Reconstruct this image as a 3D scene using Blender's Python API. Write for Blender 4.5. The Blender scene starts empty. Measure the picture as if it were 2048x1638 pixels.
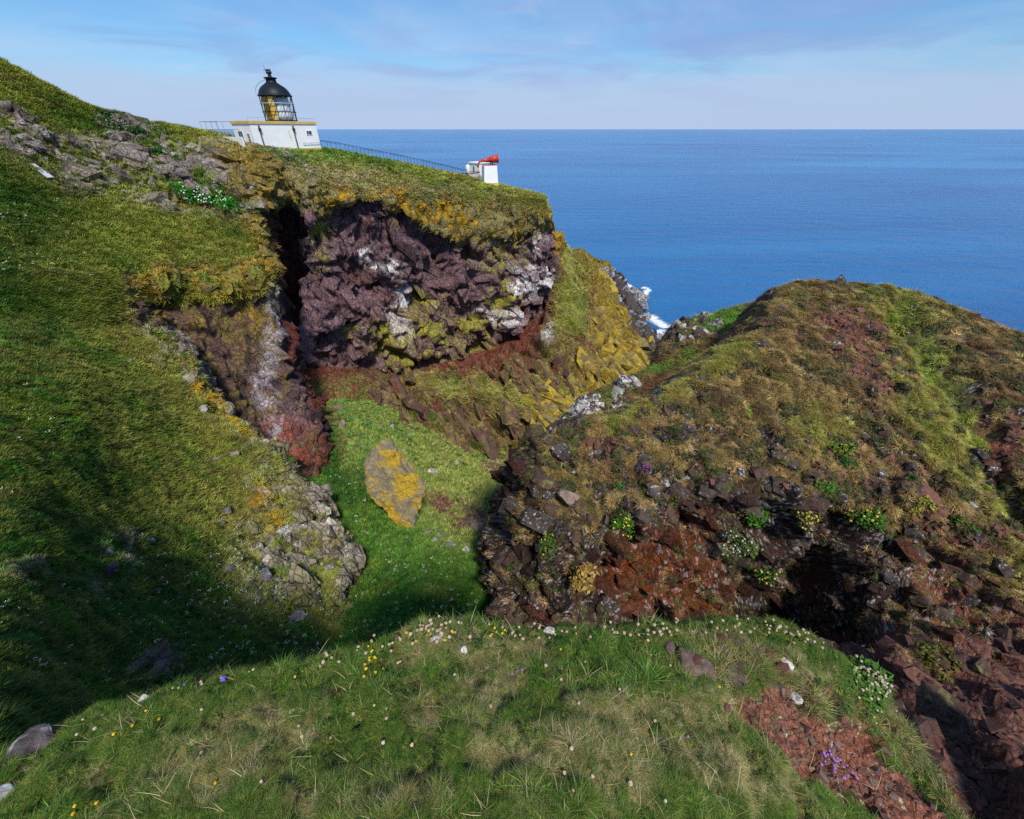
import bpy, bmesh, math, random
import numpy as np
from mathutils import Vector, Matrix

# ------------------------------------------------------------------ camera, world, sun
SC = bpy.context.scene
COL = SC.collection
F = 793.0; CX = 1024.0; CY = 819.0
PITCH = math.radians(35.28)
CAMZ = 52.0
cp, sp = math.cos(PITCH), math.sin(PITCH)

cam_d = bpy.data.cameras.new('camera')
cam = bpy.data.objects.new('camera', cam_d); COL.objects.link(cam)
cam.location = (0, 0, CAMZ)
cam.rotation_euler = (math.radians(90) - PITCH, 0, 0)
cam_d.sensor_fit = 'HORIZONTAL'; cam_d.sensor_width = 36
cam_d.lens = 36 * F / 2048
cam_d.clip_start = 0.05; cam_d.clip_end = 200000
SC.camera = cam

SUN_EL = math.radians(55)
SUN_AZ = math.radians(158)          # clockwise from +Y: sun stands to the right, a little behind the camera
sun_to = Vector((math.sin(SUN_AZ) * math.cos(SUN_EL), math.cos(SUN_AZ) * math.cos(SUN_EL), math.sin(SUN_EL)))
sun_l = bpy.data.lights.new('sun', 'SUN'); sun_l.energy = 4.2; sun_l.angle = math.radians(8)
sun_l.color = (1.0, 0.95, 0.87)
sun = bpy.data.objects.new('sun', sun_l); COL.objects.link(sun)
sun.rotation_euler = (-sun_to).to_track_quat('-Z', 'Y').to_euler()

world = bpy.data.worlds.new('World'); SC.world = world
world.use_nodes = True
def build_world():
    nt = world.node_tree; nt.nodes.clear()
    N = nt.nodes.new; L = nt.links.new
    out = N('ShaderNodeOutputWorld'); bg = N('ShaderNodeBackground')
    sky = N('ShaderNodeTexSky'); sky.sky_type = 'NISHITA'; sky.sun_disc = False
    sky.sun_elevation = SUN_EL; sky.sun_rotation = SUN_AZ
    sky.air_density = 1.0; sky.dust_density = 0.4; sky.ozone_density = 2.0
    def math_(op, a, b=None, clamp=False):
        n = N('ShaderNodeMath'); n.operation = op; n.use_clamp = clamp
        for k, q in enumerate((a, b)):
            if q is None: continue
            if isinstance(q, (int, float)): n.inputs[k].default_value = q
            else: L(q, n.inputs[k])
        return n.outputs[0]
    def mix(f, a, b, mode='MIX'):
        n = N('ShaderNodeMix'); n.data_type = 'RGBA'; n.blend_type = mode
        for k, q in ((0, f), (6, a), (7, b)):
            if isinstance(q, (int, float)): n.inputs[k].default_value = q
            elif isinstance(q, tuple): n.inputs[k].default_value = (*q, 1)
            else: L(q, n.inputs[k])
        return n.outputs[2]
    def noise(vec, scale, detail=6, rough=.55, dist=0.0):
        n = N('ShaderNodeTexNoise'); n.inputs['Scale'].default_value = scale; n.inputs['Detail'].default_value = detail
        n.inputs['Roughness'].default_value = rough; n.inputs['Distortion'].default_value = dist; L(vec, n.inputs['Vector']); return n.outputs[0]
    def ramp(x, a, b):
        n = N('ShaderNodeMapRange'); n.interpolation_type = 'SMOOTHSTEP'; L(x, n.inputs[0]); n.inputs[1].default_value = a; n.inputs[2].default_value = b; return n.outputs[0]
    base = mix(1.0, sky.outputs[0], (0.66, 1.01, 1.32), 'MULTIPLY')
    tc = N('ShaderNodeTexCoord'); sep = N('ShaderNodeSeparateXYZ'); L(tc.outputs['Generated'], sep.inputs[0])
    X, Yv, Z = sep.outputs
    zc = math_('MAXIMUM', Z, 0.0); za = math_('ADD', zc, 0.06)
    cm = N('ShaderNodeCombineXYZ'); L(math_('DIVIDE', X, za), cm.inputs[0]); L(math_('DIVIDE', Yv, za), cm.inputs[1])
    flat = cm.outputs[0]
    # thin high cloud in streaks
    c1 = math_('MULTIPLY', ramp(noise(flat, .40, 9, .60, .6), .38, .66), ramp(noise(flat, .15, 3), .30, .56))
    col = mix(math_('MULTIPLY', c1, .7), base, (4.9, 6.2, 8.6))
    # greyer wisps
    c2 = math_('MULTIPLY', ramp(noise(flat, .62, 8, .58, .9), .46, .66), ramp(noise(flat, .2, 2), .38, .55))
    col = mix(math_('MULTIPLY', c2, .5), col, (2.6, 3.7, 6.9))
    # a few bright flecks
    c3 = math_('MULTIPLY', ramp(noise(flat, 1.1, 8, .62, .6), .54, .72), ramp(noise(flat, .33, 2), .46, .6))
    col = mix(math_('MULTIPLY', c3, .55), col, (6.8, 7.4, 9.0))
    # long lavender rolls
    cy2 = N('ShaderNodeCombineXYZ'); L(X, cy2.inputs[0]); L(Yv, cy2.inputs[1]); L(math_('MULTIPLY', Z, 7.0), cy2.inputs[2])
    c4 = math_('MULTIPLY', ramp(noise(cy2.outputs[0], 2.6, 8, .6, .5), .40, .66), ramp(noise(cy2.outputs[0], 1.1, 2), .40, .60))
    col = mix(math_('MULTIPLY', c4, .6), col, (3.1, 4.1, 7.6))
    # low bank of pale cloud resting on the horizon all round
    cyl = N('ShaderNodeCombineXYZ'); L(X, cyl.inputs[0]); L(Yv, cyl.inputs[1]); L(math_('MULTIPLY', Z, 5.0), cyl.inputs[2])
    edge = math_('SUBTRACT', math_('ADD', math_('MULTIPLY', noise(cyl.outputs[0], 2.2, 6, .5), .10), 0.030), zc)
    bank = math_('ADD', math_('MULTIPLY', ramp(edge, -.006, .010), .35), math_('MULTIPLY', math_('SUBTRACT', 1.0, ramp(zc, .0, .13)), .6), True)
    col = mix(bank, col, (4.7, 5.85, 8.2))
    L(col, bg.inputs[0]); bg.inputs[1].default_value = 0.10
    L(bg.outputs[0], out.inputs[0])
build_world()

SC.view_settings.view_transform = 'Standard'; SC.view_settings.look = 'None'
SC.view_settings.gamma = 1; SC.view_settings.use_curve_mapping = False
SC.view_settings.exposure = 0.0
SC.cycles.use_denoising = False
SC.cycles.max_bounces = 5; SC.cycles.diffuse_bounces = 2; SC.cycles.transparent_max_bounces = 8

QUALITY = 1.0      # mesh fineness
STEP = 2.7 / QUALITY

# ------------------------------------------------------------------ small helpers
def dirs(u, v):
    u = np.asarray(u, float); v = np.asarray(v, float)
    k = (v - CY) / F
    return np.stack([(u - CX) / F, cp - k * sp, -sp - k * cp], -1)
def at(u, v, d):
    return dirs(u, v) * np.asarray(d, float)[..., None] + np.array([0, 0, CAMZ])
def proj(P):
    x = P[..., 0]; y = P[..., 1]; z = P[..., 2] - CAMZ
    d = y * cp - z * sp; w = y * sp + z * cp
    return CX + F * x / d, CY - F * w / d, d
def Y(u, v, y):
    return (u, v, y / (cp - (v - CY) / F * sp))
def lin(r, g, b):
    c = np.array([r, g, b]) / 255.0
    return np.where(c <= 0.04045, c / 12.92, ((c + 0.055) / 1.055) ** 2.4).astype(np.float32)
def smooth(a, b, x):
    t = np.clip((x - a) / (b - a), 0, 1); return t * t * (3 - 2 * t)
def mixc(c, d, m):
    return c + (d - c) * m[:, None]

# ---- noise
_r = np.random.RandomState(7)
PERM = np.concatenate([_r.permutation(256)] * 3).astype(np.int32)
GR = _r.normal(size=(256, 3)).astype(np.float32); GR /= np.linalg.norm(GR, axis=1)[:, None]
def gnoise(Q):
    out = np.empty(len(Q), np.float32)
    for s in range(0, len(Q), 60000):
        q = Q[s:s + 60000].astype(np.float32); f = np.floor(q); i = f.astype(np.int32) & 255; t = q - f
        w = t * t * t * (t * (t * 6 - 15) + 10)
        acc = np.zeros(len(q), np.float32)
        for a in (0, 1):
            wx = w[:, 0] if a else 1 - w[:, 0]; pa = PERM[(i[:, 0] + a) & 255]
            for b in (0, 1):
                wy = w[:, 1] if b else 1 - w[:, 1]; pb = PERM[pa + ((i[:, 1] + b) & 255)]
                for c in (0, 1):
                    wz = w[:, 2] if c else 1 - w[:, 2]
                    g = GR[PERM[pb + ((i[:, 2] + c) & 255)]]
                    dd = (t[:, 0] - a) * g[:, 0] + (t[:, 1] - b) * g[:, 1] + (t[:, 2] - c) * g[:, 2]
                    acc += wx * wy * wz * dd
        out[s:s + 60000] = acc
    return out * 1.5
def fbm(P, s, o=4, gain=0.5, off=0.0):
    r = 0; a = 1; tot = 0
    for k in range(o):
        r = r + a * gnoise(P / s + off + 17.3 * k); tot += a; a *= gain; s = s / 2.03
    return r / tot
def ridged(P, s, o=4, gain=0.5, off=0.0):
    r = 0; a = 1; tot = 0
    for k in range(o):
        r = r + a * (1 - np.abs(gnoise(P / s + off + 31.7 * k)) * 2.2); tot += a; a *= gain; s = s / 2.1
    return r / tot
def _h(ix, iy, iz, seed):
    h = (ix.astype(np.uint32) * np.uint32(0x8da6b343)) ^ (iy.astype(np.uint32) * np.uint32(0xd8163841)) ^ (iz.astype(np.uint32) * np.uint32(0xcb1ab31f)) ^ np.uint32(seed * 7919 + 13)
    h ^= h >> np.uint32(15); h *= np.uint32(0x2c1b3c6d); h ^= h >> np.uint32(12); h *= np.uint32(0x297a2d39); h ^= h >> np.uint32(15)
    return h
def facet(P, s, seed=1, tilt=0.7, lift=0.6, soft=0.22):
    """broken-rock relief: every Voronoi cell is a block with a tilted flat face; returns (height in units of s, crack 0..1)"""
    val = np.empty(len(P), np.float32); crk = np.empty(len(P), np.float32)
    with np.errstate(over='ignore'):
        for a0 in range(0, len(P), 60000):
            Q = (P[a0:a0 + 60000] / s).astype(np.float32); B = np.floor(Q).astype(np.int32)
            b1 = np.full(len(Q), 9e9, np.float32); b2 = b1.copy(); bv = np.zeros(len(Q), np.float32)
            for i in (-1, 0, 1):
                for j in (-1, 0, 1):
                    for k in (-1, 0, 1):
                        cx, cy, cz = B[:, 0] + i, B[:, 1] + j, B[:, 2] + k
                        h = _h(cx, cy, cz, seed)
                        r1 = (h & np.uint32(1023)).astype(np.float32) / 1023; r2 = ((h >> np.uint32(10)) & np.uint32(1023)).astype(np.float32) / 1023
                        r3 = ((h >> np.uint32(20)) & np.uint32(1023)).astype(np.float32) / 1023
                        dx = Q[:, 0] - cx - r1; dy = Q[:, 1] - cy - r2; dz = Q[:, 2] - cz - r3
                        d = dx * dx + dy * dy + dz * dz
                        h2 = h * np.uint32(2654435761)
                        q1 = ((h2 >> np.uint32(3)) & np.uint32(255)).astype(np.float32) / 127.5 - 1; q2 = ((h2 >> np.uint32(11)) & np.uint32(255)).astype(np.float32) / 127.5 - 1
                        q3 = ((h2 >> np.uint32(19)) & np.uint32(255)).astype(np.float32) / 127.5 - 1; q4 = (h2 & np.uint32(7)).astype(np.float32) / 7 - .5
                        v = tilt * (q1 * dx + q2 * dy + q3 * dz) + lift * q4
                        m = d < b1
                        b2 = np.where(m, b1, np.minimum(b2, d)); bv = np.where(m, v, bv); b1 = np.where(m, d, b1)
            ck = np.sqrt(b2) - np.sqrt(b1); val[a0:a0 + 60000] = bv * smooth(0, soft, ck); crk[a0:a0 + 60000] = ck
    return val, crk

# ---- sheets: a lattice of surveyed points, drawn through with monotone cubics
def pchip(A, t):
    """A: (n, ...) values at integers; t: sample params"""
    n = len(A); dlt = np.diff(A, axis=0); m = np.zeros_like(A)
    if n > 2:
        a, b = dlt[:-1], dlt[1:]
        same = a * b > 0
        with np.errstate(divide='ignore', invalid='ignore'):
            hm = 2 * a * b / (a + b)
        m[1:-1] = np.where(same, hm, 0.15 * (a + b))
    m[0] = dlt[0]; m[-1] = dlt[-1]
    i = np.clip(np.floor(t).astype(int), 0, n - 2); x = (t - i).reshape((-1,) + (1,) * (A.ndim - 1))
    h00 = 2 * x**3 - 3 * x**2 + 1; h10 = x**3 - 2 * x**2 + x; h01 = -2 * x**3 + 3 * x**2; h11 = x**3 - x**2
    return h00 * A[i] + h10 * m[i] + h01 * A[i + 1] + h11 * m[i + 1]
def seg_params(lens, step, cap):
    t = []
    for k, l in enumerate(lens):
        n = int(max(2, min(cap, round(l / step))))
        t.append(k + np.arange(n) / n)
    t.append(np.array([len(lens)])); return np.concatenate(t)
def normals(P):
    du = np.gradient(P, axis=1); dv = np.gradient(P, axis=0)
    n = np.cross(du, dv); n /= np.maximum(np.linalg.norm(n, axis=-1, keepdims=True), 1e-9); return n
def blur(A, k=1):
    for _ in range(k):
        B = A.copy(); B[1:-1] = (A[:-2] + 2 * A[1:-1] + A[2:]) / 4
        C = B.copy(); C[:, 1:-1] = (B[:, :-2] + 2 * B[:, 1:-1] + B[:, 2:]) / 4; A = C
    return A
class Sheet: pass
SHEETS = {}
def make_grid(rows, step=None, back=None):
    step = step or STEP
    n = len(rows[0])
    for r in rows: assert len(r) == n, (len(r), n)
    R = np.array(rows, float)                       # rows x cols x (u, v, D)
    W = at(R[..., 0], R[..., 1], R[..., 2])
    UV = R[..., :2]
    if back: W, UV = back(W, UV)
    vis = np.clip(UV, [-120, -60], [2168, 2300])    # what lies outside the picture needs few points
    cl = np.linalg.norm(np.diff(vis, axis=1), axis=-1); rl = np.linalg.norm(np.diff(vis, axis=0), axis=-1)
    tc = seg_params(np.percentile(cl, 80, axis=0), step, 260); tr = seg_params(np.percentile(rl, 75, axis=1), step, 260)
    A = np.concatenate([W, UV], -1)
    A = pchip(A, tr); A = np.swapaxes(pchip(np.swapaxes(A, 0, 1), tc), 0, 1)
    return A[..., :3].copy(), A[..., 3].copy(), A[..., 4].copy()
def set_col(me, name, c):
    a = me.attributes.new(name, 'FLOAT_COLOR', 'POINT')
    c4 = np.ones((len(c), 4), np.float32); c4[:, :3] = c; a.data.foreach_set('color', c4.ravel())
def grid_mesh(name, P, col, rock, mat):
    h, w = P.shape[:2]
    me = bpy.data.meshes.new(name)
    idx = np.arange(h * w).reshape(h, w)
    q = np.stack([idx[:-1, :-1], idx[:-1, 1:], idx[1:, 1:], idx[1:, :-1]], -1).reshape(-1, 4)
    me.vertices.add(h * w); me.vertices.foreach_set('co', P.reshape(-1).astype(np.float32))
    me.loops.add(len(q) * 4); me.loops.foreach_set('vertex_index', q.ravel().astype(np.int32))
    me.polygons.add(len(q)); me.polygons.foreach_set('loop_start', (np.arange(len(q)) * 4).astype(np.int32))
    me.polygons.foreach_set('use_smooth', np.ones(len(q), bool))
    me.update(calc_edges=True)
    set_col(me, 'Col', np.clip(col, 0, 1))
    a = me.attributes.new('Rock', 'FLOAT', 'POINT'); a.data.foreach_set('value', rock.astype(np.float32))
    me.materials.append(mat)
    o = bpy.data.objects.new(name, me); COL.objects.link(o); o['kind'] = 'structure'
    return o
def sheet(name, rows, shape, paint, mat, step=None, back=None, flip=False, unit=1.0):
    if unit != 1.0: rows = [[(u, v, d * unit) for u, v, d in r] for r in rows]
    P, U, V = make_grid(rows, step, back)
    s = Sheet(); s.shp = P.shape[:2]
    u, v = U.ravel(), V.ravel()
    N0 = normals(P); vw = np.array([0, 0, CAMZ]) - P
    inside = (U > 0) & (U < 2048) & (V > 0) & (V < 1638)
    flip = float(((N0 * vw).sum(-1) * inside).sum()) < 0
    N = blur(N0, 3) * (-1 if flip else 1)
    d, m = shape(P.reshape(-1, 3) / unit, N.reshape(-1, 3), u, v); d = d * unit
    if d.ndim == 1: d = blur(d.reshape(s.shp), 1).ravel()
    if d.ndim == 1: d = N.reshape(-1, 3) * d[:, None]
    P2 = P + d.reshape(P.shape)
    N2 = normals(P2) * (-1 if flip else 1)
    s.P = P2.reshape(-1, 3); s.N = N2.reshape(-1, 3); s.u = u; s.v = v; s.m = m
    r = paint(s.P / unit, s.N, u, v, m); col, rock = r[0], r[1]
    s.col = col; s.rock = rock; s.veg = r[2] if len(r) > 2 else col
    s.pu, s.pv, s.pd = proj(s.P)
    if flip: P2 = P2[:, ::-1]; col = col.reshape(P2.shape)[:, ::-1].reshape(-1, 3); rock = rock.reshape(P2.shape[:2])[:, ::-1].ravel()
    s.obj = grid_mesh(name, P2, col, rock, mat)
    SHEETS[name] = s
    return s
def spot(name, u, v, nr=1):
    """ground point and normal of a sheet at the surveyed position"""
    s = SHEETS[name]
    e = np.abs(s.pu - u) + np.abs(s.pv - v)
    c = np.where(e < e.min() + 4)[0]; i = c[np.argmin(s.pd[c])]
    return Vector(s.P[i]), Vector(s.N[i]), s.pd[i]
def blob(u, v, cx, cy, rx, ry, ang=0, soft=0.5):
    a = math.radians(ang); x = (u - cx) * math.cos(a) + (v - cy) * math.sin(a); y = -(u - cx) * math.sin(a) + (v - cy) * math.cos(a)
    return 1 - smooth(1 - soft, 1 + soft, np.sqrt((x / rx) ** 2 + (y / ry) ** 2))
def band(u, v, pts, w, soft=0.5):
    best = np.full(len(u), 1e9)
    for (x0, y0), (x1, y1) in zip(pts[:-1], pts[1:]):
        L2 = (x1 - x0) ** 2 + (y1 - y0) ** 2
        t = np.clip(((u - x0) * (x1 - x0) + (v - y0) * (y1 - y0)) / L2, 0, 1)
        best = np.minimum(best, np.hypot(u - x0 - t * (x1 - x0), v - y0 - t * (y1 - y0)))
    return 1 - smooth(w * (1 - soft), w * (1 + soft), best)
def mx(*a):
    r = a[0]
    for b in a[1:]: r = np.maximum(r, b)
    return r

# ------------------------------------------------------------------ materials
def mat_ground(name, fine, bump, rough=0.95, spec=0.12, rock_bump=1.0, var=0.5, crack=1.0):
    m = bpy.data.materials.new(name); m.use_nodes = True
    nt = m.node_tree; N = nt.nodes.new; L = nt.links.new
    b = nt.nodes['Principled BSDF']; b.inputs['Roughness'].default_value = rough; b.inputs['Specular IOR Level'].default_value = spec
    at_ = N('ShaderNodeAttribute'); at_.attribute_name = 'Col'
    rk = N('ShaderNodeAttribute'); rk.attribute_name = 'Rock'
    tc = N('ShaderNodeTexCoord')
    n1 = N('ShaderNodeTexNoise'); n1.inputs['Scale'].default_value = 1 / fine; n1.inputs['Detail'].default_value = 5; n1.inputs['Roughness'].default_value = 0.65
    L(tc.outputs['Object'], n1.inputs['Vector'])
    mr = N('ShaderNodeMapRange'); mr.inputs[1].default_value = 0.28; mr.inputs[2].default_value = 0.72
    mr.inputs[3].default_value = 1 - var; mr.inputs[4].default_value = 1 + var; L(n1.outputs[0], mr.inputs[0])
    vm = N('ShaderNodeVectorMath'); vm.operation = 'SCALE'; L(at_.outputs['Color'], vm.inputs[0]); L(mr.outputs[0], vm.inputs[3])
    L(vm.outputs[0], b.inputs['Base Color'])
    n2 = N('ShaderNodeTexNoise'); n2.inputs['Scale'].default_value = 0.55 / fine; n2.inputs['Detail'].default_value = 7; n2.inputs['Roughness'].default_value = 0.7
    L(tc.outputs['Object'], n2.inputs['Vector'])
    # joints and cracks of bare rock at two sizes, bent by noise
    wv = N('ShaderNodeTexNoise'); wv.inputs['Scale'].default_value = .5 / fine; wv.inputs['Detail'].default_value = 3; L(tc.outputs['Object'], wv.inputs['Vector'])
    ws = N('ShaderNodeVectorMath'); ws.operation = 'SCALE'; L(wv.outputs['Color'], ws.inputs[0]); ws.inputs[3].default_value = fine * 1.6
    wa = N('ShaderNodeVectorMath'); wa.operation = 'ADD'; L(tc.outputs['Object'], wa.inputs[0]); L(ws.outputs[0], wa.inputs[1])
    wm = N('ShaderNodeMapping'); wm.inputs['Rotation'].default_value = (.3, .4, .2); wm.inputs['Scale'].default_value = (1.0, 1.0, .55); L(wa.outputs[0], wm.inputs[0])
    crk = None
    for sc_, wd in ((.28, .07), (.8, .09)):
        vo = N('ShaderNodeTexVoronoi'); vo.feature = 'DISTANCE_TO_EDGE'; vo.inputs['Scale'].default_value = sc_ / fine; L(wm.outputs[0], vo.inputs['Vector'])
        vr = N('ShaderNodeMapRange'); vr.inputs[2].default_value = wd; vr.inputs[3].default_value = -.9 * crack * (.28 / sc_) ** .5; vr.inputs[4].default_value = 0; L(vo.outputs[0], vr.inputs[0])
        vc = N('ShaderNodeTexVoronoi'); vc.inputs['Scale'].default_value = sc_ / fine; L(wm.outputs[0], vc.inputs['Vector'])
        bw = N('ShaderNodeSeparateColor'); L(vc.outputs['Color'], bw.inputs[0]); bm_ = N('ShaderNodeMath'); bm_.operation = 'MULTIPLY_ADD'; L(bw.outputs[0], bm_.inputs[0]); bm_.inputs[1].default_value = .7 * (.28 / sc_) ** .5; L(vr.outputs[0], bm_.inputs[2])
        if crk is None: crk = bm_.outputs[0]
        else:
            q = N('ShaderNodeMath'); q.operation = 'ADD'; L(crk, q.inputs[0]); L(bm_.outputs[0], q.inputs[1]); crk = q.outputs[0]
    vr = type('o', (), {'outputs': [crk]})
    vmul = N('ShaderNodeMath'); vmul.operation = 'MULTIPLY'; L(vr.outputs[0], vmul.inputs[0]); L(rk.outputs['Fac'], vmul.inputs[1])
    ad = N('ShaderNodeMath'); ad.operation = 'ADD'; L(n2.outputs[0], ad.inputs[0]); L(vmul.outputs[0], ad.inputs[1])
    bp = N('ShaderNodeBump'); bp.inputs['Strength'].default_value = 1.0; bp.inputs['Distance'].default_value = bump
    L(ad.outputs[0], bp.inputs['Height']); L(bp.outputs[0], b.inputs['Normal'])
    return m
def mat_plain(name, c, rough=0.6, spec=0.4, metal=0.0, var=0.12, scale=3.0, bump=0.0, dirt=None):
    m = bpy.data.materials.new(name); m.use_nodes = True
    nt = m.node_tree; N = nt.nodes.new; L = nt.links.new
    b = nt.nodes['Principled BSDF']; b.inputs['Roughness'].default_value = rough; b.inputs['Specular IOR Level'].default_value = spec
    b.inputs['Metallic'].default_value = metal
    tc = N('ShaderNodeTexCoord'); n1 = N('ShaderNodeTexNoise'); n1.inputs['Scale'].default_value = scale; n1.inputs['Detail'].default_value = 6
    L(tc.outputs['Object'], n1.inputs['Vector'])
    r = N('ShaderNodeValToRGB'); c = np.array(c)
    r.color_ramp.elements[0].position = 0.3; r.color_ramp.elements[1].position = 0.7
    d = np.array(dirt) if dirt is not None else c * (1 - var)
    r.color_ramp.elements[0].color = (*d, 1); r.color_ramp.elements[1].color = (*np.minimum(c * (1 + var), 1), 1)
    L(n1.outputs[0], r.inputs[0]); L(r.outputs[0], b.inputs['Base Color'])
    if bump:
        bp = N('ShaderNodeBump'); bp.inputs['Distance'].default_value = bump; L(n1.outputs[0], bp.inputs['Height']); L(bp.outputs[0], b.inputs['Normal'])
    return m

# ------------------------------------------------------------------ colours of the place
C_OLIVE = lin(124, 126, 52); C_YGREEN = lin(136, 144, 58); C_GREEN = lin(76, 112, 30); C_DEEP = lin(24, 62, 12); C_LUSH = lin(48, 104, 22)
C_STRAW = lin(168, 152, 96); C_BROWN = lin(96, 76, 48); C_SOIL = lin(116, 70, 52); C_RED = lin(140, 76, 60); C_REDDK = lin(104, 54, 42)
C_PURP = lin(122, 97, 101); C_PDK = lin(56, 45, 48); C_GREY = lin(158, 150, 140); C_GDK = lin(74, 68, 64); C_WHITE = lin(222, 216, 214)
C_OCHRE = lin(146, 122, 48); C_GOLD = lin(178, 136, 20); C_LICH = lin(140, 136, 60); C_BLACK = lin(40, 36, 36); C_RUST = lin(150, 84, 40)

def grass_base(P, s, lush=0.0, seed=0.0):
    a = fbm(P, s, 4, 0.55, seed); b = fbm(P, s * 0.22, 3, 0.6, seed + 40); c = fbm(P, s * 3, 2, 0.5, seed + 80)
    col = np.repeat(C_OLIVE[None], len(P), 0)
    col = mixc(col, C_YGREEN, smooth(-0.1, 0.4, a + 0.4 * b))
    col = mixc(col, C_GREEN, smooth(-0.05, 0.4, c - 0.3 * a + 0.3 * b) * 0.9)
    col = mixc(col, C_BROWN, smooth(0.12, 0.5, b - 0.5 * a) * 0.35)
    col = mixc(col, C_DEEP, np.clip(lush * (0.85 + 0.9 * b + 0.5 * a), 0, 1))
    m = fbm(P, s * .45, 4, .6, seed + 120)
    col = mixc(col, lin(92, 84, 44), smooth(.08, .3, m) * .55 * (1 - .7 * np.clip(lush, 0, 1)))
    col = mixc(col, lin(150, 146, 78), smooth(.1, .32, -m) * .6 * (1 - np.clip(lush, 0, 1)))
    return col
def speckle(P, s, thr, seed=0.0, w=0.08):
    n = gnoise(P / s + seed) * 0.65 + gnoise(P / (s * 0.4) + seed + 9) * 0.35
    return smooth(thr, thr + w, n)


# ------------------------------------------------------------------ sea
def build_sea():
    m = bpy.data.materials.new('sea_water'); m.use_nodes = True
    nt = m.node_tree; N = nt.nodes.new; L = nt.links.new
    b = nt.nodes['Principled BSDF']
    b.inputs['Roughness'].default_value = 0.18; b.inputs['IOR'].default_value = 1.33; b.inputs['Specular IOR Level'].default_value = 0.28
    tc = N('ShaderNodeTexCoord')
    mp = N('ShaderNodeMapping'); mp.inputs['Scale'].default_value = (0.30, 1.0, 1); mp.inputs['Rotation'].default_value = (0, 0, math.radians(-6)); L(tc.outputs['Object'], mp.inputs[0])
    n1 = N('ShaderNodeTexNoise'); n1.inputs['Scale'].default_value = 0.11; n1.inputs['Detail'].default_value = 8; n1.inputs['Roughness'].default_value = 0.6; L(mp.outputs[0], n1.inputs['Vector'])
    n2 = N('ShaderNodeTexNoise'); n2.inputs['Scale'].default_value = 0.004; n2.inputs['Detail'].default_value = 5; n2.inputs['Distortion'].default_value = 1.0; L(mp.outputs[0], n2.inputs['Vector'])
    r = N('ShaderNodeValToRGB'); r.color_ramp.elements[0].position = 0.35; r.color_ramp.elements[1].position = 0.68
    r.color_ramp.elements[0].color = (0.003, 0.098, 0.30, 1); r.color_ramp.elements[1].color = (0.018, 0.20, 0.45, 1)
    L(n2.outputs[0], r.inputs[0]); L(r.outputs[0], b.inputs['Base Color'])
    bp = N('ShaderNodeBump'); bp.inputs['Distance'].default_value = 5.0; bp.inputs['Strength'].default_value = 1.0
    L(n1.outputs[0], bp.inputs['Height']); L(bp.outputs[0], b.inputs['Normal'])
    bm = bmesh.new()
    xs = [-90000, -9000, -1500, -300, 300, 1500, 9000, 90000]; ys = [-9000, -600, 40, 400, 1500, 9000, 90000]
    vv = [[bm.verts.new((x, y, 0)) for x in xs] for y in ys]
    for j in range(len(ys) - 1):
        for i in range(len(xs) - 1): bm.faces.new((vv[j][i], vv[j][i + 1], vv[j + 1][i + 1], vv[j + 1][i]))
    me = bpy.data.meshes.new('sea'); bm.to_mesh(me); bm.free(); me.materials.append(m)
    o = bpy.data.objects.new('sea', me); COL.objects.link(o); o['kind'] = 'structure'
build_sea()

M_FAR = mat_ground('far_ground', 0.5, 0.22, var=0.42)
M_MID = mat_ground('mid_ground', 0.32, 0.14, var=0.42)
M_KNOLL = mat_ground('knoll_ground', 0.16, 0.12, var=0.5, crack=.4)
M_NEAR = mat_ground('near_ground', 0.02, 0.008, var=0.55)

# ------------------------------------------------------------------ the hillside with its lobe and ledge (left)
A_ROWS = [
 [(-700,-150,38),(-250,20,42),(0,118,45),(130,190,48),(215,226,50),(340,254,53),(440,268,58),(520,288,63),(600,293,67)],
 [(-700,150,30),(-250,190,35),(0,230,39.5),(130,270,43),(230,285,46),(340,300,48),(440,305,50),(520,312,51),(570,335,52)],
 [(-700,300,24),(-250,320,29.5),(0,330,34.5),(130,350,38),(240,355,42),(350,360,44.5),(460,365,46),(530,365,47.5),(570,400,51)],
 [(-700,420,20),(-250,420,26),(0,420,30.5),(130,430,34.5),(250,430,38.5),(360,430,42),(460,425,44.5),(508,430,46),(545,480,51)],
 [(-700,500,18),(-250,500,23.5),(0,500,27.5),(130,505,31),(250,505,35),(360,500,39.5),(460,495,42.5),(535,500,44),(560,560,50)],
 [(-700,560,16.5),(-250,560,21.5),(0,560,25),(130,560,28.5),(240,560,32.5),(350,565,37),(450,575,39.5),(545,550,43),(575,620,50)],
 [(-700,590,16),(-250,590,20.8),(0,595,24),(130,600,27.5),(235,595,32),(330,610,37),(440,610,40),(540,600,43.5),(590,680,50)],
 [(-700,640,15),(-250,640,19.5),(0,650,22.5),(130,660,26),(240,660,31),(350,680,36.5),(450,700,40),(565,700,43.5),(610,750,50)],
 [(-700,700,13.5),(-250,710,18),(0,720,20.5),(130,730,24),(250,740,29),(390,770,36),(490,800,39.5),(605,800,43),(640,810,49)],
 [(-700,780,12),(-250,800,16),(0,800,18.5),(130,820,22),(280,850,27),(440,880,35),(540,900,38.5),(630,880,41),(650,860,47)],
 [(-700,860,11),(-250,880,14.5),(0,900,16.5),(150,930,19),(330,960,24),(500,980,33),(590,990,35.5),(640,960,37.5),(660,920,43)],
]
def behind(off, first=True):
    def f(W, UV):
        e = (W[0] if first else W[-1]) + np.array(off)
        eu = UV[0] if first else UV[-1]
        return (np.concatenate([e[None], W]), np.concatenate([eu[None], UV])) if first else (np.concatenate([W, e[None]]), np.concatenate([UV, eu[None]]))
    return f
A_OUT1 = [(-60,230),(60,285),(150,325),(230,345),(300,375),(400,395)]
A_OUT2 = [(230,275),(330,325),(400,345),(470,370),(520,400)]
A_OUT3 = [(30,360),(110,350),(190,375)]
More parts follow.
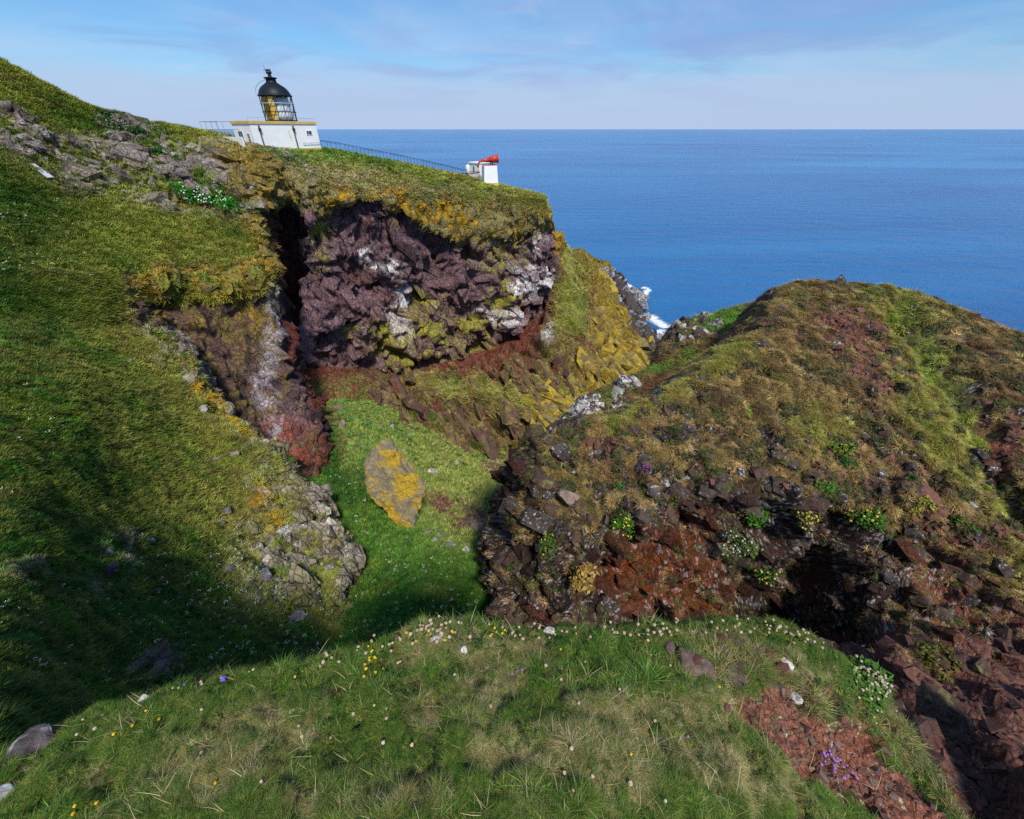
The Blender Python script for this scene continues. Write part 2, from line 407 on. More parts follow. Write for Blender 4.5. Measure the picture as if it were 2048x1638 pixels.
def a_masks(P, N, u, v):
    w = fbm(P, 4.0, 3, 0.55, 3) * 40; w2 = fbm(P, 4.0, 3, 0.55, 53) * 30
    U, V = u + w, v + w2
    zone = mx(band(U, V, A_OUT1, 40), band(U, V, A_OUT2, 44), blob(U, V, 150, 365, 65, 28, 20), blob(U, V, 470, 340, 60, 60) * .9, blob(U, V, 240, 320, 90, 26, 25), blob(U, V, 300, 395, 90, 18, 10) * .9)
    zone = np.clip(mx(zone, blob(U, V, 420, 370, 130, 50, 25) * .9, blob(U, V, 520, 345, 60, 60)), 0, 1) * smooth(-0.42, -0.08, fbm(P, 3.0, 3, 0.6, 22))
    face = smooth(0, 14, V - np.interp(U, [200, 240, 300, 380, 450, 545, 575], [600, 592, 600, 606, 600, 566, 560])) * smooth(215, 260, U)
    lobe = mx(band(U, V, [(470, 330), (515, 380), (540, 470), (545, 530), (470, 560), (380, 560), (270, 570)], 34), blob(U, V, 530, 360, 50, 60))
    cleft = smooth(0, 12, u - np.interp(v, [290, 330, 430, 500, 550, 600, 700, 800, 900], [600, 545, 512, 538, 548, 545, 568, 608, 632]))
    return U, V, zone, face, lobe, cleft
def a_shape(P, N, u, v):
    U, V, zone, face, lobe, cleft = a_masks(P, N, u, v)
    rock = np.clip(mx(zone, face, lobe * 0.8, cleft), 0, 1)
    f1, c1 = facet(P, 2.2, 3, 1.0, 0.9, .08); f2, c2 = facet(P, 0.8, 5, 1.0, 0.9, .1); f3, c3 = facet(P * np.array([1, 1, 1.6], np.float32), 0.35, 6, 0.9, 0.8)
    d = rock * (f1 * 0.75 + f2 * 0.5 + f3 * 0.25) + fbm(P, 5, 3, 0.5, 2) * 0.45 + (1 - rock) * (fbm(P, 1.2, 3, 0.6, 7) * 0.22 + ridged(P, 0.7, 2, 0.5, 11) * 0.06)
    d += face * (ridged(P * np.array([1, 1, 0.4], np.float32), 5.0, 3, 0.5, 5) - 0.5) * 1.2
    d += zone * (.12 + (f1 > 0.12) * 0.3) + lobe * fbm(P, 1.5, 3, 0.6, 19) * 0.5
    d *= smooth(-60, 30, v - np.interp(u, [-700, 0, 440, 600], [-160, 110, 262, 290])) * 0.8 + 0.2
    return d, (U, V, zone, face, lobe, cleft, f1, f2, c2)
def a_paint(P, N, u, v, m):
    U, V, zone, face, lobe, cleft, f1, f2, c2 = m
    lush = np.clip(smooth(330, -20, U + 0.0 * V) * smooth(150, 420, V) + blob(U, V, 245, 250, 45, 30, 35) + blob(U, V, 320, 300, 30, 14, 30) + blob(U, V, 180, 330, 60, 16, 20) * .7 + blob(U,V,430,395,90,30,25), 0, 1) * 0.8 + 0.12 * smooth(300, 100, U)  # lush green patches; darkening towards the left edge also paints in lens fall-off
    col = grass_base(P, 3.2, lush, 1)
    col = mixc(col, C_BROWN, smooth(0.05, 0.4, fbm(P, 2.4, 3, .6, 61)) * 0.55 * smooth(340, 220, V + (U - 200) * -0.25))
    dry = blob(U, V, 470, 460, 110, 90) * 0.6 + blob(U, V, 480, 300, 90, 30, 10) * .4
    col = mixc(col, lin(150, 142, 72), np.clip(dry + .0, 0, 1) * smooth(-.2, .3, fbm(P, 1.5, 3, .6, 77)))
    rk = np.clip(zone * smooth(-0.16, 0.04, f2 + 0.35 * f1 + 0.5 * fbm(P, 1.1, 2, .5, 90)), 0, 1)
    rc = mixc(np.repeat(lin(138, 126, 118)[None], len(P), 0), C_PDK, smooth(-.1, .35, fbm(P, 1.8, 4, .6, 15)))
    rc = mixc(rc, lin(176, 168, 156), smooth(0.1, 0.35, fbm(P, .6, 3, .6, 25)) * .8)
    rc = mixc(rc, C_OCHRE, smooth(430, 520, U) * smooth(-.15, .15, fbm(P, 1.6, 3, .6, 35)) * .9)
    col = mixc(col, rc, rk)
    # orange lichen on the lobe and the ledge
    lc = mixc(np.repeat(lin(128, 112, 60)[None], len(P), 0), C_OCHRE, smooth(-.1, .2, fbm(P, 1.4, 3, .6, 45)))
    lc = mixc(lc, C_GOLD, smooth(.06, .22, fbm(P, 1.1, 3, .6, 55)) * smooth(470, 400, v) * 0 + smooth(.12, .3, fbm(P, 1.3, 3, .6, 55)) * .9 * mx(blob(U, V, 525, 510, 40, 60), blob(U, V, 400, 565, 90, 18), 0.35 * np.ones(len(u))))
    lc = mixc(lc, C_GDK, smooth(.12, .3, fbm(P, .9, 3, .6, 65)) * .8)
    col = mixc(col, lc, lobe * smooth(-.4, .0, fbm(P, 2, 3, .5, 71)))
    # the face below the ledge
    fc = mixc(np.repeat(lin(104, 82, 72)[None], len(P), 0), C_PDK, smooth(-.1, .3, fbm(P, 2.2, 4, .6, 101)))
    fc = mixc(fc, C_OCHRE, smooth(-.05, .2, fbm(P, 2.2, 3, .6, 111)) * smooth(760, 600, V) * .85)
    fc = mixc(fc, lin(112, 100, 52), smooth(0, .25, fbm(P, 1.5, 3, .6, 115)) * .8)
    gw = band(u + 12 * fbm(P, 1.5, 3, .6, 121), v, [(545, 565), (555, 640), (545, 700), (520, 760), (555, 850), (570, 930)], 20, .8)
    fc = mixc(fc, lin(176, 166, 172), gw * smooth(-.25, .2, fbm(P * np.array([1, 1, .25], np.float32), .7, 4, .65, 131)) * .85)
    fc = mixc(fc, C_RED, mx(blob(U, V, 560, 900, 60, 70, 30), blob(U, V, 600, 930, 30, 60)) * smooth(-.3, .15, fbm(P, 1.4, 3, .6, 141)) * .9)
    fc = mixc(fc, C_PURP, mx(blob(u, v, 610, 800, 34, 70)) * .6)
    col = mixc(col, fc, face)
    cc = mixc(np.repeat(C_PDK[None], len(P), 0), C_RED * .7, smooth(-.1, .3, fbm(P, 3, 3, .6, 151)) * .8)
    col = mixc(col, cc, cleft * smooth(400, 440, v))
    soil = blob(U, V, 400, 412, 46, 14, 18)
    col = mixc(col, C_SOIL, soil * .8)
    return col, np.clip(mx(rk, face, lobe * .7, cleft), 0, 1)
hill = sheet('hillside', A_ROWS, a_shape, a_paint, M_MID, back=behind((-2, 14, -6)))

# ------------------------------------------------------------------ lower rib of the hillside
R_ROWS = [
 [(-700,590,16.6),(-250,590,21.4),(0,600,25),(100,606,28),(180,615,31),(240,622,33),(300,640,34.5),(330,650,38)],
 [(-700,700,13),(-250,700,16.5),(0,710,19),(110,710,22),(200,700,26),(270,695,30),(365,700,33),(395,720,37)],
 [(-700,800,11),(-250,800,14),(0,800,16),(130,800,18.5),(250,795,23),(340,785,28),(418,795,32),(440,820,36)],
 [(-700,900,9.5),(-250,900,12),(0,900,13.8),(140,900,16.5),(280,895,21),(410,885,27),(515,885,30.5),(535,905,34.5)],
 [(-700,1000,8.5),(-250,1000,10.5),(0,990,12),(150,985,15),(300,980,19),(450,975,24.5),(602,970,29.5),(615,990,33.5)],
 [(-700,1090,7.2),(-250,1080,8.8),(0,1070,10.2),(150,1065,13),(300,1065,16.5),(460,1060,21.3),(655,1050,26.5),(668,1075,30)],
 [(-700,1180,6.0),(-250,1170,7.4),(0,1160,8.5),(150,1160,10.5),(300,1160,13.6),(460,1160,17.6),(701,1140,23),(712,1165,26.5)],
 [(-700,1280,4.9),(-250,1270,6),(0,1270,6.8),(150,1270,8.4),(300,1270,10.8),(460,1260,14.2),(690,1215,20.8),(730,1240,22.0)],
 [(-700,1400,4.0),(-250,1400,4.7),(0,1400,5.2),(150,1400,6.3),(300,1400,7.9),(460,1380,10.6),(650,1340,14.6),(760,1330,16.0)],
 [(-700,1650,2.9),(-250,1650,3.3),(0,1650,3.6),(150,1650,4.2),(300,1620,5.2),(460,1570,7.4),(640,1500,9.6),(780,1450,10)],
]
R_RIM = [(290,640),(365,700),(418,795),(515,885),(602,970),(655,1050),(700,1140),(690,1200)]
def r_masks(P, u, v):
    U = u + fbm(P, 3.0, 3, .55, 203) * 40; V = v + fbm(P, 3.0, 3, .55, 253) * 40
    rim = band(U, V, R_RIM, 26)
    low = mx(blob(U, V, 635, 1080, 84, 130, 35), blob(U, V, 580, 1140, 120, 76, 20) * .9, blob(U, V, 560, 1010, 70, 40, 40) * .7, blob(U, V, 640, 1180, 60, 40))
    top = mx(blob(U, V, 335, 690, 34, 50, 40), blob(U, V, 400, 760, 26, 40, 30))
    nub = mx(blob(U, V, 590, 1235, 34, 26), blob(U, V, 320, 1345, 45, 34), blob(U, V, 235, 1120, 40, 60, 30) * .7, blob(U, V, 60, 1160, 60, 25) * .7)
    edge = smooth(0, 10, u - np.interp(v, [p[1] for p in R_RIM], [p[0] for p in R_RIM]))
    zone = np.clip(mx(rim * .9, low, top, nub), 0, 1) * smooth(-.45, -.05, fbm(P, 2.0, 3, .6, 222))
    return U, V, zone, edge * (v < 1215), low, top, nub
def r_shape(P, N, u, v):
    U, V, zone, edge, low, top, nub = r_masks(P, u, v)
    f1, c1 = facet(P, 1.3, 13, 1.1, .9, .1); f2, c2 = facet(P, .5, 15, 1.0, .9, .12); f3, c3 = facet(P, .2, 16, .9, .8)
    rock = np.clip(mx(zone, edge), 0, 1)
    d = rock * (f1 * .8 + f2 * .42 + f3 * .2 - (1 - smooth(0, .1, c1)) * .15) + zone * .12 + fbm(P, 3.5, 3, .5, 202) * .35 + (1 - rock) * (fbm(P, .9, 3, .6, 207) * .16 + ridged(P, .45, 2, .5, 211) * .04)
    return d, (U, V, zone, edge, low, top, nub, f1, f2)
def r_paint(P, N, u, v, m):
    U, V, zone, edge, low, top, nub, f1, f2 = m
    lush = np.clip(smooth(400, 60, U) * smooth(520, 820, V) * .95 + smooth(1080, 1260, V + .2 * (300 - U)) + blob(U, V, 310, 1120, 130, 90) * .8 + blob(U, V, 200, 960, 130, 60) * .5 + blob(U, V, 60, 650, 90, 50) * .5, 0, 1) * .95  # lush growth, plus corner dimming painted into the grass at left and bottom
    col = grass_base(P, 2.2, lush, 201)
    col = mixc(col, lin(132, 118, 62), smooth(-.15, .3, fbm(P, 1.6, 4, .6, 231)) * (1 - lush) * .7)
    col = mixc(col, C_BROWN, smooth(.05, .35, fbm(P, .8, 3, .6, 236)) * (1 - .6 * lush) * .6)
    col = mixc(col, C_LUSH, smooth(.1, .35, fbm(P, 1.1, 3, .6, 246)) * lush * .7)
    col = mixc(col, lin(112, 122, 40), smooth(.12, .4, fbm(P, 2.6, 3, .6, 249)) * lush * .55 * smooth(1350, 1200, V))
    rk = np.clip(zone * smooth(-.08, .14, f2 + .3 * f1 + .5 * fbm(P, .8, 2, .5, 290)), 0, 1)
    rc = mixc(np.repeat(lin(142, 132, 116)[None], len(P), 0), C_GDK, smooth(-.05, .35, fbm(P, 1.0, 4, .6, 215)))
    rc = mixc(rc, lin(196, 190, 180), smooth(.02, .25, fbm(P, .5, 3, .6, 225)) * .8)
    rc = mixc(rc, lin(118, 104, 66), smooth(-.05, .25, fbm(P, .9, 3, .6, 228)) * .7)
    rc = mixc(rc, C_GDK, nub * .8)
    col = mixc(col, rc, rk)
    gold = mx(blob(U, V, 550, 1030, 16, 34, 20), blob(U, V, 505, 1005, 18, 12), blob(U, V, 545, 985, 26, 9), blob(U, V, 425, 800, 34, 16, 40), blob(U, V, 470, 850, 34, 12, 40), blob(U, V, 520, 980, 8, 22))
    col = mixc(col, C_GOLD, gold * smooth(-.2, .1, fbm(P, .5, 3, .6, 235)) * .9)
    ec = mixc(np.repeat(lin(110, 96, 80)[None], len(P), 0), C_GREY, smooth(-.1, .25, fbm(P, .7, 4, .6, 265)))
    col = mixc(col, ec, edge)
    return col, np.clip(mx(rk, edge), 0, 1)
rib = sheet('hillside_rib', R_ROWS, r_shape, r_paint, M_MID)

# ------------------------------------------------------------------ the headland: grass back, lichened cap, overhung cliff
RIMY = [54.5, 55.6, 56.4, 58.8, 61.9, 66.3, 70.8, 75.1, 79.0, 81.3, 81.6]
def crow(us, vs, off):
    return [Y(u, v, y + o) for u, v, y, o in zip(us, vs, RIMY, off)]
C_ROWS = [
 [(520,285,66),(575,288,66),(600,289,66),(645,296,63.5),(710,308,64),(780,321,66),(850,335,69),(920,350,72.5),(1000,369,76),(1060,384,76.5),(1092,396,76)],
 [(520,300,51.5),(575,306,53),(600,312,54),(650,322,57),(710,335,60),(780,350,62),(850,365,65),(920,379,68),(1000,390,71.5),(1060,397,73),(1096,406,73)],
 [(525,345,49.2),(572,355,50),(600,362,50),(650,368,52),(710,376,55),(780,388,59),(850,395,63),(920,402,67),(1000,412,71),(1060,416,73),(1100,420,73)],
 crow([535,585,610,645,710,780,845,915,1000,1060,1106], [385,395,398,400,396,404,430,450,446,438,436], [1.5,2,-.3,-.6,-.6,-.7,-.9,-1.0,-.9,-.8,-.4]),
 crow([535,590,616,645,710,780,850,920,1000,1060,1109], [400,415,440,420,404,414,455,480,474,458,446], [4,5,-.2,-.2,-.4,-.4,-.5,-.6,-.6,-.5,-.2]),
 crow([525,600,616,650,710,780,850,920,1000,1060,1111], [450,470,470,440,420,430,468,494,488,472,462], [4,8,1.0,.8,1.0,1.2,1.4,1.5,1.5,1.2,.8]),
 crow([525,606,624,660,715,780,850,920,1000,1060,1114], [520,530,520,510,505,510,530,545,540,530,520], [3,8,1.0,-.6,-.6,-.4,0,0,-.2,0,.8]),
 crow([530,607,620,660,715,780,850,920,1000,1060,1113], [590,600,590,585,580,585,600,600,595,580,550], [1,7,-.5,-2.0,-1.8,-1.6,-1.4,-1.2,-1.4,-1.0,.6]),
 crow([545,606,616,660,715,780,850,920,990,1050,1112], [660,665,660,660,655,660,670,660,650,625,575], [0,5,-1.8,-3.2,-3.2,-3.2,-3.0,-2.6,-2.6,-1.8,.4]),
 crow([550,605,616,655,715,780,850,915,985,1045,1112], [705,707,715,712,712,712,712,698,672,640,585], [-1,2,-2.8,-3.6,-3.8,-4.0,-3.8,-3.4,-3.2,-2.2,.2]),
 crow([550,603,616,655,715,780,850,915,985,1045,1112], [716,722,728,730,733,735,734,718,692,654,592], [-1,0,-2,-2.8,-3.0,-3.2,-3.0,-2.6,-2.4,-1.4,.6]),
 crow([545,600,612,655,715,780,850,915,985,1045,1112], [745,758,765,768,770,768,762,742,712,672,610], [-5,-6,-6.5,-7,-8,-8.5,-7.5,-6,-5,-3.5,-1]),
 crow([545,594,606,655,715,780,850,915,985,1045,1112], [790,796,800,804,808,806,800,780,745,705,640], [-8,-8,-8.2,-9,-10.5,-11.5,-10.5,-9,-7.5,-6,-3]),
]
def c_back(W, UV):
    e = W[0] + np.array([-3, 14, -9]); W = np.concatenate([e[None], W]); UV = np.concatenate([UV[:1], UV])
    s = W[:, -1] + np.array([.3, 5, -2.5]); s2 = W[:, -1] + np.array([-5, 20, -12.0])
    W = np.concatenate([W, s[:, None], s2[:, None]], 1); UV = np.concatenate([UV, UV[:, -1:] + np.array([30, 0]), UV[:, -1:] + np.array([70, 0])], 1)
    return W, UV
CAPV = ([530, 600, 645, 710, 760, 800, 845, 880, 920, 960, 1000, 1060, 1110], [380, 425, 422, 402, 400, 424, 455, 470, 482, 482, 474, 460, 446])
def c_masks(P, u, v):
    n = fbm(P, 3.2, 3, .55, 303); n2 = fbm(P, 3.2, 3, .55, 353)
    U, V = u + 26 * n, v + 26 * n2
    face = smooth(0, 8, V - np.interp(U, *CAPV))
    cap = smooth(-12, 26, V - np.interp(U, [530, 600, 650, 780, 850, 920, 1000, 1100], [300, 345, 360, 378, 388, 396, 404, 410])) * (1 - face)
    base = smooth(0, 6, v + 5 * n - np.interp(u, [600, 616, 655, 715, 780, 850, 915, 985, 1045, 1112], [716, 726, 730, 733, 735, 734, 718, 692, 654, 592]))
    base = np.maximum(base, smooth(1112, 1120, u) * smooth(560, 600, v))
    return U, V, face, cap, base
def c_shape(P, N, u, v):
    U, V, face, cap, base = c_masks(P, u, v)
    w = np.stack([fbm(P, 6, 3, .5, 304), fbm(P, 6, 3, .5, 305), fbm(P, 6, 3, .5, 306)], -1) * 1.6
    V3 = np.array([1, 1, .6], np.float32)
    f0, c0 = facet((P + w) * V3, 6.0, 22, 1.1, .7, .06); f1, c1 = facet(P + w * .5, 2.6, 23, 1.2, .8, .07); f2, c2 = facet(P * np.array([1, 1, 1.3], np.float32), 1.15, 25, 1.2, .9, .1); f3, c3 = facet(P, .5, 26, .9, .9)
    big = fbm(P, 9, 3, .5, 308)
    fm = face * (1 - base)
    d = fm * (f0 * 2.2 + f1 * 1.25 + f2 * .6 + f3 * .25 + big * .8 - (1 - smooth(0, .07, c0)) * .8 - (1 - smooth(0, .08, c1)) * .35 - (1 - smooth(0, .1, c2)) * .12)
    ribs = ridged(P * np.array([1, 1, .3], np.float32), 2.2, 3, .5, 309)
    d += cap * ((ribs - .4) * .9 + f2 * .35 + f3 * .25 + fbm(P, 4, 2, .5, 310) * .9)
    flat = (1 - face) * (1 - cap)
    d += flat * (fbm(P, 3, 3, .55, 311) * .35 + fbm(P, .9, 2, .5, 312) * .12)
    d += base * (f2 * .35 + f3 * .25 + fbm(P, 3, 3, .5, 313) * .5)
    # bands: ledge line mid-face, hollow under the cap
    led = band(u, v, [(620, 545), (700, 535), (760, 570), (700, 580)], 16) + band(u, v, [(640, 560), (690, 640), (640, 700)], 12)
    d -= led * .9 * fm
    d += fm * (blob(u, v, 690, 630, 60, 55) * 1.6 + blob(u, v, 850, 680, 60, 60) * 1.2 - blob(u, v, 930, 690, 40, 26) * 1.6 + blob(u, v, 1000, 600, 60, 50) * 1.0 - blob(u, v, 740, 460, 80, 40) * .8)
    crack = band(u + 10 * big, v, [(722, 396), (724, 500), (716, 560)], 5) + band(u, v, [(812, 398), (800, 440)], 6) + band(u + 8 * big, v, [(640, 480), (632, 620)], 7)
    d -= crack * .9
    d *= smooth(-30, 20, v - np.interp(u, [530, 645, 850, 1092], [285, 296, 335, 396])) * .85 + .15
    side = smooth(1106, 1113, u)
    return d, (U, V, face, cap, base, f1, f2, f3)
def c_paint(P, N, u, v, m):
    U, V, face, cap, base, f1, f2, f3 = m
    n1 = fbm(P, 2.5, 4, .6, 401); n2 = fbm(P, 1.2, 3, .6, 402); n3 = fbm(P, 5, 3, .5, 403)
    g = grass_base(P, 4.0, 0, 301)
    near_top = 1 - smooth(8, 46, V - np.interp(U, [530, 645, 780, 850, 920, 1000, 1092], [292, 298, 322, 336, 351, 370, 397]))
    g = mixc(g, C_LUSH * 1.25, near_top * smooth(960, 700, U) * smooth(-.3, .1, n1) * .8)
    dry = lin(150, 138, 96)
    g = mixc(g, dry, (1 - near_top * .8) * smooth(-.35, .15, n1) * smooth(560, 680, U) * .85)
    g = mixc(g, C_BROWN, smooth(.1, .4, n2) * .5)
    g = mixc(g, C_GREEN, blob(U, V, 570, 330, 26, 16) * .8)
    rkl = mx(blob(U, V, 560, 320, 40, 30) * .7, blob(U, V, 610, 350, 40, 22) * .7, blob(U, V, 690, 368, 60, 18) * .5)
    g = mixc(g, mixc(np.repeat(C_GREY[None], len(P), 0), C_PDK, smooth(-.1, .3, n2)), rkl * smooth(-.1, .1, f2 + .4 * n2))
    cc = mixc(np.repeat(lin(134, 124, 76)[None], len(P), 0), C_OCHRE, smooth(-.1, .2, n1))
    cc = mixc(cc, lin(118, 108, 84), smooth(.0, .3, n2) * .7)
    golds = mx(blob(U, V, 880, 420, 70, 40), blob(U, V, 690, 398, 60, 16), blob(U, V, 800, 400, 30, 30), blob(U, V, 940, 440, 40, 40) * .8, blob(U, V, 545, 360, 26, 60) * .8)
    cc = mixc(cc, C_GOLD, golds * smooth(.02, .2, fbm(P, 1.6, 3, .6, 404)) * .9)
    cc = mixc(cc, C_GDK, smooth(.15, .35, fbm(P, .9, 3, .6, 405)) * .7)
    col = mixc(g, cc, cap)
    # the bare face
    fc = mixc(np.repeat(C_PURP[None], len(P), 0), C_PDK, smooth(-.05, .35, n1 * .7 + n3 * .6))
    fc = mixc(fc, lin(126, 94, 94), smooth(.05, .3, n3 - .3 * n2) * .7)
    fc = mixc(fc, lin(96, 62, 54), smooth(.1, .35, fbm(P, 3.2, 3, .6, 406)) * .6)
    streak = fbm(P * np.array([1, 1, .12], np.float32), .9, 4, .6, 407)
    fc = mixc(fc, C_BLACK, smooth(.0, .3, streak) * smooth(640, 470, V) * .6)
    fc = mixc(fc, lin(150, 134, 136), smooth(.12, .34, -streak) * smooth(.0, .2, fbm(P, 4, 2, .5, 411)) * .5)
    lich = mx(blob(U, V, 850, 670, 70, 55, 10), blob(U, V, 800, 705, 60, 26), blob(U, V, 1005, 595, 40, 30), blob(U, V, 760, 660, 60, 24), blob(U, V, 865, 600, 34, 12), blob(U, V, 960, 650, 46, 14, -15), blob(U, V, 1000, 510, 50, 30) * .9, blob(U, V, 960, 690, 40, 14), blob(U, V, 1010, 485, 60, 20) * .8, blob(U, V, 640, 470, 22, 70) * .8, blob(U, V, 720, 665, 30, 18))
    fc = mixc(fc, mixc(np.repeat(C_LICH[None], len(P), 0), lin(160, 150, 50), smooth(-.1, .2, n2)), lich * smooth(-.12, .12, n1 + .5 * n2 + .35 * N[:, 2]) * .9)
    gu = mx(blob(U, V, 765, 530, 34, 15), blob(U, V, 805, 590, 24, 22) * .9, blob(U, V, 1065, 565, 28, 34), blob(U, V, 1085, 555, 14, 26), blob(U, V, 985, 632, 46, 10, 20), blob(U, V, 1075, 475, 9, 44, 8), blob(U, V, 1035, 575, 18, 12), blob(U, V, 790, 640, 18, 34) * .6, blob(U, V, 735, 520, 14, 14), blob(U, V, 1015, 640, 22, 20))
    fc = mixc(fc, C_WHITE, np.clip(gu * smooth(.0, .26, fbm(P * np.array([1, 1, .35], np.float32), .9, 4, .65, 408) + .12 * gu + .25 * (N[:, 2] > .15)) , 0, 1) * .85)
    fc = mixc(fc, mixc(np.repeat(lin(120, 74, 58)[None], len(P), 0), C_PDK, smooth(-.1, .25, n1)), smooth(612, 600, u) * .9)
    col = mixc(col, fc, face * (1 - base))
    # lichen on the seaward corner
    col = mixc(col, mixc(np.repeat(C_OCHRE[None], len(P), 0), C_GOLD, smooth(-.1, .2, n1)), smooth(1104, 1112, u) * smooth(415, 450, v) * .85)
    rc = mixc(np.repeat(lin(116, 70, 56)[None], len(P), 0), C_REDDK, smooth(-.15, .2, n1))
    rc = mixc(rc, lin(116, 104, 60), smooth(-.3, .05, fbm(P, 2, 3, .6, 409)) * smooth(730, 762, v + 8 * n1) * smooth(640, 780, u + 200 * (v - 735) / 60) * .9)
    rc = mixc(rc, C_GREEN, smooth(.05, .25, fbm(P, 2.4, 3, .6, 410)) * smooth(740, 790, v) * smooth(690, 760, u))
    col = mixc(col, rc, base)
    return col, np.clip(mx(face, cap * .8, base), 0, 1)
head = sheet('headland_cliff', C_ROWS, c_shape, c_paint, M_FAR, back=c_back)

# ------------------------------------------------------------------ strata apron and tail of rock running down to the sea
T_ROWS = [
 [(1118,470,84),(1142,498,90),(1172,506,100),(1204,518,112),(1235,545,128),(1270,580,149),(1290,590,160)],
 [(1114,540,81),(1140,545,84),(1170,555,90),(1205,575,98),(1240,600,110),(1275,630,130),(1300,645,142)],
 [(1095,620,80),(1130,620,80),(1170,622,83),(1215,640,88),(1262,660,98),(1305,672,114),(1340,690,126)],
 [(1045,680,76),(1100,690,75),(1150,695,76),(1205,700,80),(1260,708,88),(1310,712,98),(1345,725,108)],
 [(970,720,73.5),(1030,745,71.5),(1090,755,71),(1150,760,72),(1215,770,75),(1290,780,82),(1345,790,88)],
 [(850,745,70.5),(930,780,68.5),(1010,815,66.5),(1080,830,66),(1140,840,67),(1220,850,70),(1300,860,74)],
 [(720,775,65),(830,840,64),(910,880,64),(990,920,63),(1060,950,61.5),(1150,960,61),(1250,970,62)],
 [(690,830,61),(800,885,60.5),(880,920,60.5),(960,962,58.5),(1040,990,57.5),(1130,1005,57),(1230,1010,56)],
]
def t_back(W, UV):
    a = W[:, -1] + np.array([7, 10, -13.0]); a[:, 2] = np.minimum(a[:, 2], 2); b = W[:, -1] + np.array([10, 16, -60.0])
    W = np.concatenate([W, a[:, None], b[:, None]], 1); UV = np.concatenate([UV, UV[:, -1:] + np.array([8, 10]), UV[:, -1:] + np.array([20, 40])], 1)
    e = W[0] + np.array([4, 14, -16.0]); e2 = W[0] + np.array([8, 26, -60.0])
    W = np.concatenate([e2[None], e[None], W]); UV = np.concatenate([UV[:1], UV[:1], UV])
    return W, UV
BED = np.array([0.74, 0.46, 0.38]); BED /= np.linalg.norm(BED)     # pole of the tilted beds
def bedded(P):
    """squash space along the beds so that noise comes out as tilted layers"""
    q = P @ BED
    return P * .28 + np.outer(q, BED) * 1.0
def t_masks(P, u, v):
    n = fbm(P, 4, 3, .55, 503); n2 = fbm(P, 4, 3, .55, 553); U, V = u + 24 * n, v + 24 * n2
    grass = mx(band(U, V, [(1130, 520), (1140, 580), (1150, 640)], 24), blob(U, V, 1140, 610, 34, 60), blob(U, V, 1000, 790, 90, 22, 20) * .6, blob(U, V, 1120, 770, 50, 20) * .5, blob(U, V, 900, 770, 60, 18, 20) * .7)
    sea = mx(smooth(0, 14, u - np.interp(v, [500, 520, 560, 600, 640, 690, 740], [1210, 1185, 1205, 1222, 1250, 1282, 1300])) * smooth(530, 545, v))
    gold = np.clip(smooth(-30, 40, u - np.interp(v, [520, 600, 650, 700, 760, 800, 850], [1150, 1190, 1195, 1190, 1150, 1090, 1060])), 0, 1)
    return U, V, grass, sea, gold
def t_shape(P, N, u, v):
    U, V, grass, sea, gold = t_masks(P, u, v)
    B = bedded(P); lay = ridged(B, 2.4, 3, .5, 505); f1, c1 = facet(B, 2.4, 32, 1.1, 1.0, .1); f2, c2 = facet(P, 5.0, 33, 1.1, .9, .08); f3, c3 = facet(B, 1.0, 35, 1.1, 1.0, .12)
    rock = 1 - grass * .9
    d = rock * ((lay - .45) * 2.4 + f1 * 1.5 + f2 * 1.5 + f3 * .9 - (1 - smooth(0, .09, c2)) * 1.2 - (1 - smooth(0, .12, c1)) * .8) + fbm(P, 8, 3, .5, 506) * 1.6 + grass * fbm(P, 1.5, 2, .5, 508) * .2
    fs1, cs1 = facet(P, 5.0, 36, .9, .8)
    d += sea * ((ridged(P, 6, 4, .55, 507) - .4) * 1.2 + fs1 * 1.6 - (1 - smooth(0, .1, cs1)) * .8)
    return d, (U, V, grass, sea, gold, lay, f3)
